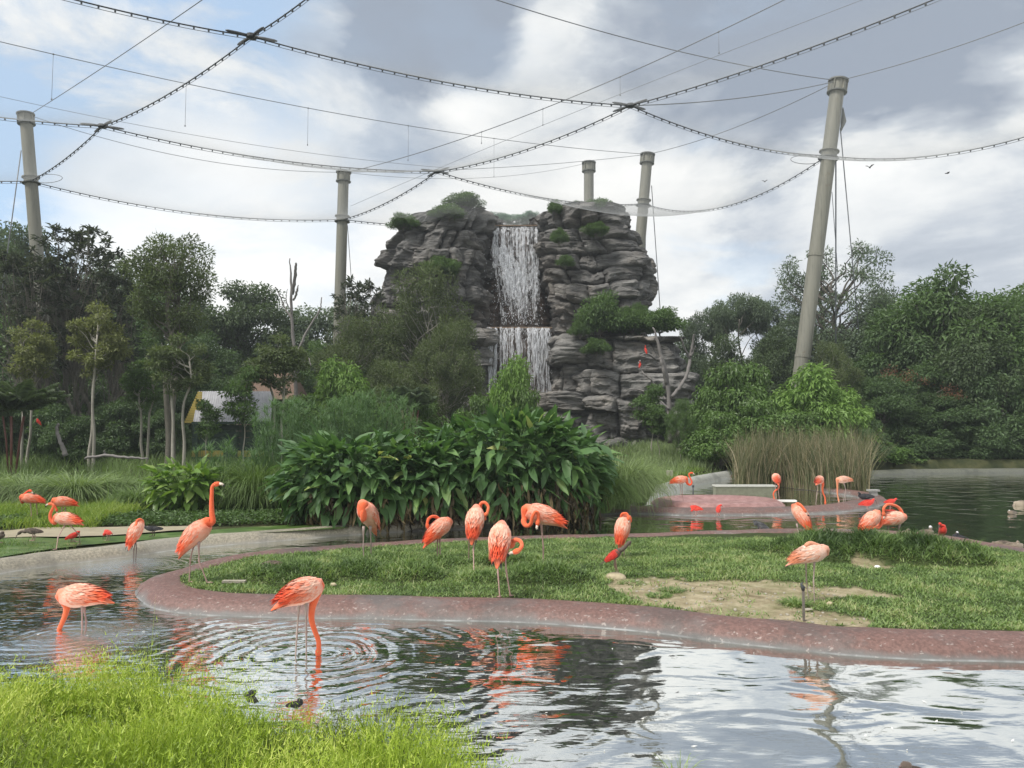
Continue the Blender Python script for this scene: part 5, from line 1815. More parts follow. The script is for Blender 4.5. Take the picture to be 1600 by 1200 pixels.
# ---- hut and thatched shelter
hut = empty('yellow_hut', P(345, 690, 33))
hut.location.z = .3
tag(hut, 'small yellow wooden hut with grey corrugated roof behind the left trees', 'hut')
M['yellow'] = m_plain('yellow_painted_boards', (.52, .40, .10), .7, .2, 6, .2)
M['roofm'] = m_plain('weathered_grey_roof_sheet', (.33, .33, .35), .55, .3, 3, .2)
M['dgreen'] = m_plain('dark_green_paint', (.03, .06, .04), .6, .2)
xw, xe = -1.6, 1.5
hz_ = P(300, 659, 33).z - .3
rzt = P(300, 611, 33.9).z - .3
for i in range(7):      # wall boards, dark below, yellow under the eave
    mb = MB()
    mb.box((0.25, .3, .12 + i * (hz_ - .1) / 7), (3.3, .05, (hz_ - .1) / 7 - .02))
    mb.build('board', M['yellow'] if i == 2 else M['dgreen'], hut, smooth=False)
for i in range(13):      # gable boards on the left
    mb = MB()
    q = i / 13
    zz = hz_ + q * (rzt - hz_)
    mb.box((-1.38 + .3 * q, .28, zz), (.75 * (1 - q * .8), .05, (rzt - hz_) / 13 - .008))
    mb.build('board', M['yellow'], hut, smooth=False)
mb = MB()
mb.box((.35, .24, .75), (.62, .06, 1.45))
mb.build('door', M['dgreen'], hut, smooth=False)
for x_ in (-1.15, 1.45, .9):
    mb = MB()
    mb.box((x_, .2, hz_ / 2), (.09, .09, hz_))
    mb.build('post', M['dgreen'], hut, smooth=False)
for i in range(11):      # corrugated sheets, each lapped over the next
    mb = MB()
    n_ = 13
    u = np.linspace(0, 1, n_)
    x0 = -1.15 + i * .31
    sk = -.35
    V = []
    for v_ in (0, 1):
        V.append(np.stack([x0 + u * .33 + (sk if v_ else 0) * 1.0, 0 * u - .25 + v_ * 1.35, hz_ + v_ * (rzt - hz_) + .018 * np.sin(u * 2 * PI * 3) + .004 * (i % 2)], 1))
    mb.put(np.concatenate(V), [(k, k + 1, n_ + k + 1, n_ + k) for k in range(n_ - 1)])
    mb.build('roof_sheet', M['roofm'], hut)
mb = MB()
mb.box((.45, -.27, hz_ - .05), (3.3, .04, .1))
mb.build('eave_board', M['dgreen'], hut, smooth=False)
sh_ = empty('thatched_shelter', P(420, 690, 38))
sh_.location.z = .3
tag(sh_, 'brown thatched shelter half hidden behind the hut', 'shelter')
mb = MB()
zr0, zr1 = P(420, 625, 38).z - .3, P(420, 582, 38).z - .3
mb.put([(-1.7, -1, zr0), (1.7, -1, zr0), (1.2, .3, zr1), (-1.2, .3, zr1), (-1.7, 1.6, zr0), (1.7, 1.6, zr0)], [(0, 1, 2, 3), (3, 2, 5, 4)], [(1, 5, 2), (0, 3, 4)])
mb.build('roof', m_plain('brown_thatch', (.17, .115, .085), .95, .35, 12, .8), sh_, smooth=False)
for x_ in (-1.3, 0, 1.3):
    mb = MB()
    mb.tube([(x_, -.8, 0), (x_, -.8, zr0 + .1)], .08, 8)
    mb.build('post', M['bark'], sh_)
mb = MB()
mb.box((0, -.3, zr0 * .45), (2.8, .1, zr0 * .9))
mb.build('back_wall', m_plain('reddish_brown_wall', (.13, .085, .07), .9, .3, 5), sh_, smooth=False)
# ================================================================ waterside plants
rng = np.random.default_rng(1234)


def ter_z(x, y):
    return float(terrain_h(np.array([x], float), np.array([y], float))[0])


def leaf_mesh(L, W_, arch, nseg=6, seed=0):
    """broad pointed leaf along +X with folded midrib, arching down"""
    u = np.linspace(0, 1, nseg + 1)
    wdt = W_ / 2 * np.sin(np.clip(u * 1.02, 0, 1) ** .75 * PI) ** .8
    wdt[0], wdt[-1] = .006, .0
    x = L * (u - arch * .15 * u ** 2)
    z = -arch * L * u ** 2 * .5
    r = np.random.default_rng(seed)
    wv = .012 * r.standard_normal(nseg + 1)
    V = np.concatenate([np.stack([x, -wdt, z + wdt * .35 + wv], 1), np.stack([x, 0 * x, z], 1), np.stack([x, wdt, z + wdt * .35 - wv], 1)])
    n = nseg + 1
    Q = [(i, i + 1, n + i + 1, n + i) for i in range(nseg)] + [(n + i, n + i + 1, 2 * n + i + 1, 2 * n + i) for i in range(nseg)]
    return V, np.array(Q)


def broad_clump(px, base_y, R, Ry, H, nleaf, nextra, label, d=None, matl='bigleaf', L0=.56, W0=.158, seed=0, dead=True, front=None, lean=0.0):
    rg = np.random.default_rng(seed)
    g = G(px, base_y, .15)
    e = empty('broad_leaf_clump', (g.x, g.y + Ry + .45, .12))
    tag(e, label, 'plant', 'clumps of broad-leaved water plants')
    base = []
    for k in range(10):
        V, Q = leaf_mesh(L0, W0 * (.85 + .06 * (k % 5)), .25 + .12 * (k % 4), seed=k)
        tv = [.18, .3, .38, .45, .5, .55, .62, .70, .80, .98][k]
        me = mesh_np('leaf', V, Q, True, np.full(len(V), tv))
        me.materials.append(M[matl])
        base.append((me, V, Q, tv))
    pr = np.array([.12, .15, .15, .14, .12, .11, .09, .07, .04, .01])

    def place(shell, frontal):
        h = rg.random() ** .8
        if frontal:
            az = rg.normal(-PI / 2, 1.0)
        else:
            az = rg.uniform(0, 2 * PI)
        prof = np.interp(h, [0, .2, .45, .7, .9, 1.0], [.62, .84, 1.0, .96, .80, .50])
        prof *= .88 + .24 * vnoise(az * 2.3 + seed, h * 3.0)
        q = shell * prof
        hh = H * (.17 + .77 * h) * (.86 + .26 * vnoise(math.cos(az) * 1.4 + seed * 3, h * 1.3 + 4))
        p = Vector((math.cos(az) * R * q, math.sin(az) * Ry * q, hh))
        el = np.interp(h, [0, .3, .6, .85, 1], [-1.0, -.65, -.1, .4, .85]) + rg.normal(0, .40)
        a2 = az + rg.normal(0, .75) + lean
        Mz = Matrix.Rotation(a2, 4, 'Z') @ Matrix.Rotation(-el, 4, 'Y') @ Matrix.Rotation(rg.normal(0, .45), 4, 'X')
        s_ = rg.uniform(.55, 1.25)
        Mz = Matrix.Translation(p) @ Mz @ Matrix.Scale(s_, 4)
        return Mz, p, h

    stems = MB()
    tips = []
    for i in range(nleaf):
        Mz, p, h = place(rg.uniform(.9, 1.05), True)
        k = rg.choice(10, p=pr)
        o = bpy.data.objects.new('leaf', base[k][0])
        COL.objects.link(o)
        o.parent = e
        o.matrix_basis = Mz
        tips.append((p, h))
    mb = MB()
    for i in range(nextra):
        Mz, p, h = place(rg.uniform(.35, .97), rg.random() < .6)
        k = rg.choice(10, p=pr)
        _, V, Q, tv = base[k]
        Vh = V @ np.array(Mz.to_3x3()).T + np.array(Mz.translation)
        mb.put(Vh, Q, tint=max(0, tv - .06))
        if i % 3 == 0:
            tips.append((p, h))
    tag(mb.build('inner_leaves', M[matl], e), kind='stuff')
    for p, h in tips:
        b = np.array([p.x * rg.uniform(.25, .5), p.y * rg.uniform(.25, .5), 0])
        t_ = np.array(p)
        mid = (b + t_) / 2 + np.array([p.x, p.y, 0]) * -.08 + (0, 0, .18 * H)
        pts = catmull([b, b * .7 + mid * .3 + (0, 0, .1), mid, t_], 2)
        stems.tube(pts, np.linspace(.012, .006, len(pts)), 4, cap=False, tint=.35)
    tag(stems.build('stalks', M['bigleaf_lite' if matl != 'bigleaf' else 'papyrus'], e), kind='stuff')
    if dead:
        mb = MB()
        for i in range(int(nextra * .55)):
            az = rg.normal(-PI / 2, .95)
            hh = H * rg.uniform(.02, .42)
            q = rg.uniform(.72, 1.0) * (.80 + .3 * hh / H)
            p = Vector((math.cos(az) * R * q, math.sin(az) * Ry * q, hh))
            _, V, Q, _ = base[rg.integers(0, 10)]
            Mz = Matrix.Translation(p) @ Matrix.Rotation(az + rg.normal(0, .4), 4, 'Z') @ Matrix.Rotation(rg.uniform(1.0, 1.6), 4, 'Y') @ Matrix.Rotation(rg.normal(0, 1), 4, 'X')
            Vs = V * np.array([rg.uniform(.5, 1.0), rg.uniform(.18, .5), 1.4])
            mb.put(Vs @ np.array(Mz.to_3x3()).T + np.array(Mz.translation), Q, tint=rg.random() ** 1.6)
        tag(mb.build('withered_leaves', M['deadleaf'], e), kind='stuff')
    return e


broad_clump(795, 822, 2.2, 1.3, 2.12, 290, 620, 'largest dark green broad-leaved clump standing over the channel', seed=1)
broad_clump(528, 830, 1.7, 1.1, 1.82, 280, 430, 'dark green broad-leaved clump left of the largest one', seed=2)
broad_clump(655, 826, .95, .9, 1.85, 90, 200, 'dark green broad-leaved plants joining the two large clumps', seed=5)
broad_clump(893, 813, .95, .9, 1.75, 120, 220, 'yellowing broad-leaved clump at the right end over the water', seed=3)
broad_clump(262, 812, .85, .6, 1.12, 110, 90, 'small pale green broad-leaved clump beside the upright flamingo', seed=4, matl='bigleaf_lite', L0=.42, W0=.15, dead=False)

# creeper and litter under the clumps
n = 16000
u = rng.random(n)
line = np.array(gl([(-60, 832), (60, 825), (180, 824), (300, 824), (430, 820), (560, 822)], .15))
li_ = u * (len(line) - 1)
i0 = li_.astype(int).clip(0, len(line) - 2)
pp_ = line[i0] * (1 - (li_ - i0))[:, None] + line[i0 + 1] * (li_ - i0)[:, None]
off = rng.random(n) * 2.2
C = np.stack([pp_[:, 0] + rng.normal(0, .1, n), pp_[:, 1] + off, .19 + .12 * fbm(pp_[:, 0] * 2, (pp_[:, 1] + off) * 2) * np.clip(off * 2, 0, 1) + .05 * rng.random(n)], 1)
V, T, Ct = cards(C, rng.standard_normal((n, 3)) * (1, 1, .4), np.array([0, 0, 1.0]) + rng.normal(0, .4, (n, 3)), rng.uniform(.05, .10, n), .05, rng.random(n) * .8)
tag(link('ground_creeper', mesh_np('ground_creeper', V, T, False, Ct), M['cover']), 'low leafy creeper covering the bank behind the green shallows', 'creeper', kind='stuff')


def tuft(name, px, base_y, H, R, nb, label, cat='grass', matl='blade', seed=0, wid=.021, z0=.15, group=None, spread=1.0, droop=1.9, rb=.22, dy=0.0):
    global rng
    g = G(px, base_y, z0)
    rg = rng
    n = nb
    a0 = rg.uniform(0, 2 * PI, n)
    r0 = np.sqrt(rg.random(n)) * rb
    P0 = np.stack([np.cos(a0) * r0, np.sin(a0) * r0, np.zeros(n) - .02], 1)
    az = a0 + rg.normal(0, .5, n)
    lean = np.abs(rg.normal(.10, .28, n)) * spread
    L = H * rg.uniform(.75, 1.45, n)
    V, Q, T, C = blades(P0, L, wid * rg.uniform(.7, 1.3, n), az, lean, rg.uniform(.5, 1.15, n) * droop, 6, np.clip(rg.normal(.5, .2, n), 0, 1))
    o = link(name, mesh_np(name, V, [Q, T], tint=C), M[matl], loc=(g.x, g.y + dy, z0))
    o.scale = (R / H * 1.35, R / H * 1.2, 1)
    tag(o, label, cat, group)
    return o


GT = 'fountain grass tussocks on the banks'
for row in ((30, 798, .95, 1.05, 2400, 'arching grass tussock near the left edge behind the first flamingo', 'blade_pale'),
            (108, 800, 1.0, 1.15, 2800, 'big arching grass tussock above the walking flamingo', 'blade_pale'),
            (170, 796, .85, .9, 2000, 'arching grass tussock left of the pale broad-leaved clump', 'blade'),
            (-50, 800, .95, 1.0, 1800, 'arching grass tussock cut by the left edge', 'blade_pale'),
            (210, 806, .75, .6, 1100, 'small grass tussock under the pale broad-leaved clump', 'blade'),
            (345, 806, 1.35, .80, 2200, 'tall drooping grass tussock right of the upright flamingo', 'blade'),
            (392, 808, 1.45, .85, 2200, 'tall dark drooping grass tussock touching the broad-leaved clump', 'blade'),
            (300, 800, 1.1, .75, 1500, 'grass tussock behind the upright flamingo neck', 'blade'),
            (975, 800, 1.55, .85, 2800, 'tall weeping grass tussock right of the big clump', 'blade_pale'),
            (1004, 789, 1.25, .75, 1900, 'weeping grass tussock at the water end of the grey kerb', 'blade_pale'),
            (945, 806, 1.2, .7, 1500, 'weeping grass tussock under the yellowing clump', 'blade')):
    px, by, H, R, nb, lb, mt_ = row
    tuft('grass_tussock', px, by - 4, H, R, nb, lb, matl=mt_, group=GT, dy=.3)

# meadow of tall grass left and right behind
def meadow(name, poly_px, n, H, label, matl, z0=.2, wid=.016, lump=.6, seg=3, droop=1.2, lmin=0.0, hfun=None, kind_='stuff'):
    pl = np.array(gl(poly_px, z0))
    x0, y0 = pl.min(0)
    x1, y1 = pl.max(0)
    x = rng.uniform(x0, x1, n * 3)
    y = rng.uniform(y0, y1, n * 3)
    ok = poly_sd(x, y, pl) < .15 * rng.standard_normal(n * 3)
    x, y = x[ok][:n], y[ok][:n]
    z = terrain_h(x, y)
    ok = z > .08
    x, y, z = x[ok], y[ok], z[ok]
    k = len(x)
    nz = fbm(x * 1.1, y * 1.1, 3.3)
    hh = H * (1 - lump / 2 + lump * 2 * (nz - .5) + lump / 2) * rng.uniform(.55, 1.2, k)
    V, Q, T, C = blades(np.stack([x, y, z - .03], 1), np.maximum(hh, lmin), wid * rng.uniform(.7, 1.3, k), rng.uniform(0, 2 * PI, k), np.abs(rng.normal(.2, .25, k)), droop * rng.uniform(.4, 1.2, k), seg,
                        np.clip(rng.normal(.5, .18, k) + (nz - .5) * .9, 0, 1))
    o = link(name, mesh_np(name, V, [Q, T], tint=C), M[matl])
    tag(o, label, 'grass', kind=kind_)
    return o


meadow('tall_grass', [(-150, 800), (-150, 740), (0, 722), (200, 716), (420, 712), (560, 712), (560, 790), (300, 800)], 26000, .75, 'tall green grass filling the left bank below the trees', 'blade', wid=.02)
meadow('tall_grass', [(560, 790), (560, 705), (800, 700), (1000, 698), (1000, 760), (950, 785)], 12000, .7, 'tall grass behind the broad-leaved clumps', 'blade', wid=.022)
meadow('tall_grass', [(985, 745), (1000, 708), (1080, 702), (1160, 702), (1160, 742), (1100, 752), (1030, 768)], 22000, .62, 'tall green grass between cliff foot and grey kerb', 'blade_pale', wid=.022, z0=.3)
meadow('lime_ground_cover', [(1016, 771), (1020, 745), (1060, 738), (1100, 740), (1148, 742), (1100, 752), (1060, 762)], 14000, .26, 'bright lime ground cover beside the pale grey kerb', 'blade_lime_far', wid=.025, droop=1.8, z0=.25)
meadow('lime_ground_cover', [(-120, 828), (-120, 788), (0, 786), (80, 786), (200, 788), (215, 806), (150, 822), (0, 824)], 30000, .30, 'yellow-green feathery ground cover on the left bank', 'blade_lime_far', wid=.016, droop=1.8, z0=.2, lump=.9)
meadow('shore_grass', [(-200, 880), (-200, 845), (0, 846), (60, 852), (130, 851), (20, 868)], 5000, .13, 'sparse green grass in the shallow run at the left edge', 'turf', wid=.012, z0=.16)

# reeds
pl = np.array(gl([(1150, 760), (1170, 752), (1240, 748), (1320, 750), (1346, 757), (1346, 768), (1300, 765), (1225, 757)], .1))
n = 9000
x = rng.uniform(pl[:, 0].min(), pl[:, 0].max(), n)
y = rng.uniform(pl[:, 1].min(), pl[:, 1].max() + .6, n)
ok = poly_sd(x, y, pl) < .25
x, y = x[ok], y[ok]
k = len(x)
hh = (1.75 + .55 * fbm(x * .9, y * .9, 7)) * np.clip(rng.normal(.95, .16, k), .3, 1.25)
V, Q, T, C = blades(np.stack([x, y, 0 * x + .02], 1), hh, .020 * rng.uniform(.6, 1.4, k), rng.uniform(0, 2 * PI, k), np.abs(rng.normal(.06, .12, k)), np.abs(rng.normal(.25, .50, k)), 5, np.clip(rng.normal(.54, .25, k), 0, 1))
tag(link('reeds', mesh_np('reeds', V, [Q, T], tint=C), M['reed']), 'dense stand of tall brownish reeds behind the far pool', 'reeds', kind='stuff')

# papyrus
def papyrus(px0, px1, top0, top1, d0, d1, n, label, seed):
    rg = np.random.default_rng(seed)
    c_ = P((px0 + px1) / 2, 700, (d0 + d1) / 2)
    e = empty('papyrus_clump', (c_.x, c_.y, .15))
    tag(e, label, 'papyrus', 'papyrus clumps')
    st_, um = MB(), []
    for i in range(n):
        d = rg.uniform(d0, d1)
        px = rg.uniform(px0, px1)
        py = rg.uniform(top0, top1) + 20 * abs((px - (px0 + px1) / 2) / (px1 - px0) * 2) ** 2
        tp = np.array(P(px, py, d)) - np.array(e.location)
        b = np.array([tp[0] * .6 + rg.normal(0, .15), tp[1] * .6, 0])
        st_.tube(catmull([b, b * .4 + tp * .6 + (0, 0, .15), tp], 3), .007, 4, cap=False, tint=.5)
        m_n = 26
        az = rg.uniform(0, 2 * PI, m_n)
        um.append((np.repeat(tp[None], m_n, 0), az))
    P0 = np.concatenate([u_[0] for u_ in um])
    az = np.concatenate([u_[1] for u_ in um])
    k = len(P0)
    global rng
    V, Q, T, C = blades(P0, rg.uniform(.22, .40, k), .011, az, rg.uniform(.1, 1.3, k), rg.uniform(.8, 1.7, k), 3, np.clip(rg.normal(.55, .2, k), 0, 1))
    tag(st_.build('stalks', M['papyrus'], e), kind='stuff')
    tag(link('umbels', mesh_np('umbels', V, [Q, T], tint=C), M['papyrus'], e), kind='stuff')


papyrus(395, 520, 628, 730, 17.5, 20, 230, 'feathery papyrus clump left of and behind the broad-leaved plants', 1)
papyrus(505, 650, 616, 680, 18.5, 21, 210, 'feathery papyrus clump behind the middle of the broad-leaved plants', 2)
papyrus(300, 400, 690, 760, 17.5, 19, 80, 'low papyrus fringe left of the broad-leaved plants', 3)

# ---- foreground: lime feathery plants on the near bank
tops = np.array([(-250, 990), (-60, 992), (40, 982), (120, 970), (200, 962), (260, 974), (330, 1012), (400, 1062), (470, 1080), (560, 1078), (640, 1080), (700, 1100), (750, 1136), (785, 1180), (830, 1220)], float)


# bushy cushions: each a dome of feathery stems leaning outwards
rc = np.random.default_rng(77)
CUSH = []
for cx_, cy_ in [(rc.uniform(-5.4, .5), rc.uniform(2.6, 6.3)) for _ in range(400)]:
    if poly_sd(np.array([cx_]), np.array([cy_]), pond)[0] < .08:
        continue
    if all(math.hypot(cx_ - c[0], cy_ - c[1]) > .60 for c in CUSH):
        CUSH.append((cx_, cy_, rc.uniform(.46, .72), rc.choice([rc.uniform(.5, .8), rc.uniform(.9, 1.12)]), rc.random()))
CUSH = np.array(CUSH)


def front_h(x, y):
    d = poly_sd(x, y, pond)
    px = 800 + x / np.maximum(y, .5) * FPX
    ty = np.interp(px, tops[:, 0], tops[:, 1])
    zt = np.clip(CAM_H - (ty - 667) / FPX * np.maximum(y, .5), .0, .95)
    dd = (x[:, None] - CUSH[None, :, 0]) ** 2 + (y[:, None] - CUSH[None, :, 1]) ** 2
    q = dd / CUSH[None, :, 2] ** 2
    hv = CUSH[None, :, 3] * np.sqrt(np.clip(1 - q * .86, .02, 1))
    i = hv.argmax(1)
    r = np.arange(len(x))
    return zt * hv[r, i] * .98, d, np.arctan2(y - CUSH[i, 1], x - CUSH[i, 0]), np.sqrt(q[r, i]), CUSH[i, 4]


n = 30000
x = rng.uniform(-5.2, .75, n)
y = rng.uniform(2.4, 6.7, n)
hh, d, oaz, oq, ctone = front_h(x, y)
gz = terrain_h(x, y)
ok = (d > -.12) & (hh > .10) & (np.abs(x) < .78 * y + .6) & (y > 2.9) & (rng.random(n) > .92 * np.clip((oq - .62) / .30, 0, 1))
x, y, hh, gz, oaz, oq, ctone = (q[ok] for q in (x, y, hh, gz, oaz, oq, ctone))
k = len(x)
az = oaz + rng.normal(0, .8, k)
hs = np.maximum(hh - gz, .07) * rng.uniform(.62, 1.10, k)
lean = np.abs(rng.normal(.10, .15, k)) + .65 * np.clip(oq, 0, 1.2) ** 2
P0 = np.stack([x - np.cos(oaz) * .10 * oq, y - np.sin(oaz) * .10 * oq, gz - .03], 1)
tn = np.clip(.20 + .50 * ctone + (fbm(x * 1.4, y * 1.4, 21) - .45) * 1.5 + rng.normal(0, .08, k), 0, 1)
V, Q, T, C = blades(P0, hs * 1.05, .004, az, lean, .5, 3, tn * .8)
VV, QQ, TT, CC = [V], [Q], [T], [C]
base_n = len(V)
nl = 17
for j in range(nl):
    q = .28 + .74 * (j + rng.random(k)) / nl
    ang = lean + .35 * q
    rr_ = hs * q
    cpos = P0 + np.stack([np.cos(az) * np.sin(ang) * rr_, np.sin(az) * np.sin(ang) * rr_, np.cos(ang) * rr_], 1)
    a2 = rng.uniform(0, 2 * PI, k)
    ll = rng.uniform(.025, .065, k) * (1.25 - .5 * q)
    v, qf, tf, c_ = blades(cpos, ll, .0072, a2, rng.uniform(.2, 1.35, k), .6, 1, np.clip(tn + (q - .7) * .55 + rng.normal(0, .09, k), 0, 1))  # tint falls towards the stem foot, shade painted into the leaflet colour
    VV.append(v)
    TT.append(tf + base_n)
    CC.append(c_)
    base_n += len(v)
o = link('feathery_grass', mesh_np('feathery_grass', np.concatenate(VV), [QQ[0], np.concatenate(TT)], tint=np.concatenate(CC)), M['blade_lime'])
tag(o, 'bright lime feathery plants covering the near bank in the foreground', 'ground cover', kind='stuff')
# a few taller sprigs that stick out
n = 260
i = rng.integers(0, k, n)
V, Q, T, C = blades(P0[i], hs[i] * rng.uniform(1.15, 1.45, n), .004, az[i], lean[i] * .6, .5, 3, np.full(n, .75))
tag(link('sprigs', mesh_np('sprigs', V, [Q, T], tint=C), M['blade_lime']), 'thin single sprigs rising above the lime plants in the foreground', 'grass', kind='stuff')

# some wispy stalks at the lower right of the near bank
tuft('grass_tuft', 1060, 1215, .16, .12, 60, 'thin wispy grass tuft at the bottom edge over the bright water', matl='blade_lime', wid=.005, z0=.0, rb=.08)

# tufts, stake and stones on the island
for px, py, H, lb in ((1244, 945, .12, 'dark green grass tuft beside the metal stake'), (1050, 923, .07, 'small grass tuft in the middle of the bare soil patch'),
                      (985, 912, .07, 'small grass tuft right of the pale soil mound'), (1030, 930, .05, 'tiny weed tuft on the left part of the bare soil')):
    tuft('grass_tuft', px, py, H, H * 1.2, 260, lb, matl='turf', wid=.008, z0=.14, rb=.09)
g = G(1256, 967, .15)
e = empty('metal_stake', g)
tag(e, 'thin grey metal stake with bent cap standing on the bare soil', 'stake')
mb = MB()
mb.box((0, 0, .15), (.022, .022, .34))
mb.build('shaft', m_plain('grey_rusty_metal', (.16, .14, .12), .6, .4, 30, .3), e, smooth=False)
mb = MB()
mb.tube([(0, 0, .30), (-.005, 0, .34), (-.02, 0, .37), (.0, 0, .385)], [.018, .02, .012, .006], 6)
mb.tube([(.0, 0, .32), (.02, 0, .34)], [.012, .01], 6)
mb.build('cap', M['cable'], e)
def pebble(name, px, py, sx, sy, sz, mt, label, seed, z0=.16, cat='stone'):
    rg = np.random.default_rng(seed)
    u, v = np.meshgrid(np.linspace(0, 2 * PI, 17)[:-1], np.linspace(0, PI / 2 * 1.25, 8))
    d = np.stack([np.cos(u) * np.sin(v), np.sin(u) * np.sin(v), np.cos(v)], -1)
    r_ = .75 + .5 * fbm(d[..., 0] * 1.8 + seed, d[..., 1] * 1.8, d[..., 2] * 1.8)
    V = d * r_[..., None] * (sx, sy, sz)
    nr, nc = u.shape
    i = np.arange(nr - 1)[:, None] * nc
    j = np.arange(nc)[None]
    Q = np.stack([i + j, i + nc + j, i + nc + (j + 1) % nc, i + (j + 1) % nc], -1).reshape(-1, 4)
    g = G(px, py, z0)
    tag(link(name, mesh_np(name, V.reshape(-1, 3), Q), mt, loc=g), label, cat)


M['paleearth'] = m_plain('pale_crumbly_earth', (.46, .39, .26), .95, .35, 20, .7)
pebble('soil_mound', 962, 903, .15, .10, .075, M['paleearth'], 'pale crumbly soil mound under the red and black ibis', 2, cat='soil mound')
pebble('stone', 1371, 886, .045, .03, .028, M['white'], 'small white stone before the right grass mound', 3)
pebble('stone', 1296, 944, .035, .03, .03, M['paleearth'], 'small tan stone right of the standing flamingo feet', 4)
pebble('stone', 1263, 952, .05, .035, .012, M['stone'], 'flat grey stone beside the stake', 5)
pebble('stone', 521, 914, .04, .03, .03, M['paleearth'], 'small tan stone in the grass near the front kerb', 6)
pebble('stone', 1182, 762, .11, .08, .09, M['stone'], 'grey round stone at the foot of the reeds', 7)
mb = MB()
g = G(366, 910, .16)
mb.box((0, 0, .012), (.30, .07, .03))
tag(mb.build('concrete_fragment', M['stone'], smooth=False, loc=g), 'flat broken concrete piece in the grass at the island tip', 'concrete piece')
mb = MB()
mb.tube([(0, 0, -.2), (0, 0, .22)], .022, 8)
mb.box((0, 0, .24), (.07, .05, .07))
tag(mb.build('water_post', M['cable'], loc=G(1083, 771, 0)), 'small black post standing in the water by the grey kerb', 'post')
mb = MB()
mb.box((0, 0, .1), (.22, .15, .2))
tag(mb.build('utility_box', M['stone'], smooth=False, loc=(G(1046, 748, .3).x, G(1046, 748, .3).y, .40)), 'small pale box in the lime ground cover', 'box')

# feathers and scraps floating on the pond
mb = MB()
rf = np.random.default_rng(31)
for i in range(90):
    px_, py_ = rf.uniform(0, 1600), rf.uniform(760, 1180)
    g = G(px_, py_, .004)
    if poly_sd(np.array([g.x]), np.array([g.y]), pond)[0] > -.3 or poly_sd(np.array([g.x]), np.array([g.y]), isl_s)[0] < .1:
        continue
    a_, s_ = rf.uniform(0, 6.28), rf.uniform(.010, .026)
    ca_, sa_ = math.cos(a_) * s_, math.sin(a_) * s_
    mb.put([(g.x - ca_, g.y - sa_, .004), (g.x - sa_ * .35, g.y + ca_ * .35, .007), (g.x + ca_, g.y + sa_, .010), (g.x + sa_ * .35, g.y - ca_ * .35, .006)], [(0, 3, 2, 1)], tint=.5)
tag(mb.build('floating_feathers', M['white'], smooth=False), 'small pale feathers and scraps floating on the pond', 'feathers', kind='stuff')
# ================================================================ birds
def m_feather(name, stops, bump=.35):
    m, t = mat(name)
    at = t.add('ShaderNodeAttribute', attribute_name='tint').outputs['Fac']
    tc = t.add('ShaderNodeTexCoord').outputs['Object']
    n = t.noise(t.scale(tc, (14, 30, 40)), 1.0, 4, .6)
    f = t.math('ADD', at, t.math('MULTIPLY', t.math('SUBTRACT', n, .5), .38), clamp=True)
    c = t.ramp(f, stops)
    bp_ = t.add('ShaderNodeBump', {'Height': n, 'Strength': bump, 'Distance': .01})
    b = t.add('ShaderNodeBsdfPrincipled', {'Base Color': c, 'Roughness': .75, 'Specular IOR Level': .2, 'Sheen Weight': .25, 'Normal': bp_})
    finish(t, b)
    return m


PINK = [(0.0, (.85, .59, .46)), (.25, (.82, .47, .35)), (.5, (.78, .28, .18)), (.75, (.78, .155, .06)), (1.0, (.76, .09, .03))]
M['pink'+'_feather'] = m_feather('salmon_feather', PINK)
M['pale_feather'] = m_feather('pale_pink_feather', [(0.0, (.80, .66, .55)), (.3, (.74, .52, .42)), (.6, (.68, .36, .25)), (1.0, (.62, .22, .11))])
M['scarlet'] = m_feather('scarlet_feather', [(0, (.62, .10, .06)), (.5, (.62, .045, .03)), (1, (.50, .025, .02))])
M['brown_f'] = m_feather('brown_feather', [(0, (.22, .17, .13)), (.5, (.10, .075, .06)), (1, (.04, .035, .03))])
M['dark_f'] = m_feather('blackish_feather', [(0, (.10, .10, .10)), (.5, (.035, .035, .04)), (1, (.015, .015, .018))])
M['tan_f'] = m_feather('tan_feather', [(0, (.30, .25, .19)), (.5, (.19, .15, .11)), (1, (.09, .07, .055))])
M['white_f'] = m_feather('white_feather', [(0, (.74, .74, .72)), (1, (.55, .55, .55))])
M['leg_pink'] = m_plain('pinkish_leg', (.42, .27, .24), .6, .2, 30)
M['leg_pale'] = m_plain('pale_leg', (.36, .28, .25), .6, .2, 30)
M['leg_dark'] = m_plain('dark_leg', (.12, .08, .07), .6, .2, 30)
M['bill_pale'] = m_plain('cream_bill', (.70, .58, .48), .45, .1)
M['bill_black'] = m_plain('black_bill_tip', (.015, .015, .015), .35, .1)
M['eye'] = m_plain('yellow_eye', (.5, .4, .1), .3, .1)

BODY = [(-.46, .715, .004, .012), (-.39, .738, .020, .032), (-.30, .765, .045, .055), (-.23, .79, .075, .078), (-.14, .818, .108, .102), (-.03, .84, .130, .120),
        (.07, .845, .128, .115), (.145, .85, .104, .094), (.20, .858, .072, .066)]
HIPZ = .82


def rotmat(heading, pitch, roll=0.0):
    return Matrix.Rotation(heading, 3, 'Z') @ Matrix.Rotation(-pitch, 3, 'Y') @ Matrix.Rotation(roll, 3, 'X')


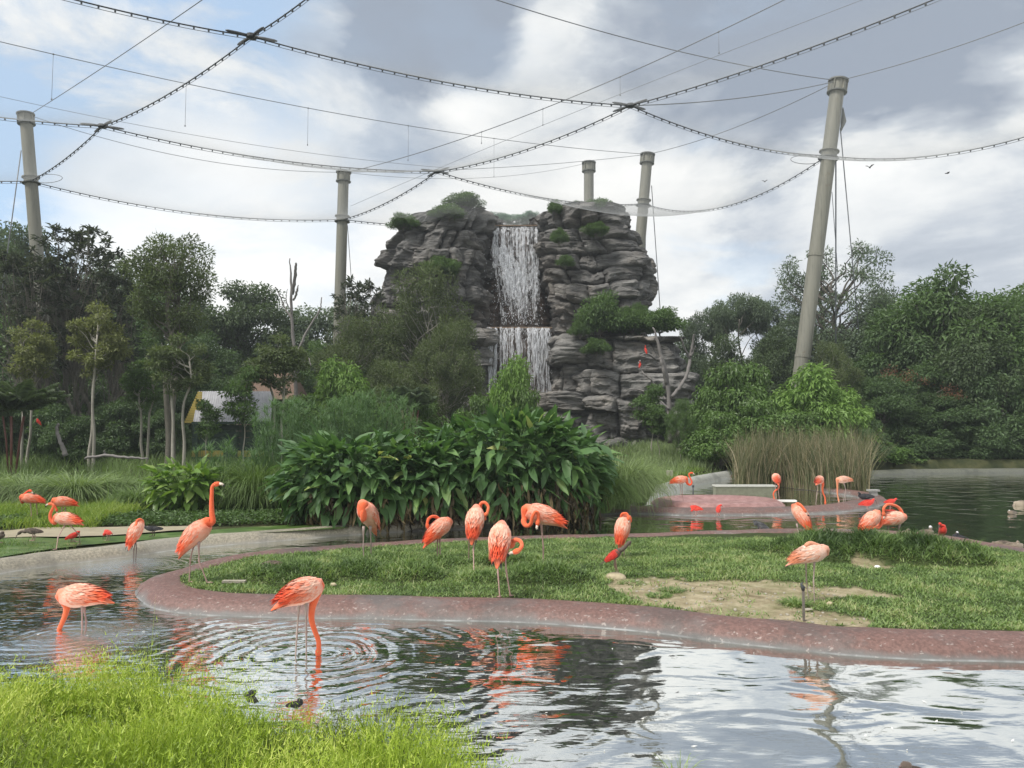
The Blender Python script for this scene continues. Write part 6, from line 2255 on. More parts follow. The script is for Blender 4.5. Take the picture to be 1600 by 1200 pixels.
def flamingo(label, body, s, heading, pitch, neck, feet, knees=None, gz=.15, sink=0.0, bill=(1, 0, -.4), hips=None, neck_w=1.0, fm='pink_feather', leg='leg_pink', d=None,
             tone=0.0, group='flamingos standing and feeding around the pond', ndep=0.0, legs_x=None, seed=None):
    """body: pixel of the body centre; feet: pixels of the feet; neck: list of (px, py, depth offset)"""
    rg = np.random.default_rng(seed if seed is not None else int(body[0] * 7 + body[1]))
    fd = [G(fx, fy, gz) for fx, fy in feet]
    D0 = d or float(np.mean([f.y for f in fd]))
    B = P(body[0], body[1], D0)
    root = empty('flamingo', (B.x, D0, gz))
    tag(root, label, 'flamingo', group)
    O = np.array(root.location)
    hd, pt = rad(heading), rad(pitch)
    R_ = np.array(rotmat(hd, pt))
    Bc = np.array(B) - O                       # body centre relative to root

    def tobody(v):
        v = np.asarray(v, float)
        return (v - np.array((-.04, 0, HIPZ))) * s @ R_.T + Bc

    bp = np.array(BODY)
    bp[1:, 2] *= 1.13
    bp[1:, 3] *= 1.22
    spine = tobody(np.stack([bp[:, 0], 0 * bp[:, 0], bp[:, 1]], 1))
    chest = spine[-1]
    npx = np.array([np.array(P(x_, y_, D0 + dz_)) - O for x_, y_, dz_ in neck])
    rows = [np.concatenate([spine, bp[:, 3:4] * s, bp[:, 2:3] * s], 1)]
    k = len(npx)
    rn = np.interp(np.linspace(0, 1, k), [0, .25, .6, 1], [.046, .034, .027, .025]) * s * neck_w
    rows.append(np.concatenate([npx, rn[:, None] * .92, rn[:, None] * 1.05], 1))
    allr = catmull(np.concatenate(rows), 5)
    # head
    bd = np.array(bill, float)
    bd = bd / np.linalg.norm(bd)
    last = allr[-1, :3]
    prev = allr[-4, :3]
    fwd = last - prev
    fwd /= np.linalg.norm(fwd) + 1e-9
    hd_ = (fwd * .35 + bd * .65)
    hd_ /= np.linalg.norm(hd_)
    h1 = last + hd_ * .028 * s
    h2 = last + hd_ * .062 * s
    h3 = last + hd_ * .092 * s
    tail_ = np.array([[*h1, .033 * s, .037 * s], [*h2, .030 * s, .034 * s], [*h3, .018 * s, .022 * s]])
    allr = np.concatenate([allr, tail_])
    nb = (len(BODY) - 1) * 5
    tt = np.concatenate([np.interp(np.arange(nb), [0, nb * .35, nb * .6, nb * .85, nb], [.80, .40, .26, .36, .66]), np.full(len(allr) - nb, .80)])
    tt = tt + tone
    mb = MB()
    mb.tube(allr[:, :3], np.maximum(allr[:, 3], .002), 14, tint=tt, rz=np.maximum(allr[:, 4], .002))
    mb.build('body', M[fm], root)
    # bill, bent in the middle
    down = np.array((0, 0, -1.0)) if bd[2] > -.8 else -np.array((math.cos(hd), math.sin(hd), 0))
    b0 = h2 + hd_ * .012 * s
    b1 = b0 + bd * .045 * s
    b2 = b1 + (bd * .8 + down * .35) * .035 * s
    b3 = b2 + (bd * .35 + down * .8) * .045 * s
    mb = MB()
    mb.tube([b0, b1, b2], [.022 * s, .018 * s, .016 * s], 8)
    bl = mb.build('bill', M['bill_pale'], root)
    mb = MB()
    mb.tube([b2 - (b2 - b1) * .15, b2 + (b3 - b2) * .4, b3], [.0165 * s, .014 * s, .003 * s], 8)
    mb.build('tip', M['bill_black'], bl)
    mb = MB()
    sd_ = np.cross(hd_, (0, 0, 1.0))
    sd_ = sd_ / (np.linalg.norm(sd_) + 1e-9)
    for q in (-1, 1):
        c_ = h1 + sd_ * q * .031 * s
        mb.box(c_, (.009 * s, .009 * s, .009 * s))
    mb.build('eyes', M['eye'], root)
    # wings: overlapping feathers wrapped on the flanks and back
    for side, nm in ((1, 'wing'), (-1, 'wing')):
        C, Dv, Nv, LL, WW, TN = [], [], [], [], [], []
        for iu, u in enumerate(np.linspace(.135, -.27, 15)):
            rh = np.interp(u, bp[:, 0], bp[:, 2])
            rw = np.interp(u, bp[:, 0], bp[:, 3])
            zc = np.interp(u, bp[:, 0], bp[:, 1])
            for ip, ph in enumerate(np.linspace(6, 108, 11)):
                if ph > 100 and u < -.12 or ph > 112 - 260 * max(0, -.12 - u):
                    continue
                ph2 = rad(ph + rg.normal(0, 3) + (iu % 2) * 6)
                k_ = 1.03 + .045 * math.sin(PI * min(1, ip / 7)) + rg.normal(0, .008)
                p = np.array((u + rg.normal(0, .006), side * rw * k_ * math.sin(ph2), zc + rh * k_ * math.cos(ph2)))
                nr = np.array((-.10, side * math.sin(ph2), math.cos(ph2)))
                dr = np.array((-1.0, -.10 * side, -.10 - .12 * (ph > 60)))
                C.append(p)
                Dv.append(dr + nr * .045)
                Nv.append(nr)
                LL.append((.088 + .05 * (iu / 11)) * rg.uniform(.85, 1.2))
                WW.append(.034 * rg.uniform(.85, 1.2))
                TN.append(np.clip(.32 + .12 * (ph > 70) * (u > -.1) + .55 * (iu / 11) ** 4 + rg.normal(0, .13) + tone, 0, 1))
        for q in range(13):      # long tertials falling over the rump
            u = rg.uniform(-.24, -.13)
            ph2 = rad(rg.uniform(5, 80))
            rh = np.interp(u, bp[:, 0], bp[:, 2]) * 1.1
            rw = np.interp(u, bp[:, 0], bp[:, 3]) * 1.1
            zc = np.interp(u, bp[:, 0], bp[:, 1])
            C.append((u, side * rw * math.sin(ph2), zc + rh * math.cos(ph2)))
            Dv.append((-1, -.12 * side * rg.random(), -.42 + rg.normal(0, .08)))
            Nv.append((0, side * math.sin(ph2), math.cos(ph2)))
            LL.append(rg.uniform(.15, .22))
            WW.append(.030)
            TN.append(np.clip(rg.uniform(.55, 1.0) + tone, 0, 1))
        V, T, Ct = cards(np.array(C), np.array(Dv, float), np.array(Nv, float), np.array(LL), np.array(WW), np.array(TN), fold=.06, curl=.04)
        # 4-vert feathers: widen them with a second ring so that they read as vanes
        link(nm, mesh_np(nm, tobody(V), T, False, Ct), M[fm], root)
    C, Dv, LL = [], [], []
    for q in range(12):          # dark flight feathers below the tail
        C.append((-.20 - .012 * q, rg.normal(0, .03), .765 - .002 * q))
        Dv.append((-1, rg.normal(0, .08), -.22 + rg.normal(0, .05)))
        LL.append(.17)
    V, T, Ct = cards(np.array(C), np.array(Dv, float), np.tile((0, 0, 1.0), (12, 1)), np.array(LL), .025, rg.random(12), fold=.1)
    link('flight_feathers', mesh_np('flight_feathers', tobody(V), T, False, Ct), M['dark_f'], root)
    # legs
    nl = len(feet)
    for i, f in enumerate(fd):
        sd2 = (1 if i == 0 else -1) * (.045 if nl > 1 else .0)
        hip = tobody((-.03, sd2, .735))
        if hips:
            hp = np.array(P(hips[i][0], hips[i][1], D0 + (.03 if i else -.03))) - O
            hip = np.array((hp[0], hip[1], hp[2] + .02))
        ft = np.array(f) - O
        ft[2] = -sink
        if knees:
            kn = np.array(P(knees[i][0], knees[i][1], D0)) - O
            kn[1] = (hip[1] + ft[1]) / 2
        else:
            q = .46
            kn = ft * (1 - q) + hip * q + np.array((-math.cos(hd), -math.sin(hd), 0)) * .012
        up_ = (hip - kn) / (np.linalg.norm(hip - kn) + 1e-9)
        lo = (kn - ft) / (np.linalg.norm(kn - ft) + 1e-9)
        pts = np.array([hip + up_ * .05 * s, hip - up_ * .03 * s, hip * .5 + kn * .5, kn + up_ * .028 * s, kn, kn - lo * .028 * s, kn * .5 + ft * .5, ft + lo * .02, ft])
        rr_ = np.array([.024, .017, .0100, .010, .0155, .0115, .0082, .0095, .010]) * s
        mb = MB()
        mb.tube(pts, rr_, 8)
        lg = mb.build('leg', M[leg], root)
        if sink < .02:
            mb = MB()
            tdir = hd + rg.normal(0, .25)
            tips_ = [ft + np.array((math.cos(tdir + a_), math.sin(tdir + a_), 0)) * .075 * s for a_ in (-.5, 0, .5)]
            for tp in tips_:
                mb.tube([ft + (0, 0, .008), ft * .5 + tp * .5 + (0, 0, .008), tp + (0, 0, .004)], [.009 * s, .007 * s, .004 * s], 5)
            mb.put([ft + (0, 0, .006)] + [tp + (0, 0, .004) for tp in tips_], None, [(0, 1, 2), (0, 2, 3)])
            mb.build('foot', M[leg], lg)
    return root


FB = 'feeding'
# the upright bird on the tip of the red kerb
flamingo('tall flamingo standing upright on the tip of the red kerb, neck straight', (307, 836), .90, 0, 40,
         [(332, 815, 0), (331, 801, 0), (330.5, 785, 0), (331, 771, 0), (331.5, 762, 0), (334, 757.5, 0)], [(295.5, 910), (324, 911)], [(296, 873), (312.5, 876)], gz=.15,
         bill=(1, 0, -.12), hips=[(300, 853), (314, 852)], neck_w=.98, tone=.05)
flamingo('flamingo feeding head down in the water at the far left front', (127, 933), .86, 180, -4,
         [(104, 946, 0), (103, 957, 0), (98.5, 970, 0), (93.5, 981, 0), (90.5, 989, 0)], [(130, 984), (133, 983)], [(130.5, 972), (132.5, 973)], gz=0, sink=.18,
         bill=(.1, 0, -1), hips=[(129, 951), (130.5, 951)], neck_w=1.0, tone=-.03)
flamingo('flamingo feeding in the front water with ripples, tail to the left', (471, 927), .86, 58, 0,
         [(491, 938, .06), (487.5, 952, .03), (487, 969, 0), (492, 986, 0), (497.5, 1001, 0), (498, 1013, 0)], [(461, 1023), (479, 1021)], [(462.5, 990), (477, 990)], gz=0, sink=.12,
         bill=(-.1, 0, -1), hips=[(465, 948), (480, 949)], neck_w=1.0, d=7.25, leg='leg_pale')
flamingo('flamingo facing us with neck folded in a loop, left of the island row', (575, 806), .98, 252, 38,
         [(568, 812, -.20), (566, 803, -.22), (569, 793, -.18), (568.5, 786, -.15), (564, 785, -.15), (560.5, 791, -.16), (561, 799, -.18)], [(568.5, 879), (580, 877)], [(569, 853), (579.5, 851)],
         bill=(.3, .2, -1), hips=[(569, 829), (580, 828)], neck_w=1.05, leg='leg_pale')
flamingo('flamingo preening its left side beside the big clump, tail down left', (686, 828), .90, 42, 26,
         [(692, 818, .12), (685, 811, .10), (681, 807.5, .06), (675, 807, .0), (669.5, 811, -.06), (667.5, 818, -.08)], [(683.5, 874), (688, 875)], [(683, 858), (687.5, 859)],
         bill=(.3, 0, -1), hips=[(683, 842), (687.5, 842)], tone=.08)
flamingo('flamingo seen from behind with an open neck loop to the right', (742, 815), .92, 82, 36,
         [(756, 812, .18), (753.5, 803, .18), (750, 794, .16), (752, 786.5, .14), (758, 785.5, .12), (763, 792, .1), (761.5, 801, .06)], [(740.5, 894), (732.5, 879)], [(740.5, 856), (731.5, 847)],
         bill=(-.8, -.1, -.6), hips=[(742, 831), (731.5, 833)], tone=-.05)
flamingo('large flamingo seen from behind by the front kerb, head curled right', (781, 845), .92, 84, 30,
         [(797, 852, .18), (802, 846, .10), (807, 843.5, .02), (813.5, 846, -.05), (815.5, 853, -.10), (811.5, 859.5, -.14)], [(781, 934), (797.5, 932)], [(778, 894.5), (791, 893)], gz=.16,
         bill=(-1, 0, -.15), hips=[(776.5, 866), (789, 866)], tone=-.04)
flamingo('flamingo on one leg facing left with neck hanging in an S', (846, 806), .95, 182, 12,
         [(820, 809, -.03), (818.5, 816, -.08), (822.5, 821.5, -.13), (829, 819, -.17), (832, 808, -.19), (836.5, 800, -.19), (841, 803, -.18), (841, 812, -.17)], [(848.5, 895)], [(849, 856)],
         bill=(-.25, -.3, -1), hips=[(846, 824)], tone=0.02)
flamingo('flamingo beyond the island kerb, back turned, head bent over its shoulder', (973, 826), .80, 62, 46,
         [(983.5, 815, .12), (983, 808, .12), (977.5, 812, .08), (971, 808, .04), (972.5, 803, .02), (979, 802.5, .0), (981.5, 806.5, -.02)], [(975, 873), (970, 872)], [(975.5, 856), (971, 856)],
         bill=(-.1, -.2, -1), hips=[(975.5, 839), (971, 839)])
flamingo('pale flamingo resting on the bare soil beside the stake, head on its back', (1266, 867), .74, 0, 10,
         [(1290, 865, 0), (1291.5, 859, 0), (1286, 856, -.02), (1278, 852.5, -.03), (1270, 849, -.03), (1264.5, 848.5, -.03)], [(1264, 942), (1273, 946)], [(1262.5, 907.5), (1268.5, 908)],
         bill=(-.5, -.1, -.75), hips=[(1262.5, 881), (1269, 881)], fm='pale_feather', gz=.14, leg='leg_pale', neck_w=1.1)
flamingo('flamingo with head tucked under its wing behind the left grass mound', (1251, 806), .86, 128, 48,
         [(1243.5, 797, .1), (1242.5, 790, .08), (1246.5, 787, .02), (1252, 790, -.06), (1256, 795, -.1)], [(1247.5, 840), (1255, 839)], None,
         bill=(.4, -.1, -.9), hips=[(1247.5, 824), (1255, 823)], leg='leg_pale')
flamingo('flamingo preening beside another, tail hanging down left', (1360, 815), .84, 18, 32,
         [(1373, 808, .05), (1377, 812, .03), (1376.5, 820, .0), (1372, 825, -.05), (1367, 824, -.1)], [(1354.5, 850), (1359.5, 850)], [(1355, 841), (1358.5, 841)],
         bill=(-1, 0, -.3), hips=[(1356, 828), (1359, 828)], leg='leg_dark', gz=.2)
flamingo('flamingo with arched neck touching the bird on its left', (1395, 812), .84, 5, 6,
         [(1410, 805, .05), (1408, 798, .05), (1402, 791.5, .04), (1394, 788.5, .0), (1386, 788.5, -.04), (1381, 794, -.08), (1380.5, 800, -.08)], [(1391, 845), (1402, 845)], None,
         bill=(.1, 0, -1), hips=[(1391, 825), (1402, 824)], tone=-.08, gz=.2, leg='leg_pale')
# left bank group
flamingo('bright flamingo on the left bank with head laid on its back', (49, 780), .72, 197, 6,
         [(35, 785, 0), (33.5, 779, 0), (37, 773, 0), (42, 768.5, -.02), (46, 766, -.03)], [(48, 817), (57.5, 816)], None, gz=.2, bill=(.5, 0, -.7), hips=[(48, 790), (57, 789)], tone=.16)
flamingo('bright flamingo on the left bank half hidden behind the walking one', (99, 785), .72, 205, 4,
         [(89, 789, -.02), (85, 786, -.04), (83.5, 787, -.08), (86, 791, -.1), (88, 795, -.1)], [(97, 818), (102, 818)], None, gz=.2, bill=(.2, 0, -1), hips=[(97, 797), (102, 797)], tone=.16)
flamingo('pale orange flamingo walking left on the bank with raised head', (104, 812), .74, 178, 3,
         [(85.5, 817, 0), (79.5, 812.5, 0), (78.5, 804, 0), (81.5, 796, 0), (84, 791, 0), (81.5, 787.5, 0)], [(88, 859), (125, 851)], [(99, 838), (116, 838)], gz=.16,
         bill=(-.9, 0, -.35), hips=[(102, 821), (108, 821)], neck_w=1.1, tone=-.02)
flamingo('pink flamingo seen from behind standing in the shallows by the beige kerb', (212, 831), .74, 72, 50,
         [(221.5, 824, .1), (223, 817, .09), (219.5, 811.5, .05), (214, 813.5, .0), (213, 819, -.04)], [(209, 875), (212, 874)], [(208.5, 858), (211.5, 858)], gz=0, sink=.05,
         bill=(-.3, -.2, -1), hips=[(208.5, 845), (211.5, 845)], leg='leg_dark')
# far pool group
flamingo('flamingo standing in the pink basin with curved neck, facing right', (1062, 750.5), .74, 0, 5,
         [(1074, 755, 0), (1078.5, 757.5, 0), (1081, 753, 0), (1078, 746, 0), (1076.5, 741, 0), (1079.5, 738.5, 0)], [(1066.5, 787), (1068, 786)], None, gz=.1,
         bill=(.8, 0, -.6), hips=[(1063.5, 757), (1065, 757)], tone=.12)
flamingo('flamingo at the right end of the basin stretching its neck down', (1213, 748), .80, 82, 15,
         [(1216, 755, .1), (1216, 763, .05), (1211, 767, .0), (1208.5, 772, -.02), (1209.5, 778, -.03)], [(1214, 783), (1218, 783)], None, gz=.02, sink=.05, bill=(.3, 0, -1), tone=.05)
flamingo('flamingo feeding in the far pool, second from the right before the reeds', (1280, 751), .80, 52, 5,
         [(1286, 756, .08), (1285, 763, .03), (1286, 770, 0), (1289, 777, -.02), (1289.5, 783, -.03)], [(1274.5, 787), (1283, 786)], None, gz=0, sink=.05, bill=(0, 0, -1), tone=-.02, leg='leg_pale')
flamingo('pale flamingo feeding in the far pool, tail to the right before the reeds', (1318, 750), .72, 182, -6,
         [(1308.5, 755, 0), (1308.5, 763, 0), (1308.5, 771, 0), (1310, 780, 0)], [(1317, 784), (1320.5, 784)], [(1321, 766), (1322.5, 766)], gz=0, sink=.05, bill=(.2, 0, -1), fm='pale_feather', tone=.15, leg='leg_pale')


def small_bird(name, label, cat, body, L, heading, pitch, neck, feet, d=None, gz=.15, fm='scarlet', bill_px=None, bill_r=.010, leg='leg_pink', group=None, head_r=.030, sink=0.0, plump=1.0, head_mat=None,
               neck_r=.02, wing=None, tail_len=1.0, tint=.5):
    """ibis or duck: one body mesh, bill, wings and legs as parts"""
    rg = np.random.default_rng(int(body[0] * 3 + body[1]))
    fd = [G(fx, fy, gz) for fx, fy in feet]
    D0 = d or float(np.mean([f.y for f in fd]))
    B = P(body[0], body[1], D0)
    root = empty(name, (B.x, D0, gz if fd else B.z - .1))
    tag(root, label, cat, group)
    O = np.array(root.location)
    R_ = np.array(rotmat(rad(heading), rad(pitch)))
    Bc = np.array(B) - O
    prof = np.array([(-.55 * tail_len, .01, .004, .02), (-.42, .0, .04, .07), (-.25, -.01, .13, .13), (-.05, -.01, .19, .18), (.12, 0, .20, .18), (.28, .03, .15, .13), (.38, .06, .09, .085)]) * L
    prof[:, 2:] *= plump
    spine = np.stack([prof[:, 0], 0 * prof[:, 0], prof[:, 1]], 1) @ R_.T + Bc
    npx = np.array([np.array(P(x_, y_, D0 + dz_)) - O for x_, y_, dz_ in neck])
    k = len(npx)
    rn = np.linspace(max(neck_r * 1.35, .01), neck_r, k)
    rn[-1] = head_r
    rows = np.concatenate([np.concatenate([spine, prof[:, 3:4], prof[:, 2:3]], 1), np.concatenate([npx, rn[:, None], rn[:, None]], 1)])
    last, prv = npx[-1], (npx[-2] if k > 1 else spine[-1])
    bpx = [np.array(P(x_, y_, D0 + dz_)) - O for x_, y_, dz_ in bill_px]
    hdv = bpx[0] - last
    hdv /= np.linalg.norm(hdv) + 1e-9
    allr = catmull(rows, 4)
    allr = np.concatenate([allr, [[*(last + hdv * head_r * .9), head_r * .6, head_r * .6]]])
    mb = MB()
    mb.tube(allr[:, :3], np.maximum(allr[:, 3], .002), 12, tint=np.full(len(allr), tint), rz=np.maximum(allr[:, 4], .002))
    mb.build('body', M[fm], root)
    mb = MB()
    bp2 = [last + hdv * head_r * .5] + bpx
    mb.tube(catmull(bp2, 3), np.linspace(bill_r, bill_r * .35, (len(bp2) - 1) * 3 + 1), 6)
    mb.build('bill', M['leg_dark'], root)
    for side in (1, -1):
        C, Dv, Nv, LL, TN = [], [], [], [], []
        for iu, u in enumerate(np.linspace(.22, -.32, 7)):
            rh, rw, zc = (np.interp(u * L, prof[:, 0], prof[:, q]) for q in (2, 3, 1))
            for ph in np.linspace(10, 95, 5):
                p2 = rad(ph)
                C.append((u * L, side * rw * 1.06 * math.sin(p2), zc + rh * 1.06 * math.cos(p2)))
                Dv.append((-1, -.1 * side, -.1))
                Nv.append((0, side * math.sin(p2), math.cos(p2)))
                LL.append(L * .26 * rg.uniform(.85, 1.2))
                TN.append(np.clip(tint + rg.normal(0, .2), 0, 1))
        V, T, Ct = cards(np.array(C), np.array(Dv, float), np.array(Nv, float), np.array(LL), L * .12, np.array(TN), fold=.1, curl=.05)
        link('wing', mesh_np('wing', V @ R_.T + Bc, T, False, Ct), M[wing or fm], root)
    if head_mat:
        mb = MB()
        mb.tube([last - hdv * head_r * .9, last - hdv * head_r * .2, last + hdv * head_r * .75], [head_r * .7, head_r * 1.12, head_r * .7], 8)
        mb.build('head_patch', M[head_mat], root)
    for i, f in enumerate(fd):
        hip = np.array((-.05 * L, (.06 if i == 0 else -.06) * L, -.12 * L * plump)) @ R_.T + Bc
        ft = np.array(f) - O
        ft[2] = -sink
        kn = (hip + ft) / 2 + np.array((-math.cos(rad(heading)), -math.sin(rad(heading)), 0)) * .015
        mb = MB()
        mb.tube([hip, hip * .5 + kn * .5, kn, kn * .5 + ft * .5, ft], [.014, .008, .010, .007, .008], 6)
        if sink == 0:
            for a_ in (-.6, 0, .6):
                tp = ft + np.array((math.cos(rad(heading) + a_), math.sin(rad(heading) + a_), 0)) * .045
                mb.tube([ft + (0, 0, .006), tp + (0, 0, .004)], [.007, .004], 4)
        mb.build('leg', M[leg], root)
    return root


GI = 'scarlet ibises'
small_bird('scarlet_ibis', 'scarlet ibis in the green shallows below the walking flamingo', 'ibis', (114, 837), .24, 22, 24, [(121, 832, 0), (122.5, 831, 0)], [(111, 847), (119, 847)], bill_px=[(124, 835, 0), (124.5, 841, 0)], group=GI, gz=.16)
small_bird('scarlet_ibis', 'scarlet ibis in the green shallows left of the pink wading flamingo', 'ibis', (168.5, 832), .22, 150, 10, [(164, 834, 0), (163, 835, 0)], [(166.5, 845), (170, 845)], bill_px=[(161, 839, 0), (161, 843, 0)], group=GI, gz=.16)
small_bird('scarlet_ibis', 'scarlet ibis bending down on the far red ring, left of two', 'ibis', (1087, 794), .30, 150, 8, [(1082, 796, 0), (1081, 797.5, 0)], [(1086, 806), (1088, 806)], bill_px=[(1079, 800, 0), (1079, 804, 0)], group=GI, gz=.03, plump=1.1)
small_bird('scarlet_ibis', 'scarlet ibis on the far red ring, right of two, seen from behind', 'ibis', (1122.5, 795.5), .28, 70, 28, [(1125, 790, .05), (1126.5, 789.5, .05)], [(1120.5, 806), (1124, 806)], bill_px=[(1129, 791, 0), (1130, 794, 0)], group=GI, gz=.03, plump=1.1)
small_bird('scarlet_ibis', 'bright scarlet ibis on the tip of the far ring', 'ibis', (1355, 786), .40, 0, 8, [(1363, 782.5, 0), (1365, 780.5, 0)], [(1356, 797), (1357.5, 797)], bill_px=[(1368, 782, 0), (1370, 787, 0)], group=GI, gz=.06)
small_bird('scarlet_ibis', 'scarlet ibis wading beyond the ring tip with curved bill', 'ibis', (1391.5, 783.5), .33, 0, 8, [(1398.5, 780.5, 0), (1400, 779.5, 0)], [(1391, 791), (1392, 791)], bill_px=[(1404, 781, 0), (1407, 787, 0)], group=GI, gz=.0, sink=.05)
small_bird('scarlet_ibis', 'scarlet ibis with tucked head on the right part of the island kerb', 'ibis', (1473, 829), .27, 260, 48, [(1470, 820.5, -.05), (1469, 818.5, -.05)], [(1469, 844), (1472, 844)], bill_px=[(1467, 822, -.08), (1466, 827, -.1)], group=GI, gz=.17, plump=1.25)
small_bird('young_ibis', 'ibis with red back, dark wing and grey neck on the pale soil mound', 'ibis', (960, 867), .29, 15, 30, [(970, 860, 0), (975.5, 856, 0), (981, 850, 0), (984, 847, 0)], [(964, 897), (967, 897)],
           bill_px=[(985.5, 849, 0), (983, 856, -.04)], gz=.20, neck_r=.022, head_r=.026, wing='scarlet', plump=1.0, tail_len=1.5, fm='brown_f', leg='leg_pink', d=10.1)
small_bird('dark_ibis', 'dark brown ibis probing on the sand strip at the far left', 'ibis', (51, 830), .33, 178, 2, [(40, 831, 0), (34, 830.5, 0), (30, 833, 0)], [(50, 845), (54, 845)], bill_px=[(26, 837, 0), (24, 842, 0)], fm='brown_f', gz=.2, plump=.75, group='dark ibises')
small_bird('dark_ibis', 'grey-brown ibis crouching in the grass at the island tip', 'ibis', (424, 882), .30, 178, -6, [(412, 884, 0), (408, 883, 0)], [(423, 892), (427, 892)], bill_px=[(405, 885, 0), (403, 889, 0)], fm='brown_f', gz=.16, plump=.9, group='dark ibises', tint=.3)
small_bird('whistling_duck', 'dark duck with a white wing patch standing under the pale broad-leaved clump', 'duck', (238, 826), .34, 180, 0, [(228, 824, 0), (225, 823.5, 0)], [(237, 838), (241, 838)], bill_px=[(221, 825, 0)], fm='dark_f', gz=.2, plump=.7, head_mat='white_f', head_r=.022, leg='leg_dark')
small_bird('dark_ibis', 'small ibis cut off by the left picture edge on the sand', 'ibis', (-4, 838), .28, 0, 0, [(3, 833, 0), (4, 832, 0)], [(-3, 848), (0, 848)], bill_px=[(6, 836, 0)], fm='brown_f', gz=.2)
GD = 'ducks on the pond'
small_bird('duck', 'black and white duck leaning forward on the water before the far ring', 'duck', (1190, 822), .36, -32, -28, [(1183, 817, 0), (1180, 819, 0)], [(1188, 829)], bill_px=[(1178, 822, 0)], fm='dark_f', gz=0, d=16.3, sink=.05, group=GD, wing='dark_f', plump=1.0, tint=.35)
small_bird('duck', 'brown duck with a white face floating beyond the right mound', 'duck', (1446, 833), .36, 0, 4, [(1454, 829, 0), (1454, 823.5, 0)], [], d=14.9, bill_px=[(1458, 825, 0)], fm='tan_f', gz=0, head_mat='white_f', group=GD, head_r=.028)
small_bird('duck', 'brown duck partly hidden behind the right grass mound', 'duck', (1420, 834), .32, 180, 2, [(1416, 830, 0), (1419, 828, 0)], [], d=14.6, bill_px=[(1422, 829, 0)], fm='tan_f', gz=0, group=GD)
small_bird('duck', 'small dark duck with white cheek right of the red ibis', 'duck', (1499, 840), .26, 160, 6, [(1496, 835, 0), (1495.5, 832, 0)], [], d=14.2, bill_px=[(1492, 833, 0)], fm='dark_f', gz=0, head_mat='white_f', group=GD, head_r=.022)
small_bird('duck', 'tan duck with long back floating beside the right kerb, left of two', 'duck', (1567, 852), .42, 180, 0, [(1555, 850, 0), (1552, 848.5, 0)], [], d=13.2, bill_px=[(1549, 850, 0)], fm='tan_f', gz=0, group=GD)
small_bird('duck', 'tan duck facing right beside the right kerb, right of two', 'duck', (1583, 855), .40, 0, 3, [(1591, 851, 0), (1590, 847, 0)], [], d=13.0, bill_px=[(1594, 849, 0)], fm='tan_f', gz=0, group=GD, tint=.25)
small_bird('duck', 'small duck with spread wings low on the far right water', 'duck', (1581, 801), .30, 200, 0, [(1578, 799, 0), (1577, 798, 0)], [], d=18.8, bill_px=[(1574, 799, 0)], fm='tan_f', gz=0, group=GD, head_mat='white_f', head_r=.02)
small_bird('grey_goose', 'pale grey waterbird swimming at the right picture edge', 'duck', (1598, 788), .55, 180, 0, [(1586, 789, 0), (1584, 789.5, 0)], [], d=20.8, bill_px=[(1581, 790, 0)], fm='tan_f', gz=0, tint=.0, head_r=.03)
small_bird('duck', 'dark duck resting on the tip of the far red ring by the stand', 'duck', (1352, 776), .42, 170, 0, [(1344, 771.5, 0), (1342, 770, 0)], [(1352, 781)], bill_px=[(1339, 771, 0)], fm='dark_f', gz=.14, group=GD)
small_bird('duck', 'black duck head down in the bright ripples behind the lime plants', 'duck', (391, 1091), .15, 150, 10, [(394, 1083, 0), (397, 1081, 0)], [], d=5.85, bill_px=[(400, 1084, 0)], fm='dark_f', gz=0, group=GD, tint=.8, head_r=.02)
small_bird('duck', 'small black duck low behind the lime plants below the rippling flamingo', 'duck', (462, 1101), .13, 0, 5, [(468, 1096, 0), (470, 1095, 0)], [], d=5.8, bill_px=[(474, 1097, 0)], fm='dark_f', gz=0, group=GD, tint=.8, head_r=.016)
small_bird('duck', 'brown duck with pink bill cut by the bottom edge', 'duck', (1428, 1208), .20, 180, 5, [(1420, 1198, 0), (1413, 1195, 0)], [], d=4.72, bill_px=[(1404, 1199, 0)], fm='brown_f', gz=0, group=GD, head_r=.022)
# perched in the trees
small_bird('perched_ibis', 'red and white bird on the upper fork of the bent bare tree', 'bird', (1009, 547), .40, 110, 60, [(1008.5, 542, 0), (1008.5, 540, 0)], [], d=39.9, bill_px=[(1005, 543, 0)], fm='scarlet', group='birds perched in trees', plump=.8)
small_bird('perched_ibis', 'red and white bird on the lower left tip of the bent bare tree', 'bird', (1000, 570), .38, 60, 50, [(999.5, 565.5, 0), (1000, 564, 0)], [], d=39.9, bill_px=[(1002, 567, 0)], fm='scarlet', group='birds perched in trees', plump=.8, head_mat='white_f')
small_bird('perched_ibis', 'small red bird among dark leaves above the left grass', 'bird', (60, 659), .26, 200, 55, [(59, 655.5, 0), (58.5, 654.5, 0)], [], d=26.5, bill_px=[(57, 656.5, 0)], fm='scarlet', group='birds perched in trees')


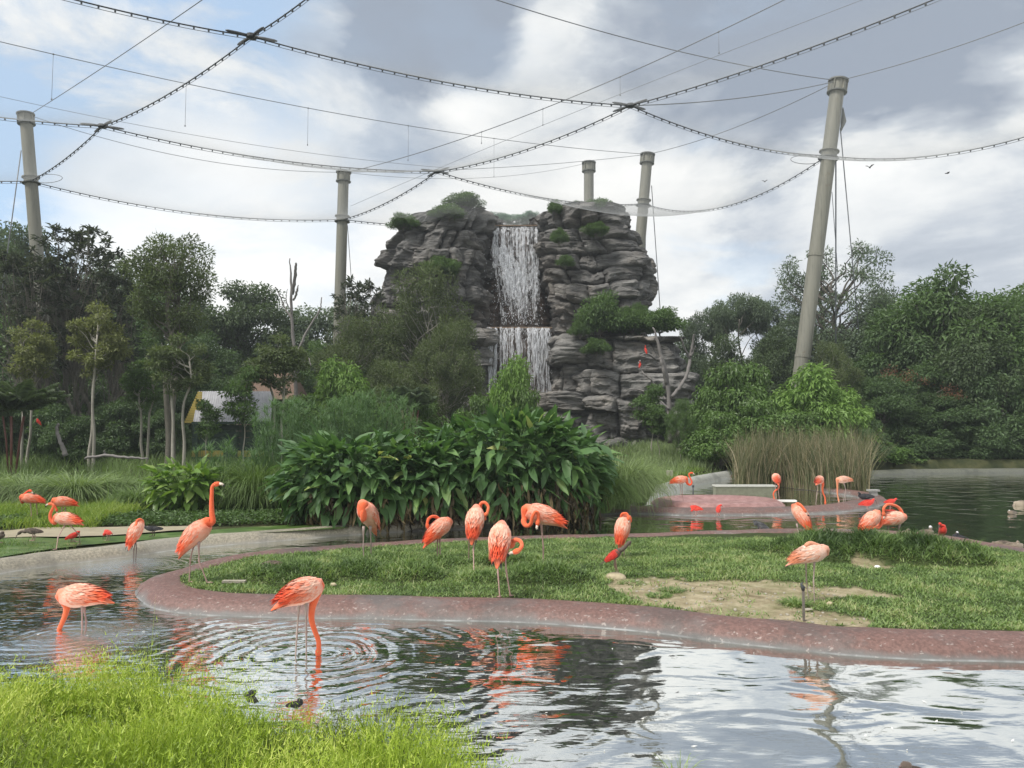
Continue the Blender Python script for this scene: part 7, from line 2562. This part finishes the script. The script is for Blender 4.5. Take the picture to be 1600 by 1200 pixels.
def flying(px, py, d, span, label, rz, bank):
    root = empty('flying_bird', P(px, py, d), rz)
    tag(root, label, 'bird', 'birds flying in the sky')
    mb = MB()
    mb.tube([(-.22, 0, 0), (-.12, 0, 0), (0, 0, .01), (.12, 0, .02), (.2, 0, .03)], [.008, .035, .05, .03, .008], 8)
    mb.build('body', M['dark_f'], root)
    for sd_ in (1, -1):
        mb = MB()
        z1, z2 = span * .25 * math.sin(bank), span * .5 * math.sin(bank * .6)
        y1, y2 = sd_ * span * .22, sd_ * span * .5
        mb.put([(.09, 0, 0), (-.07, 0, 0), (.12, y1, z1), (-.08, y1, z1), (.0, y2, z2)], [(0, 1, 3, 2)], [(2, 3, 4)])
        mb.put([(.09, 0, .012), (-.07, 0, .012), (.12, y1, z1 + .012), (-.08, y1, z1 + .012), (.0, y2, z2 + .004)], [(2, 3, 1, 0)], [(4, 3, 2)])
        mb.build('wing', M['dark_f'], root, smooth=False)


flying(1359, 262, 45, .55, 'dark bird gliding in the sky right of the nearest mast, larger of two', .9, 1.1)
flying(1480, 271, 60, .6, 'tiny dark bird far right in the sky', .1, .3)
flying(1195, 284, 60, .5, 'tiny dark bird below the sagging cable left of the nearest mast', 1.2, .9)
# ---- damp tropical air
hz = bpy.data.meshes.new('haze')
import itertools
x0, x1, y0, y1, z0, z1 = -950, 950, -350, 1450, -2.0, 24.5
hz.from_pydata([(x, y, z) for x in (x0, x1) for y in (y0, y1) for z in (z0, z1)], [], [(0, 1, 3, 2), (4, 6, 7, 5), (0, 4, 5, 1), (2, 3, 7, 6), (0, 2, 6, 4), (1, 5, 7, 3)])
m_ = bpy.data.materials.new('humid_air')
m_.use_nodes = True
t = NT(m_.node_tree)
pv = t.add('ShaderNodeVolumePrincipled', {'Color': (.82, .88, .93, 1), 'Density': .0009, 'Anisotropy': .2})
o_ = t.n.new('ShaderNodeOutputMaterial')
t.t.links.new(pv.outputs[0], o_.inputs['Volume'])
ho = link('haze', hz, m_)
tag(ho, kind='stuff')
